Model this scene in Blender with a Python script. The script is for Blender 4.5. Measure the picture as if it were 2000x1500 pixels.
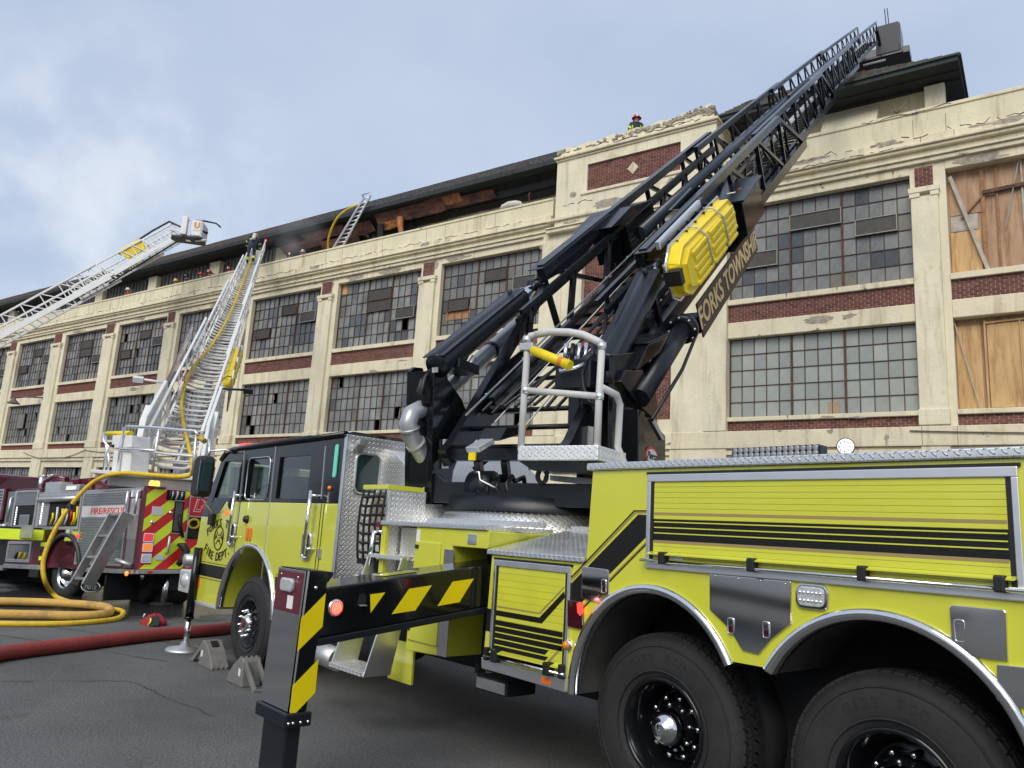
import bpy, bmesh, math, random
from mathutils import Vector, Matrix, noise
from math import sin, cos, pi, radians as RD
random.seed(7)
for o in list(bpy.data.objects): bpy.data.objects.remove(o)
scn = bpy.context.scene
col = scn.collection
V = Vector

# ------------------------------------------------------------------ camera
RX = V((0.66210048, 0.74709517, 0.05892160))     # image right, in the truck-aligned world
RDN = V((-0.10525954, 0.17055190, -0.97971040))   # image down
RF = V((-0.74198610, 0.64246467, 0.19156140))     # forward
CAM = V((0, 0, 1.7))
FPX = 1510.0
cd = bpy.data.cameras.new('camera'); cam = bpy.data.objects.new('camera', cd); col.objects.link(cam)
m3 = Matrix((RX, -RDN, -RF)).transposed()
cam.matrix_world = Matrix.Translation(CAM) @ m3.to_4x4()
cd.sensor_width = 36; cd.lens = FPX / 2000 * 36; cd.clip_end = 2000; cd.clip_start = 0.05
scn.camera = cam
scn.render.resolution_x = 1024; scn.render.resolution_y = 768

# ------------------------------------------------------------------ sky and sun
SUN_EL, SUN_AZ = RD(40), RD(296)    # direction the light comes from, azimuth from +X
w = bpy.data.worlds.new('World'); scn.world = w; w.use_nodes = True
nt = w.node_tree; N = nt.nodes; L = nt.links
bg = N['Background']; bg.inputs[1].default_value = 0.11
sky = N.new('ShaderNodeTexSky'); sky.sky_type = 'NISHITA'; sky.sun_disc = False
sky.sun_elevation = SUN_EL; sky.sun_rotation = RD(90) - SUN_AZ; sky.air_density = 1.2; sky.dust_density = 2.0
tc = N.new('ShaderNodeTexCoord')
mp = N.new('ShaderNodeMapping'); mp.inputs['Scale'].default_value = (1.0, 1.0, 2.0); mp.inputs['Location'].default_value = (0.35, 0.1, 0.2)
L.new(tc.outputs['Generated'], mp.inputs[0])
nz = N.new('ShaderNodeTexNoise'); nz.inputs['Scale'].default_value = 1.9; nz.inputs['Detail'].default_value = 5; nz.inputs['Roughness'].default_value = 0.5
L.new(mp.outputs[0], nz.inputs[0])
rp = N.new('ShaderNodeValToRGB'); rp.color_ramp.elements[0].position = 0.34; rp.color_ramp.elements[1].position = 0.76
rp.color_ramp.elements[0].color = (2.7, 3.25, 4.3, 1); rp.color_ramp.elements[1].color = (3.85, 4.3, 5.1, 1)
L.new(nz.outputs[0], rp.inputs[0])
mx = N.new('ShaderNodeMix'); mx.data_type = 'RGBA'; mx.inputs[0].default_value = 0.86
# one brighter bank of cloud low in the west, broken up by the same noise
dt = N.new('ShaderNodeVectorMath'); dt.operation = 'DOT_PRODUCT'; dt.inputs[1].default_value = (-0.9427, 0.1747, 0.2841); L.new(tc.outputs['Generated'], dt.inputs[0])
dr = N.new('ShaderNodeMapRange'); dr.interpolation_type = 'SMOOTHSTEP'; dr.inputs[1].default_value = 0.955; dr.inputs[2].default_value = 0.999; L.new(dt.outputs['Value'], dr.inputs[0])
nb = N.new('ShaderNodeTexNoise'); nb.inputs['Scale'].default_value = 9; nb.inputs['Detail'].default_value = 6; L.new(tc.outputs['Generated'], nb.inputs[0])
nr = N.new('ShaderNodeMapRange'); nr.interpolation_type = 'SMOOTHSTEP'; nr.inputs[1].default_value = 0.36; nr.inputs[2].default_value = 0.72; L.new(nb.outputs[0], nr.inputs[0])
ml = N.new('ShaderNodeMath'); ml.operation = 'MULTIPLY'; L.new(dr.outputs[0], ml.inputs[0]); L.new(nr.outputs[0], ml.inputs[1])
cm = N.new('ShaderNodeMix'); cm.data_type = 'RGBA'; cm.inputs[7].default_value = (4.7, 5.05, 5.5, 1); L.new(ml.outputs[0], cm.inputs[0]); L.new(rp.outputs[0], cm.inputs[6])
L.new(sky.outputs[0], mx.inputs[6]); L.new(cm.outputs[2], mx.inputs[7]); L.new(mx.outputs[2], bg.inputs[0])
sd = bpy.data.lights.new('sun', 'SUN'); sun = bpy.data.objects.new('sun', sd); col.objects.link(sun)
sd.energy = 1.5; sd.angle = RD(40); sd.color = (1, 0.95, 0.86)
ld = V((cos(SUN_AZ) * cos(SUN_EL), sin(SUN_AZ) * cos(SUN_EL), sin(SUN_EL)))
sun.rotation_euler = ld.to_track_quat('Z', 'Y').to_euler(); sun.location = ld * 60
vs = scn.view_settings; vs.view_transform = 'Standard'; vs.look = 'None'; vs.exposure = 0.68; vs.gamma = 1; vs.use_curve_mapping = False

# ------------------------------------------------------------------ points on real planes (photo survey)
def ray(x, y): return (RX * (x - 1000) + RDN * (y - 750) + RF * FPX)
def on_pl(x, y, p0, n):
    d = ray(x, y); return CAM + d * ((V(p0) - CAM).dot(n) / d.dot(n))
def onX(x, y, X): return on_pl(x, y, (X, 0, 0), V((1, 0, 0)))
def onY(x, y, Y): return on_pl(x, y, (0, Y, 0), V((0, 1, 0)))
def onZ(x, y, Z=0.0): return on_pl(x, y, (0, 0, Z), V((0, 0, 1)))
TY = -0.24925114
FU = V((cos(-TY), sin(-TY), 0)); FW = V((-sin(-TY), cos(-TY), 0)); FD = 24.0
def F(u, w, z): return FU * u + FW * (FD + w) + V((0, 0, z))        # facade frame: along, into the building, up
def onF(x, y, w=0): return on_pl(x, y, FW * (FD + w), FW)

# ------------------------------------------------------------------ materials
MATS = {}
def mat(name, base, rough=0.5, metal=0.0, var=0.0, vscale=6.0, bump=0.0, bscale=40.0, bdet=5, stretch=(1, 1, 1), col2=None, c2lo=0.5, c2hi=0.7, coat=0.0, emit=None, estr=0.0, rvar=0.0, spec=None, alpha=None):
    if name in MATS: return MATS[name]
    m = bpy.data.materials.new(name); m.use_nodes = True; MATS[name] = m
    t = m.node_tree; b = t.nodes['Principled BSDF']
    b.inputs['Base Color'].default_value = (*base, 1); b.inputs['Roughness'].default_value = rough; b.inputs['Metallic'].default_value = metal
    if coat: b.inputs['Coat Weight'].default_value = coat; b.inputs['Coat Roughness'].default_value = 0.04
    if spec is not None: b.inputs['Specular IOR Level'].default_value = spec
    if emit: b.inputs['Emission Color'].default_value = (*emit, 1); b.inputs['Emission Strength'].default_value = estr
    if var or bump or col2 or rvar:
        tx = t.nodes.new('ShaderNodeTexCoord'); mm = t.nodes.new('ShaderNodeMapping'); mm.inputs['Scale'].default_value = stretch
        t.links.new(tx.outputs['Object'], mm.inputs[0])
        n1 = t.nodes.new('ShaderNodeTexNoise'); n1.inputs['Scale'].default_value = vscale; n1.inputs['Detail'].default_value = 6; n1.inputs['Roughness'].default_value = 0.62
        t.links.new(mm.outputs[0], n1.inputs[0])
        cur = None
        if var:
            r = t.nodes.new('ShaderNodeValToRGB'); r.color_ramp.elements[0].position = 0.3; r.color_ramp.elements[1].position = 0.7
            r.color_ramp.elements[0].color = (*[c * (1 - var) for c in base], 1); r.color_ramp.elements[1].color = (*[min(1, c * (1 + var)) for c in base], 1)
            t.links.new(n1.outputs[0], r.inputs[0]); cur = r.outputs[0]
        if col2:
            n2 = t.nodes.new('ShaderNodeTexNoise'); n2.inputs['Scale'].default_value = vscale * 0.45; n2.inputs['Detail'].default_value = 9; n2.inputs['Roughness'].default_value = 0.7
            t.links.new(mm.outputs[0], n2.inputs[0])
            r2 = t.nodes.new('ShaderNodeValToRGB'); r2.color_ramp.elements[0].position = c2lo; r2.color_ramp.elements[1].position = c2hi
            t.links.new(n2.outputs[0], r2.inputs[0])
            mxn = t.nodes.new('ShaderNodeMix'); mxn.data_type = 'RGBA'; mxn.inputs[6].default_value = (*base, 1); mxn.inputs[7].default_value = (*col2, 1)
            if cur: t.links.new(cur, mxn.inputs[6])
            t.links.new(r2.outputs[0], mxn.inputs[0]); cur = mxn.outputs[2]
        if cur: t.links.new(cur, b.inputs['Base Color'])
        if rvar:
            mr = t.nodes.new('ShaderNodeMapRange'); mr.inputs[3].default_value = max(0.02, rough - rvar); mr.inputs[4].default_value = min(1, rough + rvar)
            t.links.new(n1.outputs[0], mr.inputs[0]); t.links.new(mr.outputs[0], b.inputs['Roughness'])
        if bump:
            n3 = t.nodes.new('ShaderNodeTexNoise'); n3.inputs['Scale'].default_value = bscale; n3.inputs['Detail'].default_value = bdet
            t.links.new(tx.outputs['Object'], n3.inputs[0])
            bp = t.nodes.new('ShaderNodeBump'); bp.inputs['Strength'].default_value = bump; bp.inputs['Distance'].default_value = 0.02
            t.links.new(n3.outputs[0], bp.inputs['Height']); t.links.new(bp.outputs[0], b.inputs['Normal'])
    return m

def tread_mat(name, base, rough=0.28, pitch=0.042):
    """aluminium tread plate: raised bars alternating in direction, as relief driven by the metric UV map"""
    m = mat(name, base, rough, 1.0); t = m.node_tree; nd = t.nodes; b = nd['Principled BSDF']
    uv = nd.new('ShaderNodeUVMap'); sp = nd.new('ShaderNodeSeparateXYZ'); t.links.new(uv.outputs[0], sp.inputs[0])
    def M(op, a, b_=None, c=None):
        n = nd.new('ShaderNodeMath'); n.operation = op
        for i, v_ in enumerate((a, b_, c)):
            if v_ is None: continue
            if isinstance(v_, (int, float)): n.inputs[i].default_value = v_
            else: t.links.new(v_, n.inputs[i])
        return n.outputs[0]
    us = M('DIVIDE', M('ADD', sp.outputs[0], sp.outputs[1]), pitch); vs_ = M('DIVIDE', M('SUBTRACT', sp.outputs[0], sp.outputs[1]), pitch)
    fu = M('SUBTRACT', M('FRACT', us), 0.5); fv = M('SUBTRACT', M('FRACT', vs_), 0.5)
    par = M('MODULO', M('ABSOLUTE', M('ADD', M('FLOOR', us), M('FLOOR', vs_))), 2.0)
    a1 = M('ADD', M('MULTIPLY', fu, M('SUBTRACT', 1.0, par)), M('MULTIPLY', fv, par))
    a2 = M('ADD', M('MULTIPLY', fv, M('SUBTRACT', 1.0, par)), M('MULTIPLY', fu, par))
    d2 = M('ADD', M('POWER', M('MULTIPLY', a1, 1.9), 2.0), M('POWER', M('MULTIPLY', a2, 5.5), 2.0))
    h = nd.new('ShaderNodeMapRange'); h.interpolation_type = 'SMOOTHSTEP'; h.inputs[1].default_value = 1.0; h.inputs[2].default_value = 0.25
    t.links.new(d2, h.inputs[0])
    bp = nd.new('ShaderNodeBump'); bp.inputs['Strength'].default_value = 1.0; bp.inputs['Distance'].default_value = 0.02
    t.links.new(h.outputs[0], bp.inputs['Height']); t.links.new(bp.outputs[0], b.inputs['Normal'])
    tx = nd.new('ShaderNodeTexNoise'); tx.inputs['Scale'].default_value = 5; tx.inputs['Detail'].default_value = 5
    mr = nd.new('ShaderNodeMapRange'); mr.inputs[3].default_value = rough - 0.08; mr.inputs[4].default_value = rough + 0.2
    t.links.new(tx.outputs[0], mr.inputs[0]); t.links.new(mr.outputs[0], b.inputs['Roughness'])
    return m

CREAM = (0.73, 0.665, 0.485)
def peel_mat(name, base, lo, brick=False):
    """old paint: soft stains, rain streaks and sharply edged places where it has flaked down to grey render"""
    m = mat(name, base, 0.8); t = m.node_tree; nd = t.nodes; b = nd['Principled BSDF']; lk = t.links.new
    tx = nd.new('ShaderNodeTexCoord')
    def noise(scale, st, det=8, rough=.65):
        mp_ = nd.new('ShaderNodeMapping'); mp_.inputs['Scale'].default_value = st; lk(tx.outputs['Object'], mp_.inputs[0])
        n = nd.new('ShaderNodeTexNoise'); n.inputs['Scale'].default_value = scale; n.inputs['Detail'].default_value = det; n.inputs['Roughness'].default_value = rough; lk(mp_.outputs[0], n.inputs[0]); return n.outputs[0]
    def ramp(v_, p0, p1, c0=(0, 0, 0, 1), c1=(1, 1, 1, 1)):
        r = nd.new('ShaderNodeValToRGB'); r.color_ramp.elements[0].position = p0; r.color_ramp.elements[1].position = p1; r.color_ramp.elements[0].color = c0; r.color_ramp.elements[1].color = c1; lk(v_, r.inputs[0]); return r.outputs[0]
    def mix(f, a, c):
        x = nd.new('ShaderNodeMix'); x.data_type = 'RGBA'; lk(f, x.inputs[0])
        for k_, v_ in ((6, a), (7, c)):
            if isinstance(v_, tuple): x.inputs[k_].default_value = (*v_, 1)
            else: lk(v_, x.inputs[k_])
        return x.outputs[2]
    c = ramp(noise(1.3, (1, 1, .6)), .3, .7, (*[k * .88 for k in base], 1), (*[min(1, k * 1.1) for k in base], 1))
    c = mix(ramp(noise(3.2, (1, 1, .12), 6), .53, .80), c, tuple(k * q for k, q in zip(base, (.50, .45, .39))))
    c = mix(ramp(noise(1.0, (1, 1, 1), 6), .60, .78), c, tuple(k * q for k, q in zip(base, (.72, .62, .48))))
    pk = noise(1.5, (1, 1, 1.6), 12, .72); pm = ramp(pk, lo, lo + .018)
    pc = ramp(noise(14, (1, 1, 1), 4), .35, .65, (.20, .17, .14, 1), (.36, .31, .26, 1))
    c = mix(pm, c, pc); lk(c, b.inputs['Base Color'])
    hh = nd.new('ShaderNodeMath'); hh.operation = 'MULTIPLY_ADD'; hh.inputs[1].default_value = -1.6; lk(pm, hh.inputs[0]); lk(noise(11, (1, 1, 3.0 if brick else 1), 6), hh.inputs[2])
    bp_ = nd.new('ShaderNodeBump'); bp_.inputs['Strength'].default_value = .7; bp_.inputs['Distance'].default_value = .02; lk(hh.outputs[0], bp_.inputs['Height']); lk(bp_.outputs[0], b.inputs['Normal'])
    return m
M_wall = peel_mat('cream_paint', CREAM, 0.735)
M_wall2 = peel_mat('cream_paint_flaking', (0.72, 0.645, 0.46), 0.64)
M_wall3 = peel_mat('cream_painted_brickwork', (0.72, 0.65, 0.455), 0.68, True)
M_plaster = mat('bare_plaster', (0.34, 0.295, 0.235), 0.95, var=0.35, vscale=7, bump=1.0, bscale=16)
M_crack = mat('dark_crack', (0.07, 0.05, 0.04), 0.95, var=0.3)
M_mortar = mat('mortar', (0.38, 0.32, 0.27), 0.95, var=0.2, vscale=9, bump=0.4)
M_brick = [mat('red_brick_%s' % n, c, 0.9, var=0.22, vscale=9, bump=0.4, bscale=60) for n, c in (('a', (0.155, 0.056, 0.043)), ('b', (0.19, 0.075, 0.055)), ('c', (0.115, 0.043, 0.036)))]
M_rust = mat('rusty_steel', (0.11, 0.055, 0.035), 0.85, var=0.4, vscale=5, col2=(0.05, 0.035, 0.03), bump=0.4)
M_sash = mat('grey_sash_steel', (0.13, 0.10, 0.085), 0.8, var=0.35, vscale=3)
M_sashlt = mat('pale_sash_steel', (0.30, 0.30, 0.27), 0.7, var=0.2)
GL = []
for i, (c, r) in enumerate((((0.19, 0.20, 0.195), 0.35), ((0.16, 0.17, 0.17), 0.28), ((0.225, 0.235, 0.225), 0.45), ((0.17, 0.165, 0.135), 0.5), ((0.085, 0.10, 0.11), 0.12))):
    GL.append(mat('grimy_glass_' + 'abcde'[i], c, r, var=0.3, vscale=2.5, stretch=(1, 1, 0.4), col2=tuple(x * 1.7 + 0.01 for x in c), c2lo=0.5, c2hi=0.75, rvar=0.12))
GLP = [mat('plastic_backed_glass_' + 'abc'[i], c, 0.3, var=0.14, vscale=2.5, col2=tuple(min(1, x * 1.35) for x in c), c2lo=0.5, c2hi=0.7, stretch=(1, 1, 0.5)) for i, c in enumerate(((0.35, 0.375, 0.34), (0.30, 0.325, 0.30), (0.39, 0.405, 0.365)))]
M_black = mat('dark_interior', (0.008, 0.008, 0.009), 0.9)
M_ventpl = mat('dark_vent_panel', (0.055, 0.05, 0.042), 0.6, var=0.3)
M_ply = mat('plywood', (0.42, 0.265, 0.16), 0.75, var=0.22, vscale=3.0, stretch=(3.5, 3.5, 0.45), col2=(0.27, 0.135, 0.06), c2lo=0.5, c2hi=0.66, bump=0.1)
M_ply2 = mat('pale_plywood', (0.55, 0.35, 0.155), 0.75, var=0.2, vscale=3.4, stretch=(3.2, 3.2, 0.4), col2=(0.38, 0.21, 0.085), c2lo=0.5, c2hi=0.64)
M_stud = mat('timber_stud', (0.33, 0.17, 0.08), 0.8, var=0.3, vscale=4)
M_studlt = mat('weathered_timber', (0.42, 0.38, 0.32), 0.8, var=0.25, vscale=4)
M_roof = mat('dark_shingle', (0.085, 0.068, 0.06), 0.95, var=0.5, vscale=12, bump=1.0, bscale=12)
M_roofb = mat('charred_shingle', (0.06, 0.055, 0.056), 0.8, var=0.8, vscale=7, bump=1.0, bscale=5)
M_soffit = mat('dark_soffit', (0.022, 0.026, 0.030), 0.75, var=0.35, vscale=2, bump=0.2)
M_char = mat('charred_wood', (0.012, 0.011, 0.011), 0.85, var=0.6, vscale=4, bump=0.9, bscale=10)
M_burn = mat('scorched_board', (0.15, 0.055, 0.034), 0.8, var=0.5, vscale=2.6, stretch=(1, 1, 3), col2=(0.02, 0.014, 0.012), c2lo=0.40, c2hi=0.66, bump=0.6)
M_burn2 = mat('bright_split_wood', (0.36, 0.14, 0.04), 0.7, var=0.4, vscale=4, stretch=(3, 3, 0.6), col2=(0.06, 0.025, 0.012), c2lo=0.52, c2hi=0.7)
M_green = mat('verdigris_gutter', (0.05, 0.075, 0.065), 0.8, var=0.3)
M_awn = mat('cream_awning', (0.70, 0.63, 0.46), 0.7, var=0.08, vscale=5, stretch=(6, 6, 1))

# ------------------------------------------------------------------ mesh building
class MB:
    def __init__(s): s.v = []; s.f = []; s.sm = []
    def poly(s, pts, smooth=False):
        i = len(s.v); s.v += [V(p) for p in pts]; s.f.append(tuple(range(i, i + len(pts)))); s.sm.append(smooth); return s
    def faces(s, vs, fs, smooth=False):
        i = len(s.v); s.v += [V(p) for p in vs]
        for f in fs: s.f.append(tuple(i + k for k in f)); s.sm.append(smooth)
        return s
    def ob(s, o, ex, ey, ez):
        """box with a corner at o and three edge vectors"""
        o, ex, ey, ez = V(o), V(ex), V(ey), V(ez)
        p = [o, o + ex, o + ex + ey, o + ey, o + ez, o + ex + ez, o + ex + ey + ez, o + ey + ez]
        fs = [(0, 3, 2, 1), (4, 5, 6, 7), (0, 1, 5, 4), (1, 2, 6, 5), (2, 3, 7, 6), (3, 0, 4, 7)]
        if ex.cross(ey).dot(ez) < 0: fs = [f[::-1] for f in fs]
        return s.faces(p, fs)
    def bx(s, a, b): return s.ob(a, (b[0] - a[0], 0, 0), (0, b[1] - a[1], 0), (0, 0, b[2] - a[2]))
    def fb(s, u0, u1, w0, w1, z0, z1): return s.ob(F(u0, w0, z0), FU * (u1 - u0), FW * (w1 - w0), V((0, 0, z1 - z0)))
    def prism(s, pts, vec):
        pts = [V(p) for p in pts]; vec = V(vec); n = len(pts)
        nr = V((0, 0, 0))
        for i in range(n): nr += pts[i].cross(pts[(i + 1) % n])
        if nr.dot(vec) > 0: pts = pts[::-1]
        q = [p + vec for p in pts]
        fs = [tuple(range(n)), tuple(range(2 * n - 1, n - 1, -1))] + [(i, i + n, (i + 1) % n + n, (i + 1) % n) for i in range(n)]
        return s.faces(pts + q, fs)
    def tube(s, path, r, n=8, closed=False, caps=True):
        path = [V(p) for p in path]; m = len(path); rings = []; up = None
        rs = r if isinstance(r, (list, tuple)) else [r] * m
        for i, p in enumerate(path):
            if closed: t = path[(i + 1) % m] - path[i - 1]
            else: t = path[min(i + 1, m - 1)] - path[max(i - 1, 0)]
            if t.length < 1e-9: t = V((0, 0, 1))
            t.normalize()
            if up is None:
                up = V((0, 0, 1)) if abs(t.z) < 0.9 else V((1, 0, 0))
            a = t.cross(up)
            if a.length < 1e-6: a = t.orthogonal()
            a.normalize(); up2 = a.cross(t).normalized(); up = up2
            rings.append([p + (a * cos(2 * pi * k / n) + up2 * sin(2 * pi * k / n)) * rs[i] for k in range(n)])
        i0 = len(s.v)
        for rg in rings: s.v += rg
        for i in range(m if closed else m - 1):
            j = (i + 1) % m
            for k in range(n):
                s.f.append((i0 + i * n + k, i0 + i * n + (k + 1) % n, i0 + j * n + (k + 1) % n, i0 + j * n + k)); s.sm.append(True)
        if caps and not closed:
            s.f.append(tuple(i0 + k for k in range(n))[::-1]); s.sm.append(False)
            s.f.append(tuple(i0 + (m - 1) * n + k for k in range(n))); s.sm.append(False)
        return s
    def lathe(s, prof, o, ax, n=32, a0=0, a1=2 * pi):
        """prof = [(radius, height along axis)]"""
        o = V(o); ax = V(ax).normalized(); ex = ax.orthogonal().normalized()
        if abs(ax.z) < 0.5: ex = V((0, 0, 1)).cross(ax).normalized()
        ey = ax.cross(ex); i0 = len(s.v); m = len(prof); full = abs(a1 - a0 - 2 * pi) < 1e-6; nn = n if full else n + 1
        for k in range(nn):
            a = a0 + (a1 - a0) * k / n; d = ex * cos(a) + ey * sin(a)
            s.v += [o + d * r + ax * h for r, h in prof]
        for k in range(n):
            k2 = (k + 1) % nn
            for j in range(m - 1):
                s.f.append((i0 + k * m + j, i0 + k2 * m + j, i0 + k2 * m + j + 1, i0 + k * m + j + 1)); s.sm.append(True)
        return s
    def bar(s, p0, p1, wd, ht, up=(0, 0, 1)):
        """rectangular bar between two points"""
        p0, p1 = V(p0), V(p1); t = (p1 - p0).normalized(); a = t.cross(V(up))
        if a.length < 1e-5: a = t.orthogonal()
        a.normalize(); b = a.cross(t)
        return s.ob(p0 - a * wd / 2 - b * ht / 2, a * wd, b * ht, p1 - p0)
    def build(s, name, m, parent=None, base=None, bevel=0, seg=2, **tags):
        if base is None: base = parent_base(parent)
        me = bpy.data.meshes.new(name)
        me.from_pydata([tuple(p - base) for p in s.v], [], s.f)
        me.polygons.foreach_set('use_smooth', s.sm)
        me.update()
        ul = me.uv_layers.new(name='UVMap')
        for p in me.polygons:
            nx, ny, nz_ = (abs(c) for c in p.normal)
            for li in p.loop_indices:
                c = me.vertices[me.loops[li].vertex_index].co
                ul.data[li].uv = (c.x, c.y) if nz_ > nx and nz_ > ny else ((c.y, c.z) if nx > ny else (c.x, c.z))
        me.materials.append(m)
        o = bpy.data.objects.new(name, me); col.objects.link(o)
        if parent is not None: o.parent = parent
        else: o.location = base
        if bevel:
            bm_ = o.modifiers.new('bevel', 'BEVEL'); bm_.width = bevel; bm_.segments = seg; bm_.limit_method = 'ANGLE'; bm_.angle_limit = RD(40)
            bm_.harden_normals = False
        for k, v_ in tags.items(): o[k] = v_
        return o
BASES = {}
def parent_base(p):
    if p is None: return V((0, 0, 0))
    while p.parent is not None: p = p.parent
    return BASES[p.name]
def thing(name, label, cat, base, group=None):
    o = bpy.data.objects.new(name, None); col.objects.link(o); o.location = base; o.empty_display_size = 0.2
    o['label'] = label; o['category'] = cat
    if group: o['group'] = group
    BASES[o.name] = V(base); return o
def one(mb, name, m, label, cat, base, group=None, bevel=0):
    o = mb.build(name, m, None, V(base), bevel); o['label'] = label; o['category'] = cat
    if group: o['group'] = group
    BASES[o.name] = V(base); return o
def inst(src, name, parent, loc, rot=None):
    """a copy sharing mesh data; loc in world coordinates"""
    o = src.copy(); o.name = name; col.objects.link(o); o.parent = parent; o.location = V(loc) - parent_base(parent)
    if rot: o.rotation_euler = rot
    return o
def text_mesh(txt, size, depth=0.004, bold=0.0, shear=0.0, align='CENTER'):
    c = bpy.data.curves.new('t', 'FONT'); c.body = txt; c.size = size; c.extrude = depth / 2; c.offset = bold; c.shear = shear; c.align_x = align; c.align_y = 'CENTER'; c.resolution_u = 3
    o = bpy.data.objects.new('t', c); col.objects.link(o); dg = bpy.context.evaluated_depsgraph_get()
    me = bpy.data.meshes.new_from_object(o.evaluated_get(dg)); bpy.data.objects.remove(o); 
    vs_ = [v_.co.copy() for v_ in me.vertices]; fs = [tuple(p.vertices) for p in me.polygons]; bpy.data.meshes.remove(me)
    return vs_, fs
def put_text(mb, txt, size, o, ex, ey, bold=0.0, shear=0.0, depth=0.004, sx=1.0):
    """lettering laid on the plane o, ex (reading direction), ey (up)"""
    vs_, fs = text_mesh(txt, size, depth, bold, shear); ex = V(ex).normalized(); ey = V(ey).normalized(); ez = ex.cross(ey)
    mb.faces([V(o) + ex * v_.x * sx + ey * v_.y + ez * v_.z for v_ in vs_], fs); return mb

# ------------------------------------------------------------------ ground
g = MB(); g.poly([(-260, -160, 0), (160, -160, 0), (160, 220, 0), (-260, 220, 0)])
ma = mat('asphalt', (0.052, 0.051, 0.05), 0.85, spec=0.25)
t = ma.node_tree; nd = t.nodes; b = nd['Principled BSDF']
tx = nd.new('ShaderNodeTexCoord')
n1 = nd.new('ShaderNodeTexNoise'); n1.inputs['Scale'].default_value = 0.55; n1.inputs['Detail'].default_value = 8; n1.inputs['Roughness'].default_value = 0.6
n2 = nd.new('ShaderNodeTexNoise'); n2.inputs['Scale'].default_value = 46; n2.inputs['Detail'].default_value = 6; n2.inputs['Roughness'].default_value = 0.8
vo = nd.new('ShaderNodeTexVoronoi'); vo.inputs['Scale'].default_value = 130
for n_ in (n1, n2, vo): t.links.new(tx.outputs['Object'], n_.inputs['Vector'])
r1 = nd.new('ShaderNodeValToRGB'); r1.color_ramp.elements[0].position = 0.3; r1.color_ramp.elements[1].position = 0.72
r1.color_ramp.elements[0].color = (0.110, 0.110, 0.113, 1); r1.color_ramp.elements[1].color = (0.185, 0.184, 0.181, 1)
t.links.new(n1.outputs[0], r1.inputs[0])
r2 = nd.new('ShaderNodeValToRGB'); r2.color_ramp.elements[0].position = 0.35; r2.color_ramp.elements[1].position = 0.75
r2.color_ramp.elements[0].color = (0.45, 0.45, 0.45, 1); r2.color_ramp.elements[1].color = (1.65, 1.65, 1.62, 1)
t.links.new(n2.outputs[0], r2.inputs[0])
mu = nd.new('ShaderNodeMix'); mu.data_type = 'RGBA'; mu.blend_type = 'MULTIPLY'; mu.inputs[0].default_value = 1
t.links.new(r1.outputs[0], mu.inputs[6]); t.links.new(r2.outputs[0], mu.inputs[7])
ns_ = nd.new('ShaderNodeTexNoise'); ns_.inputs['Scale'].default_value = 0.9; ns_.inputs['Detail'].default_value = 10; ns_.inputs['Roughness'].default_value = 0.7; t.links.new(tx.outputs['Object'], ns_.inputs['Vector'])
rs_ = nd.new('ShaderNodeValToRGB'); rs_.color_ramp.elements[0].position = 0.60; rs_.color_ramp.elements[1].position = 0.70; rs_.color_ramp.elements[0].color = (1, 1, 1, 1); rs_.color_ramp.elements[1].color = (0.55, 0.55, 0.56, 1); t.links.new(ns_.outputs[0], rs_.inputs[0])
mu2 = nd.new('ShaderNodeMix'); mu2.data_type = 'RGBA'; mu2.blend_type = 'MULTIPLY'; mu2.inputs[0].default_value = 1; t.links.new(mu.outputs[2], mu2.inputs[6]); t.links.new(rs_.outputs[0], mu2.inputs[7]); mu = mu2
# wet run-off below the red engine
wm = nd.new('ShaderNodeVectorMath'); wm.operation = 'DISTANCE'; wm.inputs[1].default_value = (-17.2, 5.2, 0); t.links.new(tx.outputs['Object'], wm.inputs[0])
ad = nd.new('ShaderNodeMath'); ad.operation = 'MULTIPLY_ADD'; ad.inputs[1].default_value = 5.0; t.links.new(n1.outputs[0], ad.inputs[0]); t.links.new(wm.outputs['Value'], ad.inputs[2])
wr = nd.new('ShaderNodeMapRange'); wr.inputs[1].default_value = 5.6; wr.inputs[2].default_value = 6.4; wr.inputs[3].default_value = 1; wr.inputs[4].default_value = 0; t.links.new(ad.outputs[0], wr.inputs[0])
wc = nd.new('ShaderNodeMix'); wc.data_type = 'RGBA'; wc.inputs[7].default_value = (0.018, 0.018, 0.018, 1)
t.links.new(wr.outputs[0], wc.inputs[0]); t.links.new(mu.outputs[2], wc.inputs[6]); t.links.new(wc.outputs[2], b.inputs['Base Color'])
rr = nd.new('ShaderNodeMapRange'); rr.inputs[3].default_value = 0.95; rr.inputs[4].default_value = 0.12; t.links.new(wr.outputs[0], rr.inputs[0]); t.links.new(rr.outputs[0], b.inputs['Roughness'])
bp = nd.new('ShaderNodeBump'); bp.inputs['Strength'].default_value = 0.8; bp.inputs['Distance'].default_value = 0.01
t.links.new(vo.outputs['Distance'], bp.inputs['Height']); t.links.new(bp.outputs[0], b.inputs['Normal'])
g.build('ground', ma)['kind'] = 'structure'
# tarred joints and cracks in the asphalt
ck = MB()
for a, bb, wd in (((0, 1240), (330, 1292), 0.018), ((60, 1220), (380, 1262), 0.015), ((0, 1332), (250, 1330), 0.012), ((250, 1330), (420, 1400), 0.012)):
    p, q = onZ(*a), onZ(*bb); pts = []
    for i in range(13):
        k = i / 12; pts.append(p.lerp(q, k) + V((random.uniform(-.03, .03), random.uniform(-.03, .03), 0)))
    for i in range(12):
        d_ = (pts[i + 1] - pts[i]).normalized().cross(V((0, 0, 1))) * wd * random.uniform(.2, .7); z_ = V((0, 0, .004))
        ck.poly([pts[i] - d_ + z_, pts[i + 1] - d_ + z_, pts[i + 1] + d_ + z_, pts[i] + d_ + z_])
ck.build('pavement_crack', mat('tar', (0.035, 0.035, 0.036), 0.8))['kind'] = 'structure'

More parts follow.
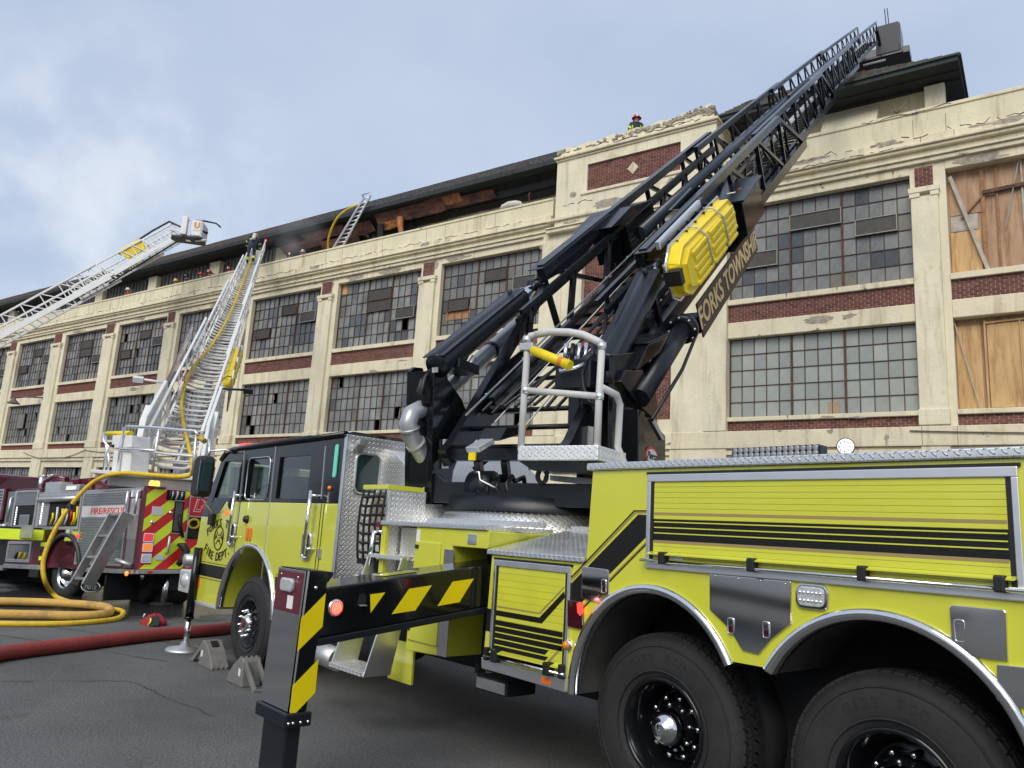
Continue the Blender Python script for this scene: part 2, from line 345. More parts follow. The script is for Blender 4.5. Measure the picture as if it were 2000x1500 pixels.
# ------------------------------------------------------------------ unseen trees added behind the viewer for paint and chrome to reflect
tr_ = MB(); rt_ = random.Random(5)
for i in range(420):
    x_ = rt_.uniform(-130, 70); h_ = 5.5 + 3.0 * sin(x_ * .13) + 2 * sin(x_ * .37 + 1); y_ = -62 + rt_.uniform(-5, 5); z_ = rt_.uniform(.2, 1) * h_ + 1; r_ = rt_.uniform(1.2, 2.8)
    for k in range(9):
        c_ = V((x_ + rt_.uniform(-r_, r_), y_ + rt_.uniform(-r_, r_), z_ + rt_.uniform(-r_, r_) * .8)); n_ = V((rt_.uniform(-1, 1), rt_.uniform(-1, 1), rt_.uniform(-1, 1))).normalized(); a_ = n_.orthogonal().normalized() * rt_.uniform(.5, 1.3); b_ = n_.cross(a_)
        tr_.poly([c_ + a_, c_ + b_ * .8, c_ - a_ * .9, c_ - b_])
tr_.build('reflection_trees', mat('dull_foliage', (.055, .06, .04), .9, var=.4, vscale=.6), kind='stuff')

# ------------------------------------------------------------------ factory
fac = thing('factory_building', 'long cream factory with brick panels, grimy steel windows and a burnt roof edge', 'factory', F(-12, 0, 0))
BAYS = [(-1.83, 4.2), (-8.24, -2.76), (-20.72, -15.58), (-27.03, -21.85), (-33.4, -28.22), (-39.9, -34.55), (-46.22, -41.08), (-52.68, -47.7), (-59.2, -54.25), (-65.7, -60.6), (-72.2, -67.0)]
ZB = dict(gt=4.37, m0=4.58, m1=4.78, b1=5.33, s0=5.65, w0=5.79, w1=8.39, l1=8.92, k1=9.5, s1=9.70, x1=12.88, t1=13.16)
U0, U1 = -76.0, 5.6
pane_src = {}
PANES = []          # far panes gathered into one part: (matidx, corners)
NPANE = [0]; NBRICK = [0]
brick_me = None
far_bricks = [MB(), MB(), MB()]
def pane_obj(parent, u, z, wd, ht, wrec, m, tilt=0):
    key = (round(wd, 2), round(ht, 2), m.name)
    if key not in pane_src:
        mb = MB(); mb.ob(V((0, 0, 0)), FU * wd, FW * 0.008, V((0, 0, ht)))
        o = mb.build('pane', m, fac, V((0, 0, 0))); o.parent = parent; o.location = F(u, wrec, z) - parent_base(parent); pane_src[key] = o
    else: o = inst(pane_src[key], 'pane', parent, F(u, wrec, z))
    return o
far_pane = {}
def steel_window(u0, u1, z0, z1, rows, groups=(5, 4, 5), near=False, plastic=False, vents=(), missing=0.0, tone=0, label=None):
    wr = 0.26; fr = MB(); fl = MB(); tot = sum(groups); cw = (u1 - u0) / tot; rh = (z1 - z0) / rows; t_ = 0.020
    ub = []; c = 0; bounds = set([0, tot]); 
    for gq in groups: c += gq; bounds.add(c)
    for i in range(tot + 1):
        th = 0.06 if i in bounds else t_
        fr.fb(u0 + i * cw - th / 2, u0 + i * cw + th / 2, wr - 0.035 - (0.03 if i in bounds else 0), wr + 0.03, z0, z1)
    for j in range(rows + 1):
        th = 0.05 if j in (0, rows) else t_
        for i in range(1): fr.fb(u0 + 0.01, u1 - 0.01, wr - 0.033, wr + 0.028, z0 + j * rh - th / 2, z0 + j * rh + th / 2)
    wo = fr.build('window', M_rust if near or random.random() < .5 else M_sash, fac)
    if label: wo['label'] = label
    vset = set()
    for (ci, cj, rj, n_r, opn, mt) in vents:      # pivoting vents: columns ci..cj, rows rj.., slightly open
        for i in range(ci, cj):
            for j in range(rj, rj + n_r): vset.add((i, j))
        a, bq = u0 + ci * cw, u0 + cj * cw; zz0, zz1 = z0 + rj * rh, z0 + (rj + n_r) * rh
        fv = MB(); o_ = wr - 0.05 - opn
        for (p, q_, s_, e_) in ((a, bq, zz0, zz0 + .025), (a, bq, zz1 - .025, zz1), (a, a + .025, zz0 + .025, zz1 - .025), (bq - .025, bq, zz0 + .025, zz1 - .025)):
            fv.fb(p, q_, o_ - .03, o_ + .02, s_, e_)
        fv.build('vent_frame', mt, wo)
        pv = MB(); pv.fb(a + .03, bq - .03, o_ + .002, o_ + .012, zz0 + .03, zz1 - .03)
        pv.build('vent_pane', M_ventpl if n_r == 1 else GL[3], wo)
    tones = [random.choice((0, 0, 1, 2)) for _ in range(6)]
    for j in range(rows):
        for i in range(tot):
            if (i, j) in vset: continue
            if random.random() < missing * (2.2 if j == 0 else 0.7):
                if random.random() < .6:      # a jagged remnant left in the putty
                    a_, z_ = u0 + i * cw + .01, z0 + j * rh + .01; w_, h_ = cw - .02, rh - .02; fl_ = random.random() < .5; k_ = random.uniform(.25, .7)
                    q_ = [(0, 0), (w_ * k_, 0), (w_ * k_ * .6, h_ * .3), (w_ * .3, h_ * .42), (w_ * .22, h_ * .8), (0, h_ * random.uniform(.85, 1))]
                    far_pane.setdefault(GL[1].name, MB()).prism([F(a_ + (w_ - x if fl_ else x), wr, z_ + z) for x, z in q_], FW * .006)
                continue
            nv_ = noise.noise(V((i * .38 + u0, j * .42 + z0, u0 * .7))); r = min(.999, max(0, .45 + nv_ * .75 + random.uniform(-.2, .2))); gidx = 0 if i < groups[0] else (1 if i < groups[0] + groups[1] else 2)
            if plastic: m = GLP[0 if r < .45 else (1 if r < .8 else 2)]
            else:
                m = GL[4] if r < .10 else GL[1] if r < .36 else GL[0] if r < .66 else GL[2] if r < .93 else GL[3]
                if tone and j <= 2 and r < .40: m = GL[4] if r < .28 else GL[1]
            e = 0.012
            if NPANE[0] < 300 and near:
                NPANE[0] += 1
                pane_obj(wo, u0 + i * cw + e, z0 + j * rh + e, cw - 2 * e, rh - 2 * e, wr + random.uniform(-.003, .003), m)
            else:
                far_pane.setdefault(m.name, MB()).ob(F(u0 + i * cw + e, wr + random.uniform(-.006, .006), z0 + j * rh + e), FU * (cw - 2 * e) + FW * random.uniform(-.012, .012), FW * 0.008, V((0, 0, rh - 2 * e)) + FW * random.uniform(-.014, .014))
    return wo
def brick_panel(u0, u1, z0, z1, w0=0.06, near=False, far=False):
    bk = MB(); bk.fb(u0, u1, w0, w0 + 0.2, z0, z1); po = bk.build('brick_panel', M_mortar if not far else M_brick[0], fac)
    if far: return po
    ch = 0.0677; nr = max(1, int((z1 - z0) / ch)); ch = (z1 - z0) / nr; bl = 0.213
    global brick_me
    for j in range(nr):
        off = 0 if j % 2 else bl / 2; u = u0 - off
        while u < u1 - .02:
            a, c_ = max(u, u0) + .005, min(u + bl - .01, u1) - .002; u += bl
            if c_ - a < .03: continue
            mi = random.choice((0, 0, 1, 1, 2)); full = abs(c_ - a - (bl - .017)) < .012
            pr = random.uniform(.006, .014)
            if near and NBRICK[0] < 300 and a < 0.5:
                NBRICK[0] += 1
                if brick_me is None or not full:
                    q = MB(); q.ob(V((0, 0, 0)), FU * (c_ - a), FW * 0.03, V((0, 0, ch - .011)))
                    o = q.build('brick', M_brick[mi], fac, V((0, 0, 0))); o.parent = po; o.location = F(a, w0 - pr, z0 + j * ch + .0055) - parent_base(po)
                    if full: brick_me = o
                else:
                    o = inst(brick_me, 'brick', po, F(a, w0 - pr, z0 + j * ch + .0055))
                    o.material_slots[0].link = 'OBJECT'; o.material_slots[0].material = M_brick[mi]
            else:
                far_bricks[mi].fb(a, c_, w0 - pr, w0 + .02, z0 + j * ch + .0055, z0 + (j + 1) * ch - .0055)
    return po

# pilasters between the bays (flanking strip, raised shaft, capital blocks, small brick square)
edges = sorted(BAYS, key=lambda t_: t_[0])
PIL = []
for k in range(len(edges) - 1):
    a, c_ = edges[k][1], edges[k + 1][0]
    if c_ - a < 2: PIL.append((a, c_))
PIL.append((edges[0][0] - 1.2, edges[0][0]))
for a, c_ in PIL:
    p = MB(); p.fb(a, c_, 0.0, 0.5, 0, ZB['t1'])
    p.build('pier', M_wall, fac)
    s_ = MB(); wdt = c_ - a; s_.fb(a + .02, c_ - wdt * .22, -0.12, 0.0, 0, 12.12); s_.fb(a - .01, c_ - wdt * .19, -.17, 0.0, 5.36, 5.8)
    po = s_.build('pilaster', M_wall, fac, bevel=.015)
    h = MB(); h.fb(a - .04, c_ - wdt * .16, -.17, 0, 12.24, 12.40); h.fb(a - .02, a + .26, -.15, 0, 12.10, 12.24); h.fb(c_ - wdt * .22 - .2, c_ - wdt * .19, -.15, 0, 12.10, 12.24)
    h.build('capital', M_wall, po, bevel=.01)
    if a > -48: brick_panel(a + .14, c_ - wdt * .34, 12.42, 13.06, -.05, near=False)
    else: brick_panel(a + .14, c_ - wdt * .34, 12.42, 13.06, -.05, far=True)
# bay fill
for bi, (a, c_) in enumerate(BAYS):
    far = a < -47; near = bi in (0, 1)
    m_ = MB(); m_.fb(a, c_, 0.0, .45, 8.39, 8.92); m_.build('lintel', M_wall2, fac, bevel=.02)
    m_ = MB(); m_.fb(a, c_, -.02, .45, 12.88, ZB['t1']); m_.build('lintel', M_wall2, fac, bevel=.02)
    m_ = MB(); m_.fb(a, c_, -.06, .45, 9.5, 9.68); m_.build('sill', M_wall2, fac, bevel=.015)
    m_ = MB(); m_.fb(a, c_, -.06, .45, 5.65, 5.785); m_.build('sill', M_wall2, fac, bevel=.015)
    m_ = MB(); m_.fb(a, c_, .02, .45, 4.2, 4.58); m_.build('lintel', M_wall, fac); m_ = MB(); m_.fb(a, c_, .1, .45, 0, 1.6); m_.build('wall', M_wall, fac)
    brick_panel(a, c_, 8.92, 9.5, .05, near=near, far=far)
    brick_panel(a, c_, 5.33, 5.65, .05, near=False, far=far)
# long cornice and belt mouldings
def moulding(name, segs, m_, u0=U0, u1=U1, bevel=.02):
    mb = MB()
    for (w0, z0, z1) in segs: mb.fb(u0, u1, w0, .4, z0, z1)
    return mb.build(name, m_, fac, bevel=bevel)
moulding('belt_course', ((-.10, 4.58, 4.70), (-.06, 4.703, 4.775), (-.16, 4.78, 5.325)), M_wall2)
for (a, c_) in ((U0, -15.2), (-8.4, U1)):
    moulding('cornice_moulding', ((-.13, 13.165, 13.30), (-.20, 13.303, 13.36)), M_wall2, a, c_)
    moulding('cornice_fascia', ((-.08, 13.363, 13.56),), M_wall2, a, c_)
    moulding('cornice_moulding', ((-.22, 13.563, 13.66), (-.30, 13.663, 13.74)), M_wall2, a, c_)
    moulding('cornice_ledge', ((-.20, 13.743, 14.0),), M_wall2, a, c_)
mb = MB(); mb.fb(U0, -15.2, -.06, .4, 14.003, 14.66); mb.build('parapet_wall', M_wall3, fac)
mb = MB(); mb.fb(-8.4, U1, -.06, .4, 14.003, 14.80); mb.build('parapet_wall', M_wall3, fac)
mb = MB(); mb.fb(U0, -15.2, -.10, .45, 14.663, 14.76); mb.build('coping', M_wall2, fac, bevel=.02)
mb = MB(); mb.fb(-8.4, U1, -.10, .45, 14.803, 14.92); mb.build('coping', M_wall2, fac, bevel=.02)
jn = MB()
for a, c_ in PIL:
    for uu in (a + .05, c_ - .02, (a + c_) / 2 + 3.2):
        jn.fb(uu, uu + .012, -.1635, -.15, 4.80, 5.32); jn.fb(uu + .3, uu + .312, -.204, -.19, 13.76, 13.98); jn.fb(uu + .1, uu + .112, -.064, -.05, 14.02, 14.62)
jn.build('block_joint', M_crack, fac, kind='stuff')
# broken render along the ledge: rough patches, lips and dark breaks
def blob(u, z, ru, rz, w0, dep, n=30):
    pts = []; r = .8
    for k in range(n):
        a = 2 * pi * k / n; r = max(.35, min(1.05, r + random.uniform(-.28, .28))); pts.append(F(u + cos(a) * ru * r, w0, z + sin(a) * rz * r))
    return pts
pt = MB(); cr = MB()
def break_line(u0, u1, z, wface, amp=.05, step=.22, th=.022):
    u = u0; zz = z
    while u < u1:
        du = random.uniform(.1, step); z2 = z + random.uniform(-amp, amp)
        if random.random() < .72: cr.prism([F(u, wface - .006, zz - th * random.uniform(.1, 1)), F(u + du, wface - .006, z2 - th * random.uniform(.1, 1)), F(u + du, wface - .006, z2 + th * random.uniform(.1, .7)), F(u, wface - .006, zz + th * random.uniform(.1, .7))], FW * .02)
        u += du; zz = z2
for (u0, u1, z, wf, amp) in ((-7.6, 3, 14.02, -.2, .09), (-29.5, -22, 13.98, -.2, .05), (-21, -16.5, 13.97, -.2, .04), (-44, -36, 13.98, -.2, .05), (-33, -30, 13.96, -.2, .05), (-4, -1.6, 14.86, -.1, .05), (-57, -47, 13.97, -.2, .04), (-8, -3.2, 13.72, -.3, .03), (-24, -19, 5.3, -.16, .02)):
    break_line(u0, u1, z, wf, amp)
for (u, z, ru, rz, wf) in ((-5.6, 13.93, .9, .1, -.2), (-3.3, 13.95, .9, .13, -.2), (-1.0, 13.93, .6, .1, -.2), (-0.2, 13.9, .5, .1, -.2), (-28.6, 13.85, .5, .12, -.2), (-21.6, 13.85, .35, .1, -.2), (-26.0, 13.02, .8, .12, -.02), (-23.6, 13.0, .9, .12, -.02), (-19.8, 12.98, 1.1, .14, -.02), (-21.2, 12.9, .35, .22, -.02), (-27.5, 12.9, .3, .25, 0), (-15.6, 12.9, .3, .2, 0), (-44, 13.02, .9, .1, -.02), (-47, 12.95, .5, .14, -.02), (-51, 13.0, 1.2, .1, -.02), (-36.5, 13.0, .7, .14, -.02), (-38.5, 13.8, .3, .15, -.2), (-5.4, 8.72, .55, .13, 0), (-4.6, 8.75, .35, .1, 0), (-24.2, 8.45, .4, .08, 0), (-22.5, 8.8, .4, .05, 0), (-43.5, 8.75, .6, .12, 0), (-0.9, 13.0, .9, .13, -.02), (-5.2, 5.68, .5, .06, -.06), (-4.4, 5.66, .4, .04, -.06), (-5.1, 5.22, .12, .12, -.16), (-3.6, 5.0, .08, .2, -.16)):
    pt.prism(blob(u, z, ru * .8, rz, wf - .004, 0), FW * .03)
pt.build('bare_plaster_patch', M_plaster, fac, kind='stuff'); cr.build('plaster_crack', M_crack, fac, kind='stuff')
# rust streaks below the sashes (stains keep their own shape)
rs = MB()
for (u, z, l_) in ((-6.35, 9.68, .16), (-4.85, 9.68, .14), (-6.35, 5.78, .12), (-20.2, 13.1, .3), (-3.2, 13.12, .25)):
    wq = -.064 if z < 10 else -.023; rs.prism([F(u - .03, wq, z), F(u + .035, wq, z), F(u + .012, wq, z - l_ * .6), F(u + .004, wq, z - l_), F(u - .012, wq, z - l_ * .5)], FW * .01)
rs.build('rust_streak', mat('rust_stain', (0.40, 0.22, 0.11), 0.9, var=.4, vscale=9), fac, kind='stuff')

# windows: nearest bay first so that its panes are the individual ones
vt = M_sashlt
steel_window(-8.24, -2.76, 9.70, 12.88, 6, near=True, tone=1, vents=((1, 4, 2, 1, .05, vt), (5, 9, 4, 1, .05, vt), (10, 13, 3, 1, .06, vt)), missing=0.0, label='three-part grimy window under the ladder, three dark vents')
steel_window(-8.24, -2.76, 5.79, 8.39, 5, near=True, plastic=True, label='window lined with pale plastic sheet')
for bi, (a, c_) in enumerate(BAYS):
    if bi < 2: continue
    vents = ((5, 9, 4, 1, .04, M_rust), (5, 9, 3, 1, .02, M_rust), (10, 13, 2, 1, .06, vt)) if bi % 2 else ((1, 4, 2, 1, .05, M_rust), (6, 9, 4, 1, .03, M_rust), (10, 13, 3, 1, .06, vt))
    steel_window(a, c_, 9.70, 12.88, 6, near=(bi == 2), vents=vents, missing=.012, tone=1)
    steel_window(a, c_, 5.79, 8.39, 5, near=False, missing=.055 if bi > 2 else .03, vents=((4, 7, 2, 2, .10, M_sash),) if bi == 8 else ())
for bi, (a, c_) in enumerate(BAYS):
    if a < -15 or bi == 1: steel_window(a, c_, 1.6, 4.2, 5, missing=.02)
for nme, mb in far_pane.items(): mb.build('pane', MATS[nme], fac, kind='stuff')
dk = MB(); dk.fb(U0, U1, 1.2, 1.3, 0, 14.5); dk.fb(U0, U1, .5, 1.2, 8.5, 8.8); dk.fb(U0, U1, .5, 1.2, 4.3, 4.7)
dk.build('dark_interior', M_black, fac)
# the replaced boards in two sashes
mb = MB(); mb.fb(-20.45, -19.2, .235, .25, 10.4, 10.92); mb.build('board_patch', M_stud, fac)
mb = MB(); mb.fb(-26.98, -26.62, .235, .25, 12.4, 12.85); mb.build('board_patch', M_ply2, fac)
mb = MB(); mb.fb(-5.24, -4.90, .235, .25, 5.82, 6.2); mb.build('card_patch', mat('cardboard', (.36, .26, .16), .8), fac)

# boarded bay at the right
def plank_bay(z0, z1, sheets, studs, ms, top=True):
    bw = MB(); bw.fb(-1.83, 4.2, .34, .37, z0, z1); bo = bw.build('boarded_window', M_ply, fac)
    for (a, c_, zz0, zz1, wq, mt) in sheets:
        q = MB(); q.fb(a, c_, wq, wq + .018, zz0, zz1); q.build('plywood_sheet', mt, bo, bevel=.003)
    for (p0, p1, wd, dp, wq, mt) in studs:
        q = MB(); q.bar(F(p0[0], wq, p0[1]), F(p1[0], wq, p1[1]), dp, wd, FU if abs(p1[0] - p0[0]) < .7 else V((0, 0, 1))); q.build('timber_stud', mt, bo, bevel=.004)
    return bo
plank_bay(9.7, 12.88, ((-1.80, -1.05, 9.72, 11.0, .30, M_ply2), (-1.78, -1.1, 11.02, 11.5, .305, M_studlt), (-1.78, -.95, 11.52, 12.6, .31, M_ply), (-.62, -.02, 9.72, 12.2, .315, M_ply), (.0, 1.22, 9.72, 12.85, .312, M_ply), (1.25, 2.4, 9.72, 12.85, .316, M_ply)),
          (((-.95, 9.7), (-.95, 12.8), .10, .06, .27, M_stud), ((-.62, 9.7), (-.6, 12.85), .05, .05, .28, M_stud), ((-.02, 9.7), (0.0, 12.85), .05, .05, .27, M_studlt), ((.62, 9.7), (.62, 12.85), .05, .05, .27, M_stud), ((-.95, 12.05), (3.5, 12.28), .11, .08, .22, M_rust), ((-1.74, 12.7), (-.92, 9.72), .10, .04, .18, M_studlt), ((-1.5, 11.4), (-.95, 12.0), .06, .04, .24, M_stud), ((-.05, 12.8), (-.45, 10.9), .025, .02, .19, vt)), None)
plank_bay(5.79, 8.39, ((-1.80, -1.2, 5.82, 8.2, .31, M_ply2), (-1.05, -.30, 5.85, 8.2, .28, M_ply2), (-.26, .48, 5.85, 8.2, .283, M_ply2), (.52, 1.3, 5.85, 8.2, .28, M_ply2)),
          (((-1.10, 5.8), (-1.10, 8.3), .05, .06, .26, M_ply2), ((-.28, 5.85), (-.28, 8.26), .035, .05, .255, M_ply2), ((.5, 5.85), (.5, 8.28), .035, .05, .255, M_ply2), ((-1.12, 8.22), (.6, 8.28), .05, .05, .25, M_ply2), ((-1.82, 8.35), (-1.3, 5.8), .03, .03, .22, M_studlt)), None)

# ---- stair tower between the bays
TW0, TW1 = -14.95, -8.58
for a, c_ in ((TW0 - .6, -13.75), (-10.15, TW1 + .34)):
    p = MB(); p.fb(a, c_, -.12, .5, 0, 13.2); p.build('tower_pier', M_wall, fac, bevel=.02)
for a, c_ in ((-9.0, TW1 + .34), (TW0 - .6, -14.6)):
    p = MB(); p.fb(a, c_, -.16, -.12, 5.34, 12.9); p.build('pilaster_strip', M_wall, fac, bevel=.02)
brick_panel(-13.75, -10.15, 5.8, 10.0, .1); brick_panel(-13.75, -12.6, 10.0, 12.9, .1); brick_panel(-10.75, -10.15, 10.0, 12.9, .1)
p = MB(); p.fb(-13.75, -10.15, -.02, .3, 0, 5.8); p.build('tower_wall', M_wall2, fac); p = MB(); p.fb(-13.75, -10.15, -.05, .3, 12.9, 13.2); p.build('lintel', M_wall2, fac)
steel_window(-12.6, -10.75, 10.2, 12.6, 4, groups=(4,), missing=0); 
for (a, c_, z0, z1) in ((-12.75, -10.6, 12.6, 12.85), (-12.75, -10.6, 10.0, 10.2)):
    p = MB(); p.fb(a, c_, -.02, .3, z0, z1); p.build('lintel', M_wall, fac)
# upper block with inset brick panel and diamond
IU0, IU1, IZ0, IZ1 = -13.6, -9.87, 14.58, 15.68
p = MB(); p.fb(TW0, TW1, -.3, 3.2, 13.2, IZ0); p.fb(TW0, TW1, -.3, 3.2, IZ1, 16.05); p.fb(TW0, IU0, -.3, 3.2, IZ0, IZ1); p.fb(IU1, TW1, -.3, 3.2, IZ0, IZ1); p.fb(IU0, IU1, -.18, 3.2, IZ0, IZ1)
p.build('tower_block', M_wall, fac)
p = MB(); p.fb(TW0 - .35, TW1 + .05, -.36, -.1, 13.165, 13.3); p.fb(TW0 - .35, TW1 + .05, -.42, -.1, 13.303, 13.36); p.fb(TW0 - .35, TW1 + .05, -.40, -.1, 13.6, 13.72); p.build('cornice_moulding', M_wall2, fac, bevel=.02)
brick_panel(IU0, IU1, IZ0, IZ1, -.21, near=False)
p = MB(); dc = (-11.73, 15.13); p.prism([F(dc[0] + dx, -.25, dc[1] + dz) for dx, dz in ((.22, 0), (0, .25), (-.22, 0), (0, -.25))], FW * .03 ); p.build('diamond_tile', M_wall, fac)
p = MB(); p.fb(IU0 - .25, IU1 + .1, -.36, -.2, IZ0 - .12, IZ0); p.build('sill', M_wall2, fac, bevel=.02)
p = MB(); p.fb(TW0 - .04, TW1 + .04, -.36, 3.2, 16.05, 16.13); p.fb(TW0 - .1, TW1 + .1, -.44, 3.2, 16.133, 16.24); p.build('cornice_moulding', M_wall2, fac, bevel=.03)
# broken cap: an uneven run of masonry above the moulding
n_ = 44; vsq = []; top = []
for i in range(n_ + 1):
    k = i / n_; u = TW0 + .1 + (TW1 - TW0 - .2) * k
    zt = 16.62 + .10 * k + random.uniform(-.03, .03) + (.12 * max(0, (k - .66)) * 3 if k > .66 else 0) + (.03 * sin(k * 40))
    top.append((u, zt - (.18 if i in (0, n_) else 0)))
cp = MB()
for i in range(n_):
    (a, za), (c_, zc) = top[i], top[i + 1]
    cp.faces([F(a, -.3, 16.24), F(c_, -.3, 16.24), F(c_, -.24, zc), F(a, -.24, za), F(a, 3.0, 16.24), F(c_, 3.0, 16.24), F(c_, 3.0, zc), F(a, 3.0, za)], [(0, 1, 2, 3), (3, 2, 6, 7), (5, 4, 7, 6)])
cp.poly([F(top[0][0], -.3, 16.24), F(top[0][0], -.24, top[0][1]), F(top[0][0], 3, top[0][1]), F(top[0][0], 3, 16.24)]); cp.poly([F(top[-1][0], -.3, 16.24), F(top[-1][0], 3, 16.24), F(top[-1][0], 3, top[-1][1]), F(top[-1][0], -.24, top[-1][1])])
cp.build('tower_cap', M_wall3, fac)
rb = MB()
for i in range(260):
    k = random.random() ** .55; u = TW0 + .2 + (TW1 - TW0 - .3) * (1 - (1 - k) * random.random() ** .6)
    if random.random() < .15: u = random.uniform(TW0 - .05, TW0 + .3)
    z = 16.55 + .10 * (u - TW0) / 6.4 + random.uniform(-.12, .02) + (random.random() * .25 * min(1, (u + 10.6) / 1.2) - .05 if u > -10.6 else -.03); s_ = random.uniform(.03, .10)
    if u > -9.0: z -= .1
    rb.prism(blob(u, z, s_, s_ * .7, -.26 - random.uniform(0, .05), 0, 6), FW * random.uniform(.05, .3) + V((0, 0, .02)))
rb.build('broken_masonry', M_plaster, fac, kind='stuff')
cr2 = MB()
cr = cr2; break_line(-14.6, -9, 16.42, -.285, .05); break_line(-12.5, -9.3, 16.26, -.44, .03); break_line(-14.6, -13.4, 14.2, -.3, .06); cr2.build('plaster_crack', M_crack, fac, kind='stuff')
pt = MB()
for (u, z, ru, rz, wf) in ((-14.2, 14.55, .25, .2, -.3), (-10.2, 14.3, .3, .2, -.3), (-14.3, 13.45, .5, .12, -.3), (-12.6, 13.9, .8, .2, -.3), (-10.9, 13.5, 1.2, .1, -.3), (-13.3, 12.9, .3, .2, -.12)): pt.prism(blob(u, z, ru, rz, wf - .008, 0), FW * .03)
pt.build('bare_plaster_patch', M_plaster, fac, kind='stuff')

# ---- clerestory, soffits and roofs
def roof_run(u0, u1, ze, m_, hip=False):
    wl, we, run, rise = 1.2, 0.0, 4.0, 2.95
    r = MB(); zr = ze + rise; hh = 3.9 if hip else 0
    e0, e1 = F(u0, we, ze + .16), F(u1, we, ze + .16)
    r0, r1 = F(u0, we + run, zr), F(u1 - hh, we + run, zr)
    nsg = max(2, int((u1 - u0) / 1.2)); rows = 9
    for i in range(nsg):
        for j in range(rows):      # overlapping shingle courses, each a little uneven
            a = e0.lerp(e1, i / nsg).lerp(r0.lerp(r1, i / nsg), j / rows); b_ = e0.lerp(e1, (i + 1) / nsg).lerp(r0.lerp(r1, (i + 1) / nsg), j / rows)
            c_ = e0.lerp(e1, (i + 1) / nsg).lerp(r0.lerp(r1, (i + 1) / nsg), (j + 1) / rows); d_ = e0.lerp(e1, i / nsg).lerp(r0.lerp(r1, i / nsg), (j + 1) / rows)
            up = V((0, 0, .035 + random.uniform(0, .02)))
            r.poly([a + up, b_ + up, c_, d_]); r.poly([a, b_, b_ + up, a + up])
    r.poly([r0, r1, F(u1 - hh, we + run + 9, zr - .2), F(u0, we + run + 9, zr - .2)])
    if hip:
        q = [F(u1, we, ze + .16), F(u1, we + 14, ze + .16), F(u1 - hh, we + run + 6, zr), F(u1 - hh, we + run, zr)]; r.poly(q)
    ro = r.build('roof', m_, fac)
    f_ = MB(); f_.fb(u0, u1, we - .02, we + .06, ze - .05, ze + .158); 
    if hip: f_.fb(u1 - .06, u1 + .02, we + .061, we + 14, ze - .05, ze + .158)
    f_.build('fascia', M_soffit, ro, bevel=.01)
    if hip:
        f_ = MB(); f_.fb(u0, u1 + .06, we - .09, we - .021, ze + .10, ze + .17); f_.build('gutter', M_green, ro, bevel=.015); f_ = MB(); f_.fb(u1 + .021, u1 + .09, we - .02, we + 14, ze + .10, ze + .17); f_.build('gutter', M_green, ro, bevel=.015)
    s_ = MB(); s_.fb(u0, u1, we + .06, wl + .2, ze - .04, ze + .02); s_.fb(u0, u1, wl - .16, wl - .01, ze - .10, ze - .043); s_.fb(u0, u1, .5, .6, ze - .08, ze - .043)
    if hip: s_.fb(u1 - 1.7, u1 - .06, wl + .2, 14, ze - .04, ze + .02)
    s_.build('soffit', M_soffit, ro)
    return ro
ZE = 16.30
roof_run(U0, -33.5, ZE, M_roof); roof_run(-33.5, -14.9, ZE, M_roofb); roof_run(-8.7, -1.35, ZE, M_roof, hip=True)
p = MB(); p.fb(-33.6, -15, 1.2, 1.5, 13.5, 16.28); p.fb(-8.5, -1.9, 1.2, 1.5, 13.5, 16.28); p.fb(-2.15, -1.9, 1.5, 14, 13.5, 16.28); p.build('clerestory_wall', mat('cream_boarding', (0.60, 0.53, 0.35), .75, var=.12, vscale=1.5, stretch=(5, 5, .3), col2=(.34, .3, .24), c2lo=.6, c2hi=.8), fac)
p = MB(); p.fb(U0, -33.6, 1.2, 1.5, 13.5, 15.0); p.build('clerestory_wall', M_wall, fac)
p = MB(); p.fb(-2.36, -1.8, .92, 1.3, 13.5, 16.2); p.build('pier', M_wall, fac, bevel=.02)
bd = MB()
for u in [-8.4 + .42 * i for i in range(15)]: bd.fb(u, u + .03, 1.18, 1.2, 14.5, 16.1)
bd.build('board_batten', M_wall2, fac)
for k in range(6):
    uu = -38.6 - 6.3 * k
    p = MB(); p.fb(uu - .45, uu + .45, 0.9, 1.3, 13.5, 16.02); p.fb(uu - .5, uu + .5, 0.86, 1.3, 16.023, 16.08); p.build('pier', M_wall, fac, bevel=.03)
    u1_ = uu - .45; u0_ = uu - 5.85
    if k == 0:
        pass
for k in range(6):
    u1_ = -33.6 if k == 0 else -38.6 - 6.3 * (k - 1) - .45; u0_ = -38.6 - 6.3 * k + .45
    fr = MB(); n_ = 14; cw = (u1_ - u0_) / n_
    for i in range(n_ + 1): th = .09 if i % 4 == 0 else .03; fr.fb(u0_ + i * cw - th / 2, u0_ + i * cw + th / 2, 1.2, 1.29, 15.0, 16.25)
    for z_ in (15.0, 15.42, 16.2): fr.fb(u0_, u1_, 1.2, 1.285, z_, z_ + .06)
    wo = fr.build('clerestory_window', M_sash, fac)
    gp = MB()
    for i in range(n_): gp.fb(u0_ + i * cw + .02, u0_ + (i + 1) * cw - .02, 1.26, 1.27, 15.02, 16.2)
    gp.build('pane', random.choice(GL[:3]), wo)
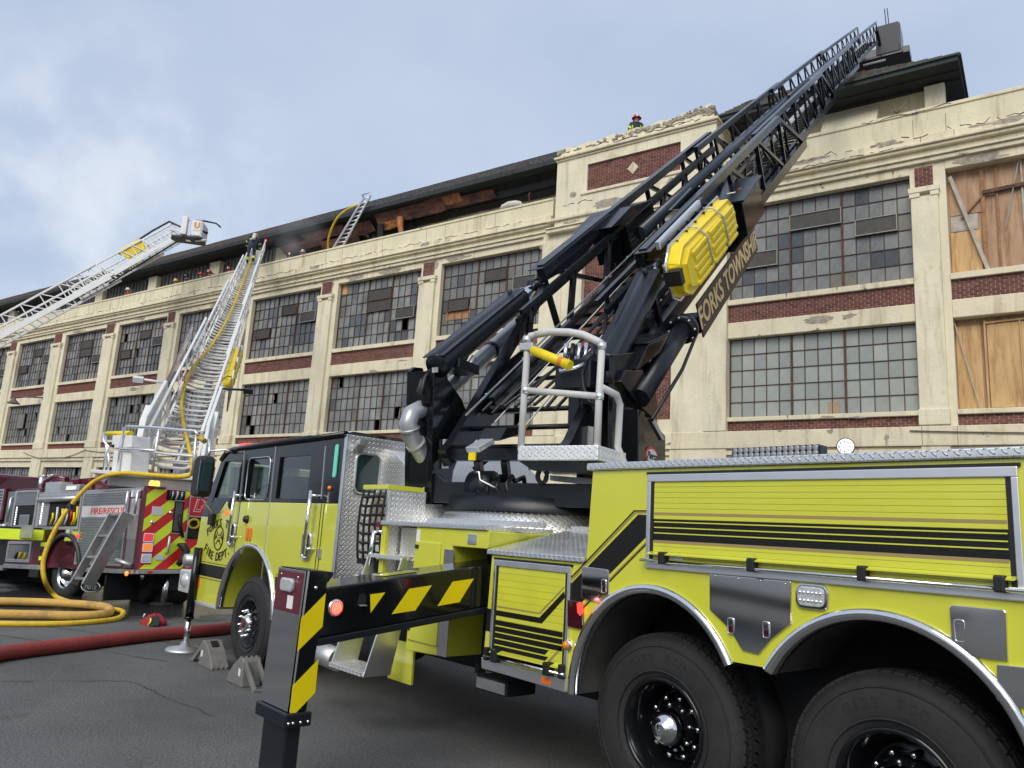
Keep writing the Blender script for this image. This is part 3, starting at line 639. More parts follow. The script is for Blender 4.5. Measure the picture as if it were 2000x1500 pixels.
# awning over the clerestory window at the right
aw = MB(); A0, A1 = -5.35, -3.68; n_ = 22
for i in range(n_):
    a, c_ = A0 + (A1 - A0) * i / n_, A0 + (A1 - A0) * (i + 1) / n_; dz = .05 if i % 2 else .0
    aw.poly([F(a, 0.5, 15.25 - dz * .3), F(c_, 0.5, 15.25 - dz * .3), F(c_, 1.17, 16.12), F(a, 1.17, 16.12)])
    md = (a + c_) / 2
    aw.poly([F(a, 0.5, 15.25 - dz * .3), F(a, 0.5, 15.17), F(md, 0.5, 15.12), F(c_, 0.5, 15.17), F(c_, 0.5, 15.25 - dz * .3)])
for u in (A0, A1): aw.poly([F(u, 0.5, 15.17), F(u, 1.17, 15.17), F(u, 1.17, 16.12), F(u, 0.5, 15.25)])
aw.build('awning', M_awn, fac)
p = MB(); p.fb(A0 + .06, A1 - .06, 1.15, 1.19, 14.9, 15.4); p.build('dark_opening', M_black, fac)
# burnt eaves: scorched boards hanging below the soffit
def G(u, w, z):
    w2 = w * .58; k = (24 + w2) / (24 + w); return F(u * k, w2, 1.7 + (z - 1.7) * k)
def board(u0, u1, w0, w1, z0, z1, m_, jag=.08, th=.04, name='burnt_board'):
    n_ = 7; lo = []; hi = []
    for i in range(n_ + 1):
        k = i / n_; u = u0 + (u1 - u0) * k; lo.append(G(u, w0 + (w1 - w0) * 0, z0 + random.uniform(-jag, jag))); hi.append(G(u, w1, z1 + random.uniform(-jag, jag) * .3))
    q = MB()
    for i in range(n_):
        q.poly([lo[i], lo[i + 1], hi[i + 1], hi[i]]); q.poly([hi[i] + FW * th, hi[i + 1] + FW * th, lo[i + 1] + FW * th, lo[i] + FW * th]); q.poly([lo[i] + FW * th, lo[i + 1] + FW * th, lo[i + 1], lo[i]])
    return q.build(name, m_, fac)
def ragged(u0, u1, w0, w1, z0, z1, m_, name, amp, n=64):
    q = MB(); lo = z0; pts = []
    for i in range(n + 1):
        lo = z0 + max(-amp, min(amp, (lo - z0) + random.uniform(-amp, amp) * .6)); pts.append((u0 + (u1 - u0) * i / n, lo))
    for i in range(n):
        (a, za), (c_, zc) = pts[i], pts[i + 1]; A_, C_, D_, B__ = G(a, w0, za), G(c_, w0, zc), G(c_, w1, z1), G(a, w1, z1)
        q.poly([A_, C_, D_, B__]); q.poly([A_ + FW * .05, B__ + FW * .05, D_ + FW * .05, C_ + FW * .05]); q.poly([A_ + FW * .05, C_ + FW * .05, C_, A_])
    return q.build(name, m_, fac)
ragged(-33.5, -15.2, 1.55, .55, 16.1, 16.55, M_char, 'charred_soffit', .08)
ragged(-33.2, -24.0, 1.75, 1.45, 15.66, 15.98, M_char, 'charred_board', .10, 30); ragged(-24.2, -15.3, 1.85, 1.6, 15.98, 16.12, M_char, 'charred_board', .05, 30)
for (u0, u1, w0, w1, z0, z1, m_, am) in ((-33.0, -29.9, 1.40, 1.0, 15.80, 16.08, M_burn, .04), (-30.1, -27.4, 1.5, 1.2, 15.62, 15.92, M_burn, .05), (-31.0, -28.0, 1.1, .7, 16.02, 16.3, M_burn, .04), (-28.1, -26.2, 1.3, .85, 15.82, 16.25, M_burn, .07), (-25.7, -23.6, 1.05, .62, 15.86, 16.34, M_burn, .10), (-25.5, -24.3, 1.2, .9, 15.74, 15.98, M_burn2, .07), (-23.8, -21.6, 1.08, .66, 15.98, 16.38, M_burn, .07), (-22.6, -20.6, 1.0, .64, 16.12, 16.40, M_burn2, .05), (-21.8, -18.9, 1.2, .85, 16.06, 16.30, M_burn, .04), (-19.2, -16.0, 1.45, 1.2, 16.12, 16.28, M_soffit, .03)):
    ragged(u0, u1, w0 - .06, w1 - .06, z0, z1, m_, 'burnt_board', am, 14)
hb_ = MB(); hb_.tube([G(-24.15, .75, 15.95), G(-24.05, .7, 15.5), G(-23.85, .6, 15.1), G(-23.8, .5, 14.78)], [.16, .14, .12, .10], 8); hb_.build('hanging_timber', M_burn2, fac)
hb_ = MB(); hb_.prism([G(-25.7, .8, 15.9), G(-25.3, .8, 15.9), G(-25.25, .8, 14.95), G(-25.45, .8, 14.75)], FW * .05); hb_.build('hanging_timber', M_char, fac)
for k in range(3):
    hb_ = MB(); hb_.bar(G(-27.2 + k * .5, 1.1, 15.9 - .2 * k), G(-26.4 + k * .55, .5, 15.4 - .22 * k), .06, .09); hb_.build('rafter_stub', M_char, fac)
# soot above the parapet wall, a shape of its own
so = MB(); 
for i in range(40):
    u = random.uniform(-33.3, -15.4); z = 16.25 - abs(random.gauss(0, .16)); so.prism(blob(u, z, random.uniform(.3, .8), random.uniform(.1, .22), 2.055, 0, 9), FW * .004)
so.build('soot_stain', mat('soot', (0.03, 0.028, 0.026), .95, var=.4), fac, kind='stuff')
# green downpipe stub under the eaves
mb = MB(); mb.tube([onF(325, 512, 1.2), onF(328, 530, 1.4)], .13, 10); mb.build('downpipe', mat('copper_green', (0.16, 0.27, 0.20), .7, var=.2), fac)
# wall lamp bracket and cables
mb = MB(); p0 = F(-54.1, -.15, 8.75); mb.tube([p0, p0 + FU * -1.4 - FW * 1.1 + V((0, 0, -.05))], .05, 6); mb.tube([p0 + V((0, 0, .35)), p0 + FU * -.9 - FW * .7 + V((0, 0, 0))], .03, 6); q_ = p0 + FU * -1.4 - FW * 1.1
mb.lathe([(.05, -.1), (.12, -.25), (.38, -.5), (.4, -.52)], q_, (0, 0, 1), 14); mb.build('wall_lamp', M_sash, fac)
mb = MB()
for (a, c_, za, zc, sg) in ((-55.3, -47.5, 5.15, 5.2, .5), (-47.5, -41, 5.2, 5.1, .15), (-3, 4, 5.2, 5.0, .05)):
    mb.tube([F(a + (c_ - a) * k / 10, -.2, za + (zc - za) * k / 10 - sg * 4 * (k / 10) * (1 - k / 10)) for k in range(11)], .018, 5)
mb.build('wall_cable', M_sash, fac)
for i in range(3):
    if far_bricks[i].v: far_bricks[i].build('brick', M_brick[i], fac, kind='stuff')

# ================================================================== the lime-yellow aerial ladder truck
M_lime = mat('lime_yellow_paint', (0.60, 0.61, 0.05), 0.2, coat=0.9, var=0.05, vscale=1.0, rvar=.07, col2=(0.50, 0.505, 0.07), c2lo=0.56, c2hi=0.85)
M_blk = mat('black_gloss_paint', (0.006, 0.0065, 0.008), 0.14, coat=0.15, rvar=0.05, vscale=3, spec=.35)
M_blkm = mat('black_satin_steel', (0.009, 0.011, 0.015), 0.33, rvar=0.1, vscale=4, spec=.38)
M_stripe = mat('black_film', (0.010, 0.0095, 0.009), 0.35, spec=.35)
M_tan = mat('gold_film', (0.33, 0.24, 0.10), 0.4)
M_chrome = mat('chrome', (0.78, 0.78, 0.78), 0.06, 1.0, rvar=0.03, vscale=6)
M_steel = mat('polished_stainless', (0.80, 0.79, 0.78), 0.07, 1.0, rvar=0.03, vscale=3, bump=0.5, bscale=0.9, bdet=0)
M_alu = mat('brushed_aluminium', (0.82, 0.82, 0.83), 0.40, 1.0, rvar=0.1, vscale=8)
M_alud = mat('dull_aluminium', (0.52, 0.52, 0.51), 0.5, 0.9, var=0.15, vscale=6, rvar=0.12)
M_greypipe = mat('grey_rail_grip', (0.56, 0.55, 0.53), 0.5, var=0.06)
M_silver = mat('silver_paint', (0.42, 0.43, 0.44), 0.35, 0.5, var=0.1, vscale=4)
M_tread = tread_mat('tread_plate', (0.86, 0.86, 0.85), 0.34, 0.048)
M_treadw = tread_mat('cab_tread_plate', (0.88, 0.88, 0.87), 0.40, 0.048)
M_treads = tread_mat('bright_tread_plate', (0.92, 0.91, 0.88), 0.45, 0.06)
M_rub = mat('tyre_rubber', (0.018, 0.018, 0.018), 0.75, var=0.3, vscale=6, bump=0.15, bscale=40)
M_rubl = mat('black_rubber', (0.01, 0.01, 0.01), 0.55)
M_under = mat('chassis_black', (0.010, 0.010, 0.010), 0.7)
M_well = mat('dusty_wheel_well', (0.055, 0.053, 0.048), 0.7, var=0.3, vscale=5)
M_yel = mat('safety_yellow', (0.80, 0.62, 0.0), 0.4, var=0.04)
M_bask = mat('yellow_plastic', (0.82, 0.62, 0.005), 0.35, var=0.06, vscale=4)
M_amber = mat('amber_lens', (0.75, 0.20, 0.01), 0.15, coat=0.5)
M_redl = mat('lit_red_lens', (0.7, 0.02, 0.02), 0.2, emit=(1.0, 0.03, 0.02), estr=2.2)
M_reddot = mat('lit_red_led', (0.9, 0.2, 0.15), 0.2, emit=(1.0, 0.22, 0.15), estr=5)
M_clear = mat('clear_lens', (0.62, 0.64, 0.66), 0.12, 0.35, coat=0.6, var=0.25, vscale=60)
M_led = mat('lit_white_led', (0.9, 0.9, 0.85), 0.3, emit=(1, 0.98, 0.9), estr=0.06)
M_green = MATS['verdigris_gutter']
M_grnled = mat('green_led_strip', (0.12, 0.5, 0.36), 0.25, emit=(0.15, 0.9, 0.6), estr=0.12)
M_white = mat('white_decal', (0.75, 0.75, 0.73), 0.5)
M_red = mat('red_decal', (0.62, 0.02, 0.02), 0.4)
M_orange = mat('orange_reflector', (0.8, 0.16, 0.01), 0.3, coat=.4)
M_smoke = mat('smoked_lens', (0.05, 0.006, 0.012), 0.08, coat=0.8)
M_maroon = mat('maroon_reflective', (0.11, 0.012, 0.02), 0.3, coat=.3)
M_gridb = mat('black_hose', (0.008, 0.008, 0.009), 0.45)
M_gdark = mat('tinted_glass', (0.02, 0.045, 0.045), 0.03, coat=1.0)
def glass_mat(name, tint, gloss=(0.9, 0.9, 0.9)):
    m = bpy.data.materials.new(name); m.use_nodes = True; t = m.node_tree; t.nodes.remove(t.nodes['Principled BSDF'])
    a = t.nodes.new('ShaderNodeBsdfTransparent'); a.inputs[0].default_value = (*tint, 1)
    b = t.nodes.new('ShaderNodeBsdfGlossy'); b.inputs['Roughness'].default_value = 0.02; b.inputs[0].default_value = (*gloss, 1)
    f0 = t.nodes.new('ShaderNodeLayerWeight'); f0.inputs[0].default_value = 0.5; f1 = t.nodes.new('ShaderNodeMath'); f1.operation = 'POWER'; f1.inputs[1].default_value = 3.0; t.links.new(f0.outputs['Facing'], f1.inputs[0]); f = t.nodes.new('ShaderNodeMath'); f.operation = 'MULTIPLY_ADD'; f.inputs[1].default_value = 0.55; f.inputs[2].default_value = 0.03; t.links.new(f1.outputs[0], f.inputs[0]); x = t.nodes.new('ShaderNodeMixShader')
    t.links.new(f.outputs[0], x.inputs[0]); t.links.new(a.outputs[0], x.inputs[1]); t.links.new(b.outputs[0], x.inputs[2]); t.links.new(x.outputs[0], t.nodes['Material Output'].inputs[0]); MATS[name] = m
    return m
M_cabglass = glass_mat('cab_side_glass', (0.62, 0.70, 0.67))

YS = 3.85
trk = thing('ladder_truck', 'lime yellow and black aerial ladder truck with its black ladder raised to the roof', 'fire truck', (-5, 5.1, 0))
def P(name, fn, m, parent=None, bevel=0, seg=2, **tags):
    mb = MB(); fn(mb); return mb.build(name, m, parent or trk, bevel=bevel, seg=seg, **tags)
def pxpoly(pts, Y=YS, dy=0.0):
    out = []
    for x, y in pts: q = onY(x, y, Y); q.y = Y + dy; out.append(q)
    return out
def plate(name, pts, m, proud=0.006, th=0.01, parent=None, Y=YS, bevel=0, **tags):
    return P(name, lambda b: b.prism(pxpoly(pts, Y, -proud), V((0, th, 0))), m, parent, bevel, **tags)
def arc(cx, cz, rx, rz, a0, a1, n): return [(cx + rx * cos(a0 + (a1 - a0) * i / n), cz + rz * sin(a0 + (a1 - a0) * i / n)) for i in range(n + 1)]
def xz(pts, Y): return [V((x, Y, z)) for x, z in pts]

# ---- chassis
P('chassis', lambda b: b.bx((-10.3, 4.7, .5), (1.0, 5.5, .9)), M_under)
P('underbody', lambda b: b.bx((-8.1, 4.3, .62), (-4.7, 6.2, 1.2)), M_under)
P('axle', lambda b: b.tube([(-8.87, 4.1, .53), (-8.87, 6.2, .53)], .12, 10), M_under)
for x_ in (-3.1, -1.72): P('axle', lambda b: b.tube([(x_, 4.3, .60), (x_, 6.1, .60)], .15, 10), M_under)

# ---- cab: lower lime body with wheel arch, upper black body with window openings
archF = arc(-8.92, .60, .77, .80, pi - .07, .07, 22)
lo = [(-10.66, .64), (-10.68, 1.2), (-10.64, 1.70), (-10.30, 1.70), (-10.05, 1.75), (-9.85, 1.906), (-6.94, 1.906), (-6.94, .80), (archF[-1][0], .80)] + archF[::-1][1:] + [(archF[0][0], .64)]
cabl = P('cab_body', lambda b: b.prism(xz(lo, YS), V((0, .35, 0))), M_lime, bevel=.012)
P('cab_front', lambda b: b.prism([V((-10.66, 4.2, .64)), V((-10.72, 4.2, 1.2)), V((-10.66, 4.2, 1.70)), V((-9.8, 4.2, 1.70)), V((-9.8, 4.2, .64))], V((0, 2.15, 0))), M_lime, cabl, .02)
P('cab_floor', lambda b: b.bx((-9.8, 4.2, 1.3), (-6.96, 6.35, 1.55)), M_under, cabl)
P('far_side', lambda b: b.bx((-10.6, 6.30, .64), (-6.94, 6.35, 1.9)), M_lime, cabl)
up_top = [(-10.25, 2.30), (-10.18, 2.46), (-10.02, 2.56), (-9.8, 2.59), (-6.94, 2.63)]
def wall_up(b, Y0, Y1):
    # posts and rails round three openings in the cab side, front post raked
    for pts in ([(-10.64, 1.703), (-10.42, 1.703), (-10.06, 2.42), (-10.2, 2.42), (-10.30, 2.26)], [(-10.42, 1.703), (-10.28, 1.703), (-10.05, 1.753), (-9.88, 1.909), (-9.40, 1.909), (-9.40, 1.95), (-10.27, 1.95)],
                [(-10.2, 2.42), (-10.06, 2.42), (-6.94, 2.42), (-6.94, 2.60), (-9.8, 2.565), (-10.02, 2.545), (-10.18, 2.46)],
                [(-9.52, 1.95), (-9.27, 1.95), (-9.27, 2.42), (-9.52, 2.42)], [(-8.66, 1.95), (-8.43, 1.95), (-8.43, 2.42), (-8.66, 2.42)], [(-7.66, 1.95), (-6.94, 1.95), (-6.94, 2.42), (-7.66, 2.42)],
                [(-9.40, 1.909), (-6.94, 1.909), (-6.94, 1.95), (-9.40, 1.95)]):
        b.prism(xz(pts, Y0), V((0, Y1 - Y0, 0)))
cabu = P('cab_upper', lambda b: wall_up(b, YS + .004, YS + .07), M_blk, cabl)
P('cab_side_far', lambda b: wall_up(b, 6.28, 6.34), M_blk, cabl)
roofp = MB()
rp_ = [(-10.30, 2.26), (-10.22, 2.44), (-10.04, 2.56), (-9.8, 2.60), (-6.94, 2.635)]
secs = [(YS + .0, -.06), (YS + .02, -.02), (YS + .07, .0), (6.28, 0), (6.33, -.02), (6.35, -.06)]
for i in range(len(secs) - 1):
    for j in range(1, len(rp_) - 1):
        (y0, d0), (y1, d1) = secs[i], secs[i + 1]
        a, c_ = rp_[j], rp_[j + 1]
        roofp.poly([(a[0], y0, a[1] + d0), (c_[0], y0, c_[1] + d0), (c_[0], y1, c_[1] + d1), (a[0], y1, a[1] + d1)], True)
roofp.build('cab_roof', M_blk, cabl)
P('roof_edge', lambda b: b.tube([(-10.2, YS + .01, 2.45), (-10.03, YS, 2.545), (-9.8, YS, 2.57), (-6.95, YS, 2.60)], .035, 8), M_blk, cabl)
P('windshield', lambda b: b.prism([V((-10.62, 3.95, 1.75)), V((-10.24, 3.95, 2.42)), V((-10.22, 3.95, 2.42)), V((-10.60, 3.95, 1.75))], V((0, 2.3, 0))), M_cabglass, cabl)
for nm, pts in (('door_window', [(-10.26, 1.95), (-9.52, 1.95), (-9.52, 2.42), (-10.05, 2.42)]), ('side_window', [(-9.27, 1.95), (-8.66, 1.95), (-8.66, 2.42), (-9.27, 2.42)]), ('rear_door_window', [(-8.43, 1.95), (-7.66, 1.95), (-7.66, 2.42), (-8.43, 2.42)])):
    P(nm, lambda b: b.prism(xz(pts, YS + .03), V((0, .008, 0))), M_cabglass, cabl)
P('far_window', lambda b: b.bx((-10.0, 6.30, 1.95), (-7.7, 6.31, 2.42)), M_cabglass, cabl)
# chrome window frame on the middle window, chrome door edge strips
def rrect(cx, cz, w_, h_, r, n=5):
    out = []
    for (sx, sz, a0) in ((1, 1, 0), (-1, 1, pi / 2), (-1, -1, pi), (1, -1, 3 * pi / 2)):
        for k in range(n + 1):
            a = a0 + pi / 2 * k / n; out.append((cx + sx * (w_ / 2 - r) + r * cos(a), cz + sz * (h_ / 2 - r) + r * sin(a)))
    return out
P('window_trim', lambda b: b.tube(xz(rrect(-8.965, 2.185, .63, .50, .08), YS - .002), .009, 6, closed=True), M_chrome, cabl)
for (x0, z0, x1, z1) in ((-9.45, 2.55, -9.42, 1.92), (-8.55, 2.56, -8.53, 1.05), (-7.35, 2.50, -7.33, 1.95)):
    P('door_seam', lambda b: b.bar((x0, YS - .002, z0), (x1, YS - .002, z1), .012, .012, (0, 1, 0)), M_alu, cabl)
for x_, z0, z1 in ((-9.40, 1.2, 1.9), (-7.32, .82, 1.9), (-7.26, .82, 1.9)):
    P('door_gap', lambda b: b.bx((x_, YS - .002, z0), (x_ + .014, YS + .02, z1)), M_rubl, cabl)
# grab rails and door handles
for (x_, z0, z1) in ((-9.40, 1.42, 2.03), (-7.42, 1.38, 2.03)):
    P('grab_rail', lambda b: (b.tube([(x_, YS - .09, z0), (x_ + .02, YS - .09, z1)], .021, 10), b.tube([(x_, YS - .09, z0 + .06), (x_ + .06, YS, z0 + .06)], .016, 8), b.tube([(x_ + .02, YS - .09, z1 - .05), (x_ + .07, YS, z1 - .05)], .016, 8)), M_chrome, cabl)
    P('door_handle', lambda b: (b.tube(xz(rrect(x_ - .10, z0 + .09, .15, .26, .05), YS - .012), .022, 8, closed=True)), M_chrome, cabl)
    P('handle_recess', lambda b: b.prism(xz(rrect(x_ - .10, z0 + .09, .15, .26, .05), YS - .004), V((0, .003, 0))), M_rubl, cabl)
# waist stripe, lettering, badges and lamps on the cab side
for (z0, z1, mm_) in ((.955, 1.105, M_stripe), (1.125, 1.132, M_stripe), (.925, .932, M_stripe)):
    P('stripe', lambda b: b.prism(xz([(-10.665, z0), (-9.66 if z0 < 1 else -9.58, z0), (-9.60 if z0 < 1 else -9.56, z1), (-10.675, z1)], YS - .003), V((0, .002, 0))), mm_, cabl)
    P('stripe', lambda b: b.prism(xz([(-8.17, z0), (-6.95, z0), (-6.95, z1), (-8.19, z1)], YS - .003), V((0, .002, 0))), mm_, cabl)
def arc_text(name, txt, cx, cz, r, size, a_mid, spread, up, m, Y, parent):
    mb = MB(); n = len(txt)
    for i, ch in enumerate(txt):
        if ch == ' ': continue
        a = a_mid + (spread * (0.5 - i / (n - 1)) if up else spread * (i / (n - 1) - 0.5))
        ex = V((sin(a), 0, -cos(a))) if up else V((-sin(a), 0, cos(a))); ey = V((cos(a), 0, sin(a))) * (1 if up else -1)
        put_text(mb, ch, size, V((cx + r * cos(a) * 1.0, Y, cz + r * sin(a))), ex, ey, bold=.002)
    return mb.build(name, m, parent)
lq = onY(427.6, 1051, YS); LX, LZ = lq.x, lq.z
arc_text('lettering', 'FORKS TWP.', LX + .05, LZ + .19 - .80, .80, .138, pi / 2, RD(66), True, M_stripe, YS - .004, cabl)
arc_text('lettering', 'FIRE DEPT.', LX - .02, LZ - .235 + .80, .80, .145, -pi / 2, RD(56), False, M_stripe, YS - .004, cabl)
def emblem(b):
    b.tube(xz(arc(LX, LZ + .0, .145, .145, 0, 2 * pi * 31 / 32, 31), YS - .003), .009, 4, closed=True)
    for a in (.8, 2.35): b.bar((LX - .11 * cos(a), YS - .003, LZ - .11 * sin(a)), (LX + .11 * cos(a), YS - .003, LZ + .11 * sin(a)), .014, .004, (0, 1, 0))
    b.prism(xz(rrect(LX, LZ, .08, .09, .03, 3), YS - .005), V((0, .004, 0)))
    b.prism(xz([(LX - .12, LZ - .02), (LX - .06, LZ + .01), (LX - .1, LZ + .05)], YS - .005), V((0, .004, 0))); b.prism(xz([(LX + .12, LZ - .02), (LX + .06, LZ + .01), (LX + .1, LZ + .05)], YS - .005), V((0, .004, 0)))
P('emblem', emblem, M_stripe, cabl)
P('lettering', lambda b: put_text(b, 'FD', .075, (LX, YS - .007, LZ), (1, 0, 0), (0, 0, 1), bold=.002), M_lime, cabl)
for x_ in (-9.06, -8.97): P('reflector', lambda b: b.prism(xz(rrect(x_, 1.53, .06, .155, .028), YS - .016), V((0, .016, 0))), M_amber, cabl, .004)
P('reflector', lambda b: b.prism(xz(rrect(-9.78, 1.76, .15, .055, .025), YS - .006), V((0, .006, 0))), mat('orange_glow', (.9, .15, .02), .3, emit=(1, .18, .02), estr=.5), cabl)
P('reflector', lambda b: b.bx((-10.42, YS - .006, .80), (-10.37, YS, .92)), M_orange, cabl)
P('door_knob', lambda b: b.lathe([(.0, -.05), (.035, -.045), (.05, 0)], (-9.12, YS, 1.70), (0, 1, 0), 14), M_rubl, cabl)
P('marker_badge', lambda b: b.lathe([(0, -.012), (.06, -.008), (.07, 0)], (-9.70, YS, 1.88), (0, 1, 0), 16), M_rubl, cabl)
P('green_strip_light', lambda b: b.prism(xz(rrect(-7.10, 2.335, .062, .34, .03), YS - .014), V((0, .016, 0))), M_grnled, cabl, .004)
P('side_lamp', lambda b: b.lathe([(0, -.03), (.02, -.02), (.025, 0)], (-7.17, YS, 2.06), (0, 1, 0), 10), M_amber, cabl)
P('door_hinge', lambda b: b.bx((-7.26, YS - .02, 1.36), (-7.2, YS, 1.45)), M_alud, cabl)
P('access_panel', lambda b: b.bx((-7.22, YS - .004, .84), (-6.98, YS, 1.33)), M_lime, cabl, .006)
P('clearance_lamp', lambda b: b.prism(xz(rrect(-9.98, 2.545, .10, .03, .012), YS - .03), V((0, .03, 0))), M_amber, cabl)
P('front_step', lambda b: b.bx((-10.62, YS - .02, .60), (-9.70, YS + .3, .638)), M_treads, cabl, .005)
P('corner_trim', lambda b: b.bx((-6.965, YS - .006, .82), (-6.915, YS + .02, 2.6)), M_alu, cabl, .004)
# interior
P('seat', lambda b: b.bx((-9.2, 4.2, 1.55), (-8.8, 4.7, 2.25)), M_under, cabl, .06)
P('seat', lambda b: b.bx((-7.7, 4.2, 1.55), (-7.3, 4.8, 2.25)), M_under, cabl, .06)
P('dashboard', lambda b: b.bx((-10.5, 4.0, 1.55), (-10.1, 6.2, 1.85)), M_under, cabl, .04)
P('steering_wheel', lambda b: b.tube([V((-10.0, 4.5, 1.98)) + V((.07 * sin(a), .22 * cos(a), .2 * sin(a))) for a in [2 * pi * i / 20 for i in range(20)]], .016, 6, closed=True), M_rubl, cabl)
# mirror on its arms
mir = P('mirror', lambda b: b.prism([V((x, 3.50, z)) for x, z in rrect(-10.02, 2.20, .34, .52, .10)], V((0, .16, 0))), M_rubl, None, .03)
P('mirror_arm', lambda b: b.tube([(-10.02, 3.6, 2.44), (-9.98, 3.62, 2.53), (-9.82, 3.75, 2.55), (-9.80, YS, 2.52)], .015, 8), M_alu, mir)
P('mirror_arm', lambda b: b.tube([(-10.02, 3.6, 1.95), (-10.0, 3.65, 1.86), (-10.12, 3.8, 1.76), (-10.15, YS, 1.68)], .015, 8), M_alu, mir)
P('mirror_glass', lambda b: b.ob((-9.87, 3.47, 2.02), (0, .14, 0), (.02, 0, 0), (0, 0, .38)), M_gdark, mir)
P('mirror_bracket', lambda b: b.bx((-10.24, 3.79, 1.60), (-10.1, YS, 1.74)), M_rubl, mir, .01)
# front bumper with lamps
bump = P('front_bumper', lambda b: b.bx((-11.45, 3.95, .66), (-10.7, 6.25, .96)), M_treads, None, .02)
P('bumper_stripe', lambda b: b.prism([V((-10.95, 3.944, .66)), V((-10.72, 3.944, .66)), V((-10.72, 3.944, .96)), V((-10.95, 3.944, .96))], V((0, .004, 0))), M_yel, bump)
for k in range(5): P('chevron', lambda b: b.prism([V((-10.95, 3.94, .66 + k * .06)), V((-10.72, 3.94, .70 + k * .06)), V((-10.72, 3.94, .73 + k * .06)), V((-10.95, 3.94, .69 + k * .06))], V((0, .003, 0))), M_white, bump)
P('bumper_lamp', lambda b: b.lathe([(0, -.05), (.07, -.04), (.10, 0)], (-11.2, 3.95, .82), (0, 1, 0), 16), M_clear, bump)
P('hose_inlet', lambda b: b.lathe([(.0, -.2), (.08, -.2), (.08, -.05), (.11, -.05), (.11, 0)], (-10.75, 3.95, 1.12), (0, 1, 0), 16), M_alud, bump)
P('headlamp_housing', lambda b: b.bx((-10.74, 3.90, 1.20), (-10.66, 4.3, 1.55)), M_alud, bump, .01)
# front stabiliser leg and pad
pad = onZ(357, 1272); pad.x = -10.45; pad.y = 3.80
stab = P('stabiliser', lambda b: (b.tube([pad + V((0, 0, .06)), pad + V((.0, 0, .42))], .035, 12)), M_chrome)
P('stabiliser_sleeve', lambda b: (b.tube([pad + V((0, 0, .40)), pad + V((0, 0, .43))], .062, 12), b.tube([pad + V((.0, 0, .43)), pad + V((.0, 0, 1.30))], .052, 12)), M_blk, stab)
P('stabiliser_pad', lambda b: b.lathe([(0, .12), (.05, .12), (.07, .07), (.22, .045), (.24, .02), (.24, 0), (0, 0)], pad, (0, 0, 1), 28), M_alud, stab)

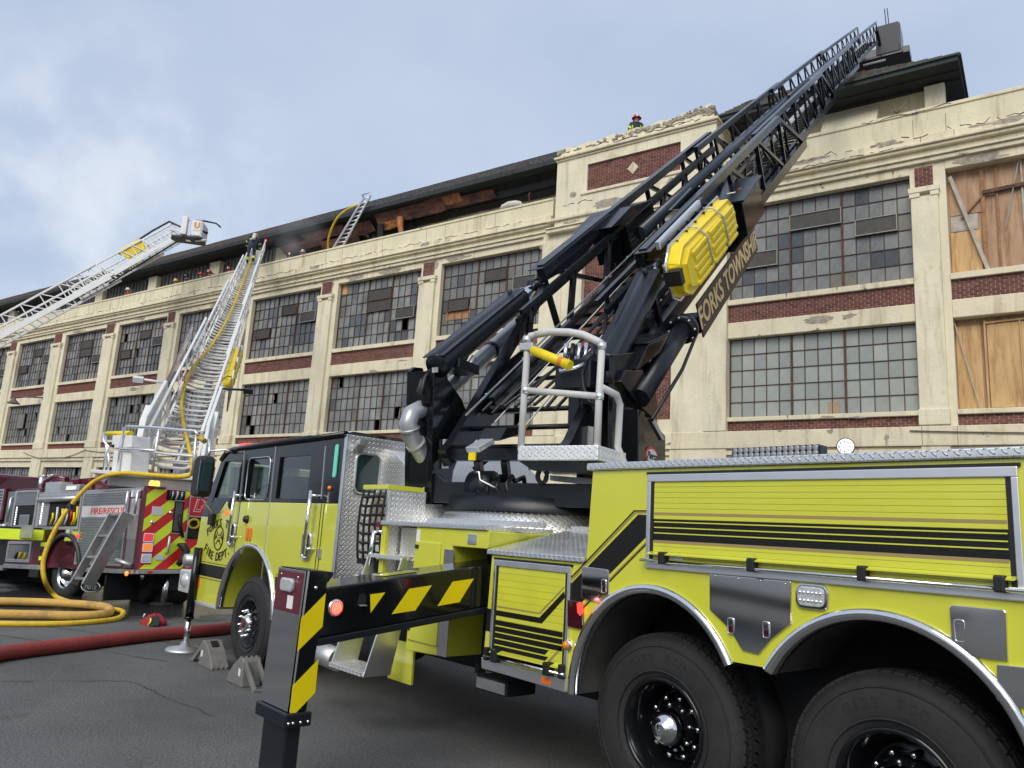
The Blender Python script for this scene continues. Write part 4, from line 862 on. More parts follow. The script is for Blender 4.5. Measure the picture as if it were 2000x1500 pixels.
# ---- wheels
def wheel(cx, yo, cz, R, front):
    """outer face at y = yo, facing -Y"""
    wd = .30; ax = V((0, -1, 0)); o = V((cx, yo, cz)); rr_ = R * (.52 if front else .53)
    prof = [(rr_ - .01, -.03), (rr_ + .015, -.012), (R * .64, .0), (R * .80, -.002), (R * .90, -.018), (R * .965, -.05), (R * .975, -.07), (R * .975, -wd + .07), (R * .93, -wd + .02), (R * .7, -wd), (rr_, -wd + .02)]
    mb = MB(); mb.lathe(prof, o, ax, 64); wo = mb.build('wheel', M_rub, trk)
    tb = MB(); ex = V((1, 0, 0)); ez = V((0, 0, 1)); nb = 54
    for k in range(nb):
        a0 = 2 * pi * k / nb
        for j in range(4):
            y0 = yo + .048 + j * (wd - .10) / 4; a = a0 + (pi / nb if j % 2 else 0); da = 2 * pi / nb * .40
            vs_ = []
            for (aa, sk) in ((a - da, .012), (a + da, .012)):
                for rad in (R * .965, R * (.998 if j in (1, 2) else .992)):
                    for yy in (y0 + .004, y0 + (wd - .10) / 4 - .004):
                        a_ = aa + (.02 if yy > y0 + .02 else -.02) * (1 if j % 2 else -1); vs_.append(V((cx + cos(a_) * rad, yy, cz + sin(a_) * rad)))
            tb.faces(vs_, [(2, 3, 7, 6), (0, 1, 3, 2), (4, 6, 7, 5), (0, 2, 6, 4), (1, 5, 7, 3)])
    tb.build('tread', M_rub, wo, kind='stuff')
    for rg, hh in ((R * .60, .001), (R * .86, -.010)):
        q = MB(); q.tube([o + ax * hh + (ex * cos(a) + ez * sin(a)) * rg for a in [2 * pi * i / 48 for i in range(48)]], .006, 5, closed=True); q.build('sidewall_rib', M_rub, wo)
    if front:
        q = MB(); q.lathe([(rr_, -.015), (rr_ - .012, -.005), (rr_ - .03, -.02), (rr_ - .05, -.10), (rr_ - .08, -.13), (.165, -.10), (.155, -.06), (.10, -.06)], o, ax, 48); q.build('rim', M_blkm, wo)
        q = MB(); q.lathe([(.10, -.07), (.095, .0), (.085, .03), (.055, .045), (0, .048)], o, ax, 24); q.build('hub_cap', M_chrome, wo)
        q = MB(); q.lathe([(.055, .049), (0, .052)], o, ax, 18); q.build('hub_badge', M_maroon, wo)
        for k in range(10):
            a = 2 * pi * k / 10 + .2; c_ = o + (ex * cos(a) + ez * sin(a)) * .142
            q = MB(); q.lathe([(.020, -.07), (.022, -.01), (.022, .012), (.016, .03), (0, .052)], c_, ax, 10); q.build('lug_nut', M_chrome, wo)
    else:
        q = MB(); q.lathe([(rr_, -.015), (rr_ - .012, -.004), (rr_ - .028, -.02), (rr_ - .035, -.06), (rr_ - .05, -.08), (rr_ - .055, -.19), (rr_ - .085, -.235), (.20, -.24), (.17, -.22), (.15, -.22)], o, ax, 56); q.build('rim', M_blk, wo)
        q = MB(); q.lathe([(.15, -.23), (.145, -.14), (.12, -.12), (.118, -.09)], o, ax, 32); q.build('hub', M_blk, wo)
        q = MB(); q.lathe([(.112, -.12), (.110, -.09), (.098, -.045), (.07, -.018), (.045, -.010), (.042, -.002), (.03, .002), (0, .002)], o, ax, 32); q.build('hub_cap', M_chrome, wo)
        for k in range(5):
            a = 2 * pi * k / 5 + .35; c_ = o + (ex * cos(a) + ez * sin(a)) * .225
            q = MB(); q.lathe([(.04, -.235), (0, -.234)], c_, ax, 14); q.build('hand_hole', M_black, wo)
        for k in range(10):
            a = 2 * pi * k / 10 + .1; c_ = o + (ex * cos(a) + ez * sin(a)) * .172
            q = MB(); q.lathe([(.019, -.225), (.019, -.15), (.013, -.145)], c_, ax, 10); q.build('lug_nut', M_blk, wo)
            q = MB(); q.lathe([(.016, -.148), (.014, -.138), (0, -.136)], c_, ax, 10); q.build('lug_cap', M_chrome, wo)
        for k in range(8):
            a = 2 * pi * k / 8 + .2; c_ = o + (ex * cos(a) + ez * sin(a)) * .128
            q = MB(); q.lathe([(.012, -.135), (.010, -.118), (0, -.117)], c_, ax, 8); q.build('hub_bolt', M_alu, wo)
        for txt, am in (('G622', RD(112)), ('RSD', RD(76))):
            q = MB(); n = len(txt)
            for i, ch in enumerate(txt):
                a = am + (.5 - i / (n - 1)) * RD(21 if n > 3 else 15); put_text(q, ch, .07, o + (ex * cos(a) + ez * sin(a)) * R * .735 + V((0, .0002, 0)), V((sin(a), 0, -cos(a))), V((cos(a), 0, sin(a))), bold=.001)
            q.build('lettering', M_rub, wo)
    return wo
wheel(-8.87, 3.89, .535, .535, True); wheel(-8.87, 5.95, .535, .535, True)
for x_ in (-3.10, -1.72):
    wheel(x_, 4.03, .60, .56, False)
    q = MB(); q.lathe([(.3, 0), (.50, .0), (.545, -.05), (.545, -.24), (.5, -.28), (.3, -.28)], (x_, 4.36, .60), (0, -1, 0), 48); q.build('inner_wheel', M_rub, trk)
    q = MB(); q.lathe([(0, -.02), (.3, -.02), (.50, .0), (.55, -.05), (.55, -.52), (.5, -.56), (.3, -.56)], (x_, 5.7, .60), (0, -1, 0), 40); q.build('inner_wheel', M_rub, trk)
def fender(cx, cz, rx, rz, a0, a1, yo, lin_m, dep=.62, name='fender'):
    n = 40; fo = MB(); pts = [(a0 + (a1 - a0) * i / n) for i in range(n + 1)]
    prof = [(.000, .02), (.0, -.008), (.010, -.022), (.028, -.028), (.05, -.020), (.060, -.004), (.062, .05)]   # radial inset, y offset
    vs_ = []
    for a in pts:
        for (ri, dy) in prof: vs_.append(V((cx + (rx - ri) * cos(a), yo + dy, cz + (rz - ri) * sin(a))))
    m_ = len(prof); fs = [(i * m_ + j, i * m_ + j + 1, (i + 1) * m_ + j + 1, (i + 1) * m_ + j) for i in range(n) for j in range(m_ - 1)]
    fo.faces(vs_, fs, True); f_ = fo.build(name, M_steel, trk)
    li = MB(); vs_ = []
    for a in pts:
        for dy in (.03, dep): vs_.append(V((cx + (rx - .055) * cos(a), yo + dy, cz + (rz - .055) * sin(a))))
    li.faces(vs_, [(i * 2, i * 2 + 1, i * 2 + 3, i * 2 + 2) for i in range(n)], True); li.build('wheel_well', lin_m, f_)
    return f_
fender(-8.92, .60, .80, .83, RD(178), RD(4), YS, M_lime, .5)
fender(-3.05, .74, .655, .72, RD(182), RD(29), YS, M_well)
fender(-1.70, .74, .685, .72, RD(150), RD(-3), YS, M_well)
P('well_back', lambda b: b.bx((-3.9, 4.55, .3), (-.9, 4.6, 1.5)), M_black)

# ---- tall rear body
a1_ = arc(-3.05, .74, .63, .695, pi, RD(31), 20); a2_ = arc(-1.70, .74, .66, .695, RD(149), 0, 20)
rb_ = [(-3.59, 1.545), (-3.56, 2.155), (1.3, 2.155), (1.3, .70), (a2_[-1][0], .70)] + a2_[::-1] + a1_[::-1] + [(a1_[0][0], .725), (-4.585, .725), (-4.555, 1.545)]
body = P('rear_body', lambda b: b.prism(xz(rb_, YS), V((0, .06, 0))), M_lime)
P('body_front', lambda b: b.bx((-3.58, YS + .06, 1.2), (-3.52, 6.35, 2.155)), M_lime, body)
P('body_far_side', lambda b: b.bx((-4.58, 6.30, .7), (1.3, 6.36, 2.155)), M_lime, body)
P('body_core', lambda b: b.bx((-3.50, 4.65, .9), (1.25, 6.28, 2.10)), M_under, body)
P('box_end', lambda b: b.bx((-4.583, YS + .06, .74), (-4.53, 4.6, 1.54)), M_lime, body)
P('box_core', lambda b: b.bx((-4.5, 4.0, .8), (-3.8, 5.0, 1.5)), M_under, body)
P('top_cap', lambda b: b.bx((-3.60, YS - .025, 2.158), (1.33, YS + .5, 2.206)), M_tread, body, .008)
P('top_deck', lambda b: b.bx((-3.58, YS + .5, 2.15), (1.3, 6.35, 2.19)), M_tread, body)
P('step_cover', lambda b: (b.prism([V((-4.60, YS - .02, 1.548)), V((-4.60, YS - .02, 1.585)), V((-4.55, 4.62, 1.76)), V((-4.55, 4.62, 1.72))], V((1.0, 0, 0)))), M_tread, body, .006)
P('cover_riser', lambda b: b.bx((-4.5, 4.63, 1.5), (-3.60, 4.66, 1.80)), M_tread, body)

def on_side(x, y): return onY(x, y, YS)
def roll_door(name, X0, X1, Z0, Z1, pitch, black=None, fr=.05):
    """aluminium roll-up shutter built slat by slat in a silver track frame"""
    fo = MB()
    for (a, b_) in (((X0, YS - .018, Z1), (X1, YS + .0, Z1 + fr)), ((X0, YS - .018, Z0 - fr * .8), (X1, YS, Z0)), ((X0, YS - .018, Z0), (X0 + fr * .62, YS, Z1)), ((X1 - fr * .62, YS - .018, Z0), (X1, YS, Z1))): fo.bx(a, b_)
    do = fo.build(name, M_alu, body, bevel=.004)
    P('door_seal', lambda b: (b.bx((X0 + fr * .62, YS - .01, Z0), (X0 + fr * .62 + .022, YS, Z1)), b.bx((X1 - fr * .62 - .022, YS - .01, Z0), (X1 - fr * .62, YS, Z1)), b.bx((X0 - .01, YS - .012, Z1 + fr), (X1 + .01, YS, Z1 + fr + .016))), M_rubl, do)
    x0, x1 = X0 + fr * .62 + .02, X1 - fr * .62 - .02; n = int(round((Z1 - Z0) / pitch)); ph = (Z1 - Z0) / n; src = {}
    for i in range(n):
        z = Z0 + i * ph; mm_ = M_stripe if black and black[0] < z + ph / 2 < black[1] else M_lime
        if mm_.name not in src:
            q = MB(); q.bx((x0, YS - .007, z + .0005), (x1, YS, z + ph - .0005)); src[mm_.name] = (q.build('slat', mm_, do, bevel=.002), z)
        else: so_, z0_ = src[mm_.name]; inst(so_, 'slat', do, trk.location + V((0, 0, z - z0_)))
    return do
big = roll_door('roll_up_door', -3.085, -1.07, 1.59, 2.075, .0334, (1.735, 1.86), .046)
for z_ in (1.748 + .0167, ): pass
for (z0, z1, mm_) in ((1.874, 1.890, M_tan), (1.707, 1.723, M_tan)):
    P('pinstripe', lambda b: b.bx((-3.03, YS - .0085, z0), (-1.125, YS - .0065, z1)), mm_, big)
for k in range(1, 4): P('pinstripe', lambda b: b.bx((-3.03, YS - .0085, 1.725 + .0334 * k + .004 - .0), (-1.125, YS - .0065, 1.725 + .0334 * k + .0105)), M_lime, big)
P('door_lip', lambda b: b.prism([V((-3.05, YS - .007, 1.655)), V((-3.05, YS - .05, 1.643)), V((-3.05, YS - .05, 1.636)), V((-3.05, YS - .007, 1.643))], V((1.95, 0, 0))), M_lime, big)
P('lift_bar', lambda b: b.tube([(-3.10, YS - .045, 1.598), (-1.02, YS - .045, 1.598)], .0105, 10), M_chrome, big)
for px_ in (1293, 1467, 1683, 1950):
    xx_ = onY(px_, 1100, YS - .04).x
    P('bar_bracket', lambda b: (b.bx((xx_ - .02, YS - .062, 1.583), (xx_ + .025, YS - .006, 1.655))), M_rubl, big, .008)
P('maker_label', lambda b: b.bx((-2.91, YS - .0095, 1.612), (-2.81, YS - .007, 1.637)), M_white, big)
sml = roll_door('roll_up_door', -4.51, -3.715, .80, 1.47, .048, None, .045)
for k in range(7):
    z0 = 1.13 - k * .044; xe = -3.95 + (1.13 - z0) * 0 - .0; xr = -3.98 + k * .026 - .15 * (k == 0)
    if k == 0: P('stripe', lambda b: b.prism(xz([(-4.46, 1.155), (-4.0, 1.155), (-3.775, 1.35), (-3.765, 1.31), (-3.975, 1.118), (-4.46, 1.118)], YS - .0095), V((0, .002, 0))), M_stripe, sml)
    else:
        xr = -3.905 + .044 * k * -.35 + .0; P('stripe', lambda b: b.prism(xz([(-4.46, z0 - .034), (-3.93 + .0 * k, z0 - .034), (-3.93 + .034, z0), (-4.46, z0)] if k > 3 else [(-4.46, z0 - .034), (-3.77, z0 - .034), (-3.77, z0), (-4.46, z0)], YS - .0095), V((0, .002, 0))), M_stripe, sml)
P('pinstripe', lambda b: b.prism(xz([(-4.46, .835 + .015), (-3.93, .835 + .0), (-3.77, .985), (-3.77, 1.0), (-3.94, .85), (-4.46, .862)], YS - .0095), V((0, .002, 0))), M_tan, sml)
P('pinstripe', lambda b: b.prism(xz([(-4.46, 1.178), (-4.0, 1.178), (-3.775, 1.372), (-3.775, 1.384), (-4.004, 1.188), (-4.46, 1.188)], YS - .0095), V((0, .002, 0))), M_tan, sml)
P('door_lip', lambda b: b.prism([V((-4.46, YS - .007, .882)), V((-4.46, YS - .055, .868)), V((-4.46, YS - .055, .860)), V((-4.46, YS - .007, .868))], V((.70, 0, 0))), M_lime, sml)
P('lift_bar', lambda b: b.tube([(-4.52, YS - .05, .83), (-3.70, YS - .05, .83)], .011, 10), M_chrome, sml)
for xx_ in (-4.40, -3.86): P('bar_bracket', lambda b: b.bx((xx_ - .03, YS - .07, .80), (xx_ + .03, YS - .006, .885)), M_rubl, sml, .008)
for xx_ in (-4.50, -3.735): P('bar_bracket', lambda b: b.bx((xx_ - .018, YS - .06, .80), (xx_ + .018, YS - .018, .89)), M_rubl, sml, .006)
# diagonal stripe on the body side
dg = [(1247, 1005), (1267, 1006), (1267, 1050), (1260, 1051), (1107, 1206), (1107, 1149)]
plate('stripe', dg, M_stripe, .003, .002, body)
for off in (8, 13):
    plate('pinstripe', [(1244 - off * .4, 1005 - off * .65), (1268, 1005 - off * .65), (1268, 1005 - off * .65 + 2.2), (1244 - off * .4 + 1, 1005 - off * .65 + 2.2), (1107, 1149 - off + 3.2), (1107, 1149 - off)], M_tan if off == 8 else M_stripe, .0035, .002, body)
    plate('pinstripe', [(1262 + off * .3, 1051 + off * .55), (1267, 1051 + off * .55), (1267, 1053.2 + off * .55), (1262.6 + off * .3, 1053.2 + off * .55), (1107, 1206 + off + 3), (1107, 1206 + off)], M_tan if off == 8 else M_stripe, .0035, .002, body)
P('stripe', lambda b: b.prism(xz([(-4.575, .995), (-4.52, .995), (-4.52, 1.155), (-4.57, 1.155)], YS - .003), V((0, .002, 0))), M_stripe, body)
# polished plates, latches and lamps along the arches
p1 = plate('access_plate', [(1388, 1121), (1547, 1136), (1547, 1218), (1510, 1248), (1484, 1278), (1452, 1270), (1427, 1228), (1388, 1190)], M_steel, .012, .012, body, bevel=.003)
def latch(cx, cy, par, Y=YS, s_=1.0, red=False):
    c_ = onY(cx, cy, Y - .012); P('latch', lambda b: b.tube([V((c_.x + dx * s_, Y - .016, c_.z + dz * s_)) for dx, dz in rrect(0, 0, .034, .08, .008, 2)], .0035, 5, closed=True), M_chrome, par)
    P('latch_bolt', lambda b: b.bx((c_.x - .008, Y - .024, c_.z + .004), (c_.x + .008, Y - .014, c_.z + .03)), M_chrome, par)
    P('latch_recess', lambda b: b.bx((c_.x - .015, Y - .0145, c_.z - .036), (c_.x + .015, Y - .0125, c_.z - .002)), M_smoke, par)
latch(1428, 1222, p1); latch(1497, 1230, p1)
for (x_, y_) in ((1398, 1125), (1442, 1130), (1486, 1134), (1534, 1140)): q_ = onY(x_, y_, YS - .012); P('rivet', lambda b: b.lathe([(.006, 0), (.004, .004), (0, .005)], q_, (0, -1, 0), 8), M_chrome, p1)
p2_ = plate('access_plate', [(1139, 1106), (1188, 1112), (1191, 1117), (1191, 1160), (1174, 1178), (1138, 1168)], M_steel, .012, .012, body, bevel=.003); latch(1180, 1145, p2_)
p3_ = plate('access_plate', [(1860, 1181), (1963, 1191), (1967, 1196), (1971, 1291), (1888, 1281), (1861, 1256), (1857, 1186)], M_steel, .016, .016, body, bevel=.003); latch(1875, 1232, p3_, s_=1.15)
plate('access_plate', [(1949, 1297), (2040, 1306), (2044, 1390), (1962, 1376), (1948, 1366)], M_steel, .014, .014, body, bevel=.003)
tl = plate('tail_lamp', [(1112, 1171), (1138, 1175), (1142, 1222), (1137, 1229), (1112, 1223)], M_smoke, .02, .02, body, bevel=.005)
plate('lit_lamp', [(1132, 1178), (1138, 1176), (1142, 1186), (1142, 1196), (1138, 1202), (1133, 1196)], M_redl, .026, .01, tl)
wl = P('warning_lamp', lambda b: b.prism(xz(rrect(-2.015, 1.484, .175, .125, .04), YS - .018), V((0, .02, 0))), M_chrome, body, .006)
P('lens', lambda b: b.prism(xz(rrect(-2.018, 1.484, .142, .096, .028), YS - .026), V((0, .012, 0))), M_clear, wl, .005)
for i in range(2):
    for k in range(6): P('led', lambda b: b.lathe([(.0095, 0), (.006, .006), (0, .008)], (-2.073 + k * .022, YS - .026, 1.463 + i * .04), (0, -1, 0), 8), M_alu, wl)
mk = P('side_marker', lambda b: b.lathe([(.04, 0), (.04, .012), (.028, .02), (.026, .02)], onY(1110, 1260, YS), (0, -1, 0), 20), M_chrome, body)
P('lens', lambda b: b.lathe([(.027, .018), (.024, .035), (.012, .043), (0, .044)], onY(1110, 1260, YS), (0, -1, 0), 18), M_amber, mk)
rub = plate('rub_rail', [(944, 1283), (1108, 1328), (1108, 1352), (944, 1304)], M_alu, .02, .022, body, bevel=.004)
plate('reflector', [(1062, 1321), (1079, 1326), (1079, 1338), (1062, 1333)], M_orange, .024, .005, rub)
# roof lamps
lb = P('light_bar', lambda b: b.bx((-2.95, 4.55, 2.29), (-2.325, 4.66, 2.365)), M_blkm, body, .012)
for i in range(2):
    for k in range(15): P('led', lambda b: b.lathe([(.0185, .0), (.013, .004), (0, .006)], (-2.92 + k * .0405, 4.550, 2.311 + i * .034), (0, -1, 0), 10), mat('pale_led_lens', (.20, .21, .22), .25, coat=.4), lb)
P('lamp_foot', lambda b: (b.bx((-2.9, 4.58, 2.19), (-2.86, 4.64, 2.29)), b.bx((-2.42, 4.58, 2.19), (-2.38, 4.64, 2.29))), M_blkm, lb)
sc = V((-2.175, 4.58, 2.345)); sa = V((.35, -1, .02)).normalized()
sp_ = P('spot_lamp', lambda b: b.lathe([(0, -.06), (.035, -.055), (.05, -.035), (.053, .0), (.049, .004)], sc, sa, 24), M_blkm, body)
P('lens', lambda b: b.lathe([(.048, .002), (.03, .006), (0, .008)], sc, sa, 22), M_led, sp_)
for k in range(8):
    cc_ = sc + sa * .006 + V((-sa.y, sa.x, 0)).normalized() * .03 * cos(k * pi / 4) + V((0, 0, 1)) * .03 * sin(k * pi / 4); P('led', lambda b: b.lathe([(.011, 0), (.006, .004), (0, .005)], cc_, sa, 10), M_alu, sp_)
P('lamp_bracket', lambda b: b.bx((sc.x - .012, sc.y + .0, 2.19), (sc.x + .012, sc.y + .03, 2.31)), M_blkm, sp_)

# ---- midships: cab rear wall, hose bed, steps, lime cabinet
cr_ = P('cab_rear_wall', lambda b: b.bx((-6.937, YS + .003, .78), (-6.92, 6.34, 2.60)), M_treadw, None, .01)
rw = [onX(x, y, -6.94) for x, y in ((693, 886), (737, 886), (738, 966), (690, 966))]
yc, zc_ = sum(p.y for p in rw) / 4, sum(p.z for p in rw) / 4; hw_, hh_ = (rw[1].y - rw[0].y) / 2 + .01, (rw[0].z - rw[2].z) / 2 + .01
def yz_rr(cy, cz, w_, h_, r, X): return [V((X, y, z)) for y, z in rrect(cy, cz, w_, h_, r)]
P('rear_window', lambda b: b.prism(yz_rr(yc, zc_, hw_ * 2, hh_ * 2, .07, -6.912), V((-.006, 0, 0))), M_gdark, cr_)
P('window_trim', lambda b: b.tube(yz_rr(yc, zc_, hw_ * 2, hh_ * 2, .07, -6.912), .014, 6, closed=True), M_alud, cr_)
P('scene_lamp', lambda b: b.prism([V((-6.94, 3.92, 2.42)), V((-6.94, 4.02, 2.42)), V((-6.80, 4.02, 2.50)), V((-6.80, 3.92, 2.50))], V((0, 0, .06))), M_alud, cr_, .01)
P('engine_hood', lambda b: b.prism([V((-6.918, 4.30, 1.2)), V((-6.918, 4.30, 2.50)), V((-6.72, 4.30, 2.46)), V((-6.16, 4.30, 2.10)), V((-6.16, 4.30, 1.2))], V((0, 1.9, 0))), M_treadw, None, .008)
hb = P('hose_bed', lambda b: (b.bx((-6.56, YS + .02, 2.045), (-6.12, 4.28, 2.09))), M_lime, None, .006)
P('bed_back', lambda b: b.bx((-6.6, 4.27, 1.2), (-6.1, 4.29, 2.05)), M_treadw, hb)
P('bed_floor', lambda b: b.bx((-6.6, YS + .05, 1.35), (-6.1, 4.27, 1.40)), M_under, hb)
P('bed_wall', lambda b: b.bx((-6.13, YS + .02, 1.1), (-6.09, 4.28, 2.04)), M_treadw, hb)
P('lime_post', lambda b: b.bx((-6.13, YS, 1.2), (-6.06, YS + .04, 1.72)), M_lime, hb, .005)
hose_m = mat('canvas_hose', (0.42, 0.38, 0.31), .85, var=.15, vscale=20)
for k in range(5):
    P('folded_hose', lambda b: b.tube([V((-6.34 + .16 * cos(a) * (1 - k * .17), YS + .10 + k * .008, 1.80 + .20 * sin(a) * (1 - k * .17))) for a in [2 * pi * i / 26 for i in range(26)]], .028, 6, closed=True), hose_m, hb)
net = MB()
for k in range(5): x_ = -6.55 + .10 * k; net.tube([V((x_, YS + .03, 2.04)), V((x_ + .01, YS - .0, 1.88)), V((x_, YS - .0, 1.70)), V((x_ - .01, YS + .02, 1.5)), V((x_, YS + .03, 1.4))], .013, 4)
for k in range(7): z_ = 1.98 - .085 * k; net.tube([V((-6.56, YS + .03, z_)), V((-6.45, YS - .004, z_ - .01)), V((-6.25, YS - .004, z_)), V((-6.14, YS + .03, z_))], .013, 4)
net.build('hose_net', mat('black_webbing', (.012, .012, .012), .85), hb)
P('grab_rail', lambda b: (b.tube([(-6.20, YS - .03, 1.67), (-6.25, YS - .03, 1.32)], .022, 10), b.tube([(-6.20, YS - .03, 1.66), (-6.10, YS, 1.66)], .015, 8)), M_chrome, hb)
P('reflector', lambda b: b.bx((-6.28, YS - .005, 1.70), (-6.12, YS + .01, 1.745)), M_maroon, hb)
cabn = P('side_cabinet', lambda b: b.prism(xz([(-5.60, .71), (-5.06, .735), (-5.06, 1.585), (-4.62, 1.585), (-4.60, 1.722), (-5.58, 1.722)], YS), V((0, .9, 0))), M_lime, None, .008)
for (x0, x1, z0, z1) in ((-5.545, -5.20, 1.15, 1.605), (-5.575, -5.16, .80, 1.13)):
    d_ = P('cabinet_door', lambda b: b.bx((x0, YS - .014, z0), (x1, YS, z1)), M_lime, cabn, .008)
    P('door_latch', lambda b: b.bx((x1 - .09, YS - .022, z0 + (z1 - z0) * .62 - (.22 if z0 > 1 else 0)), (x1 - .03, YS - .012, z0 + (z1 - z0) * .62 - (.17 if z0 > 1 else -.05))), M_chrome, d_, .003)
    P('door_stop', lambda b: b.bx((x0 + .0, YS - .026, z1 - .06 if z0 > 1 else z0 + .08), (x0 + .04, YS - .012, z1 - .03 if z0 > 1 else z0 + .11)), M_rubl, d_)
P('corner_plate', lambda b: b.bx((-5.155, YS - .006, .735), (-5.03, YS, 1.15)), M_steel, cabn, .003)
P('beam_plate', lambda b: b.bx((-5.155, YS - .006, 1.25), (-5.03, YS, 1.56)), M_steel, cabn, .003)
P('lock_plate', lambda b: b.bx((-4.86, YS - .006, 1.61), (-4.75, YS, 1.69)), M_steel, cabn, .003)
P('warning_label', lambda b: b.bx((-5.565, YS - .003, 1.60), (-5.515, YS, 1.70)), M_white, cabn)
P('beam_well', lambda b: b.bx((-5.03, 4.2, .7), (-4.58, 5.9, 1.58)), M_black, cabn)
P('recess_panel', lambda b: b.bx((-6.06, 4.02, 1.1), (-5.58, 4.05, 1.71)), M_tread, cabn)
P('cabinet_top', lambda b: b.bx((-6.13, YS - .02, 1.724), (-4.62, 4.55, 1.762)), M_tread, cabn, .006)
P('top_ledge', lambda b: b.bx((-5.75, YS + .22, 1.765), (-4.25, YS + .26, 1.81)), M_tread, cabn, .005)
P('filler', lambda b: b.bx((-6.1, 4.56, 1.3), (-4.6, 4.6, 1.74)), M_lime, cabn)
st = P('folding_step', lambda b: b.prism([V((-6.24, YS, 1.45)), V((-6.24, YS - .05, 1.45)), V((-6.24, 3.52, .50)), V((-6.24, 3.78, .50)), V((-6.24, YS + .05, 1.1))], V((.014, 0, 0))), M_alu, None, .003)
P('step_side', lambda b: b.prism([V((-5.70, YS, 1.45)), V((-5.70, YS - .05, 1.45)), V((-5.70, 3.52, .50)), V((-5.70, 3.78, .50)), V((-5.70, YS + .05, 1.1))], V((.014, 0, 0))), M_alu, st, .003)
for (z_, y0, y1) in ((1.43, YS - .06, YS + .2), (.98, 3.66, 3.92), (.505, 3.50, 3.80)): P('tread', lambda b: b.bx((-6.226, y0, z_), (-5.70, y1, z_ + .035)), M_treads, st, .004)
P('valve', lambda b: (b.lathe([(0, 0), (.06, 0), (.06, .05), (.04, .07), (0, .07)], (-6.40, YS + .0, 1.02), (0, -1, 0), 14), b.lathe([(0, 0), (.05, 0), (.05, .06), (0, .06)], (-6.42, YS + .0, 1.22), (0, -1, 0), 14)), M_alud, st)
P('pump_panel', lambda b: b.bx((-6.52, YS + .08, .6), (-6.1, YS + .1, 1.4)), M_under, st)
P('air_tank', lambda b: b.tube([(-6.95, YS - .1, .52), (-6.5, YS - .1, .50)], .10, 16), M_alud, st)
P('mud_guard', lambda b: b.bx((-5.98, YS + .1, .42), (-5.62, YS + .12, .75)), M_lime, st)
us = P('under_step', lambda b: b.bx((-4.96, 4.10, .50), (-4.58, 4.4, .61)), M_under, None, .012)
P('step_face', lambda b: b.bx((-4.94, 4.09, .515), (-4.60, 4.10, .595)), M_alud, us, .003)
P('step_lug', lambda b: b.bx((-5.0, 4.12, .61), (-4.96, 4.2, .68)), M_under, us)

# ---- outrigger: beam, jack and their markings (rear-facing plane XO)
XO = -4.615
def bpx(pts, dx=0.0):
    out = []
    for x, y in pts: q = onX(x, y, XO); q.x = XO + dx; out.append(q)
    return out
bt0, bb0 = V((XO, 2.50, 1.296)), V((XO, 2.50, .985)); bt1, bb1 = V((XO, 4.6, 1.56)), V((XO, 4.6, 1.255))
ory = P('outrigger', lambda b: b.prism([bt0, bt1, bb1, bb0], V((-.36, 0, 0))), M_blk, None, .012)
P('beam_skid', lambda b: b.prism([bb0 + V((.012, 0, 0)), bb1 + V((.012, 0, 0)), bb1 + V((.012, 0, -.045)), bb0 + V((.012, 0, -.045))], V((-.384, 0, 0))), M_blkm, ory, .006)
def Z5(x, y): return (630 + x / 5, 920 + y / 5)
for pts in ([(465, 1205), (610, 1185), (468, 1385)], [(845, 1150), (1065, 1115), (905, 1360), (675, 1397)], [(1270, 1080), (1475, 1050), (1335, 1280), (1122, 1318)]):
    P('hazard_stripe', lambda b: b.prism(bpx([Z5(*p) for p in pts], .003), V((-.002, 0, 0))), M_yel, ory)
rc = onX(655, 1187, XO)
rl = P('marker_lamp', lambda b: b.lathe([(.055, 0), (.055, .012), (.044, .016)], rc, (1, 0, 0), 28), M_chrome, ory)
P('lens', lambda b: b.lathe([(.045, .012), (.03, .018), (0, .02)], rc, (1, 0, 0), 24), M_redl, rl)
for rr_, nn in ((0, 1), (.014, 6), (.030, 12)):
    for k in range(nn):
        a = 2 * pi * k / nn; P('led', lambda b: b.lathe([(.004, .0185), (0, .022)], rc + V((0, rr_ * cos(a), rr_ * sin(a))), (1, 0, 0), 6), M_reddot, rl)
lh = onX(705, 1178, XO); P('lifting_eye', lambda b: b.prism([lh + V((.004, -.025, -.012)), lh + V((.004, .03, -.012)), lh + V((.03, .03, -.016)), lh + V((.03, -.025, -.016))], V((0, 0, .006))), M_alu, ory)
P('pocket', lambda b: b.prism([lh + V((.002, dy, dz)) for dy, dz in ((-.03, 0), (.035, 0), (.035, .05), (.015, .062), (-.02, .06))], V((-.001, 0, 0))), M_black, ory)
P('beam_label', lambda b: b.ob((XO - .25, 3.02, 1.365), (.12, 0, 0), (0, .3, .0385), (0, 0, .002)), M_lime, ory)
jx0, jx1 = XO - .40, XO
leg = P('jack_leg', lambda b: b.prism([V((jx1, 2.385, 1.405)), V((jx1, 2.535, 1.396)), V((jx1, 2.475, .555)), V((jx1, 2.36, .555))], V((jx0 - jx1, 0, 0))), M_blk, ory, .008)
P('leg_collar', lambda b: b.bx((jx0 - .02, 2.33, .47), (jx1 + .02, 2.505, .555)), M_blkm, ory, .01)
for y_ in (2.35, 2.38, 2.43, 2.48): P('bolt', lambda b: b.lathe([(.009, 0), (.007, .008), (0, .01)], (jx1 + .02, y_, .50), (1, 0, 0), 8), M_chrome, ory)
P('inner_leg', lambda b: b.bx((jx0 + .04, 2.365, .06), (jx1 - .03, 2.465, .47)), M_blkm, ory, .012)
P('jack_foot', lambda b: b.bx((jx0 - .2, 2.12, .0), (jx1 + .2, 2.7, .06)), M_alud, ory, .02)
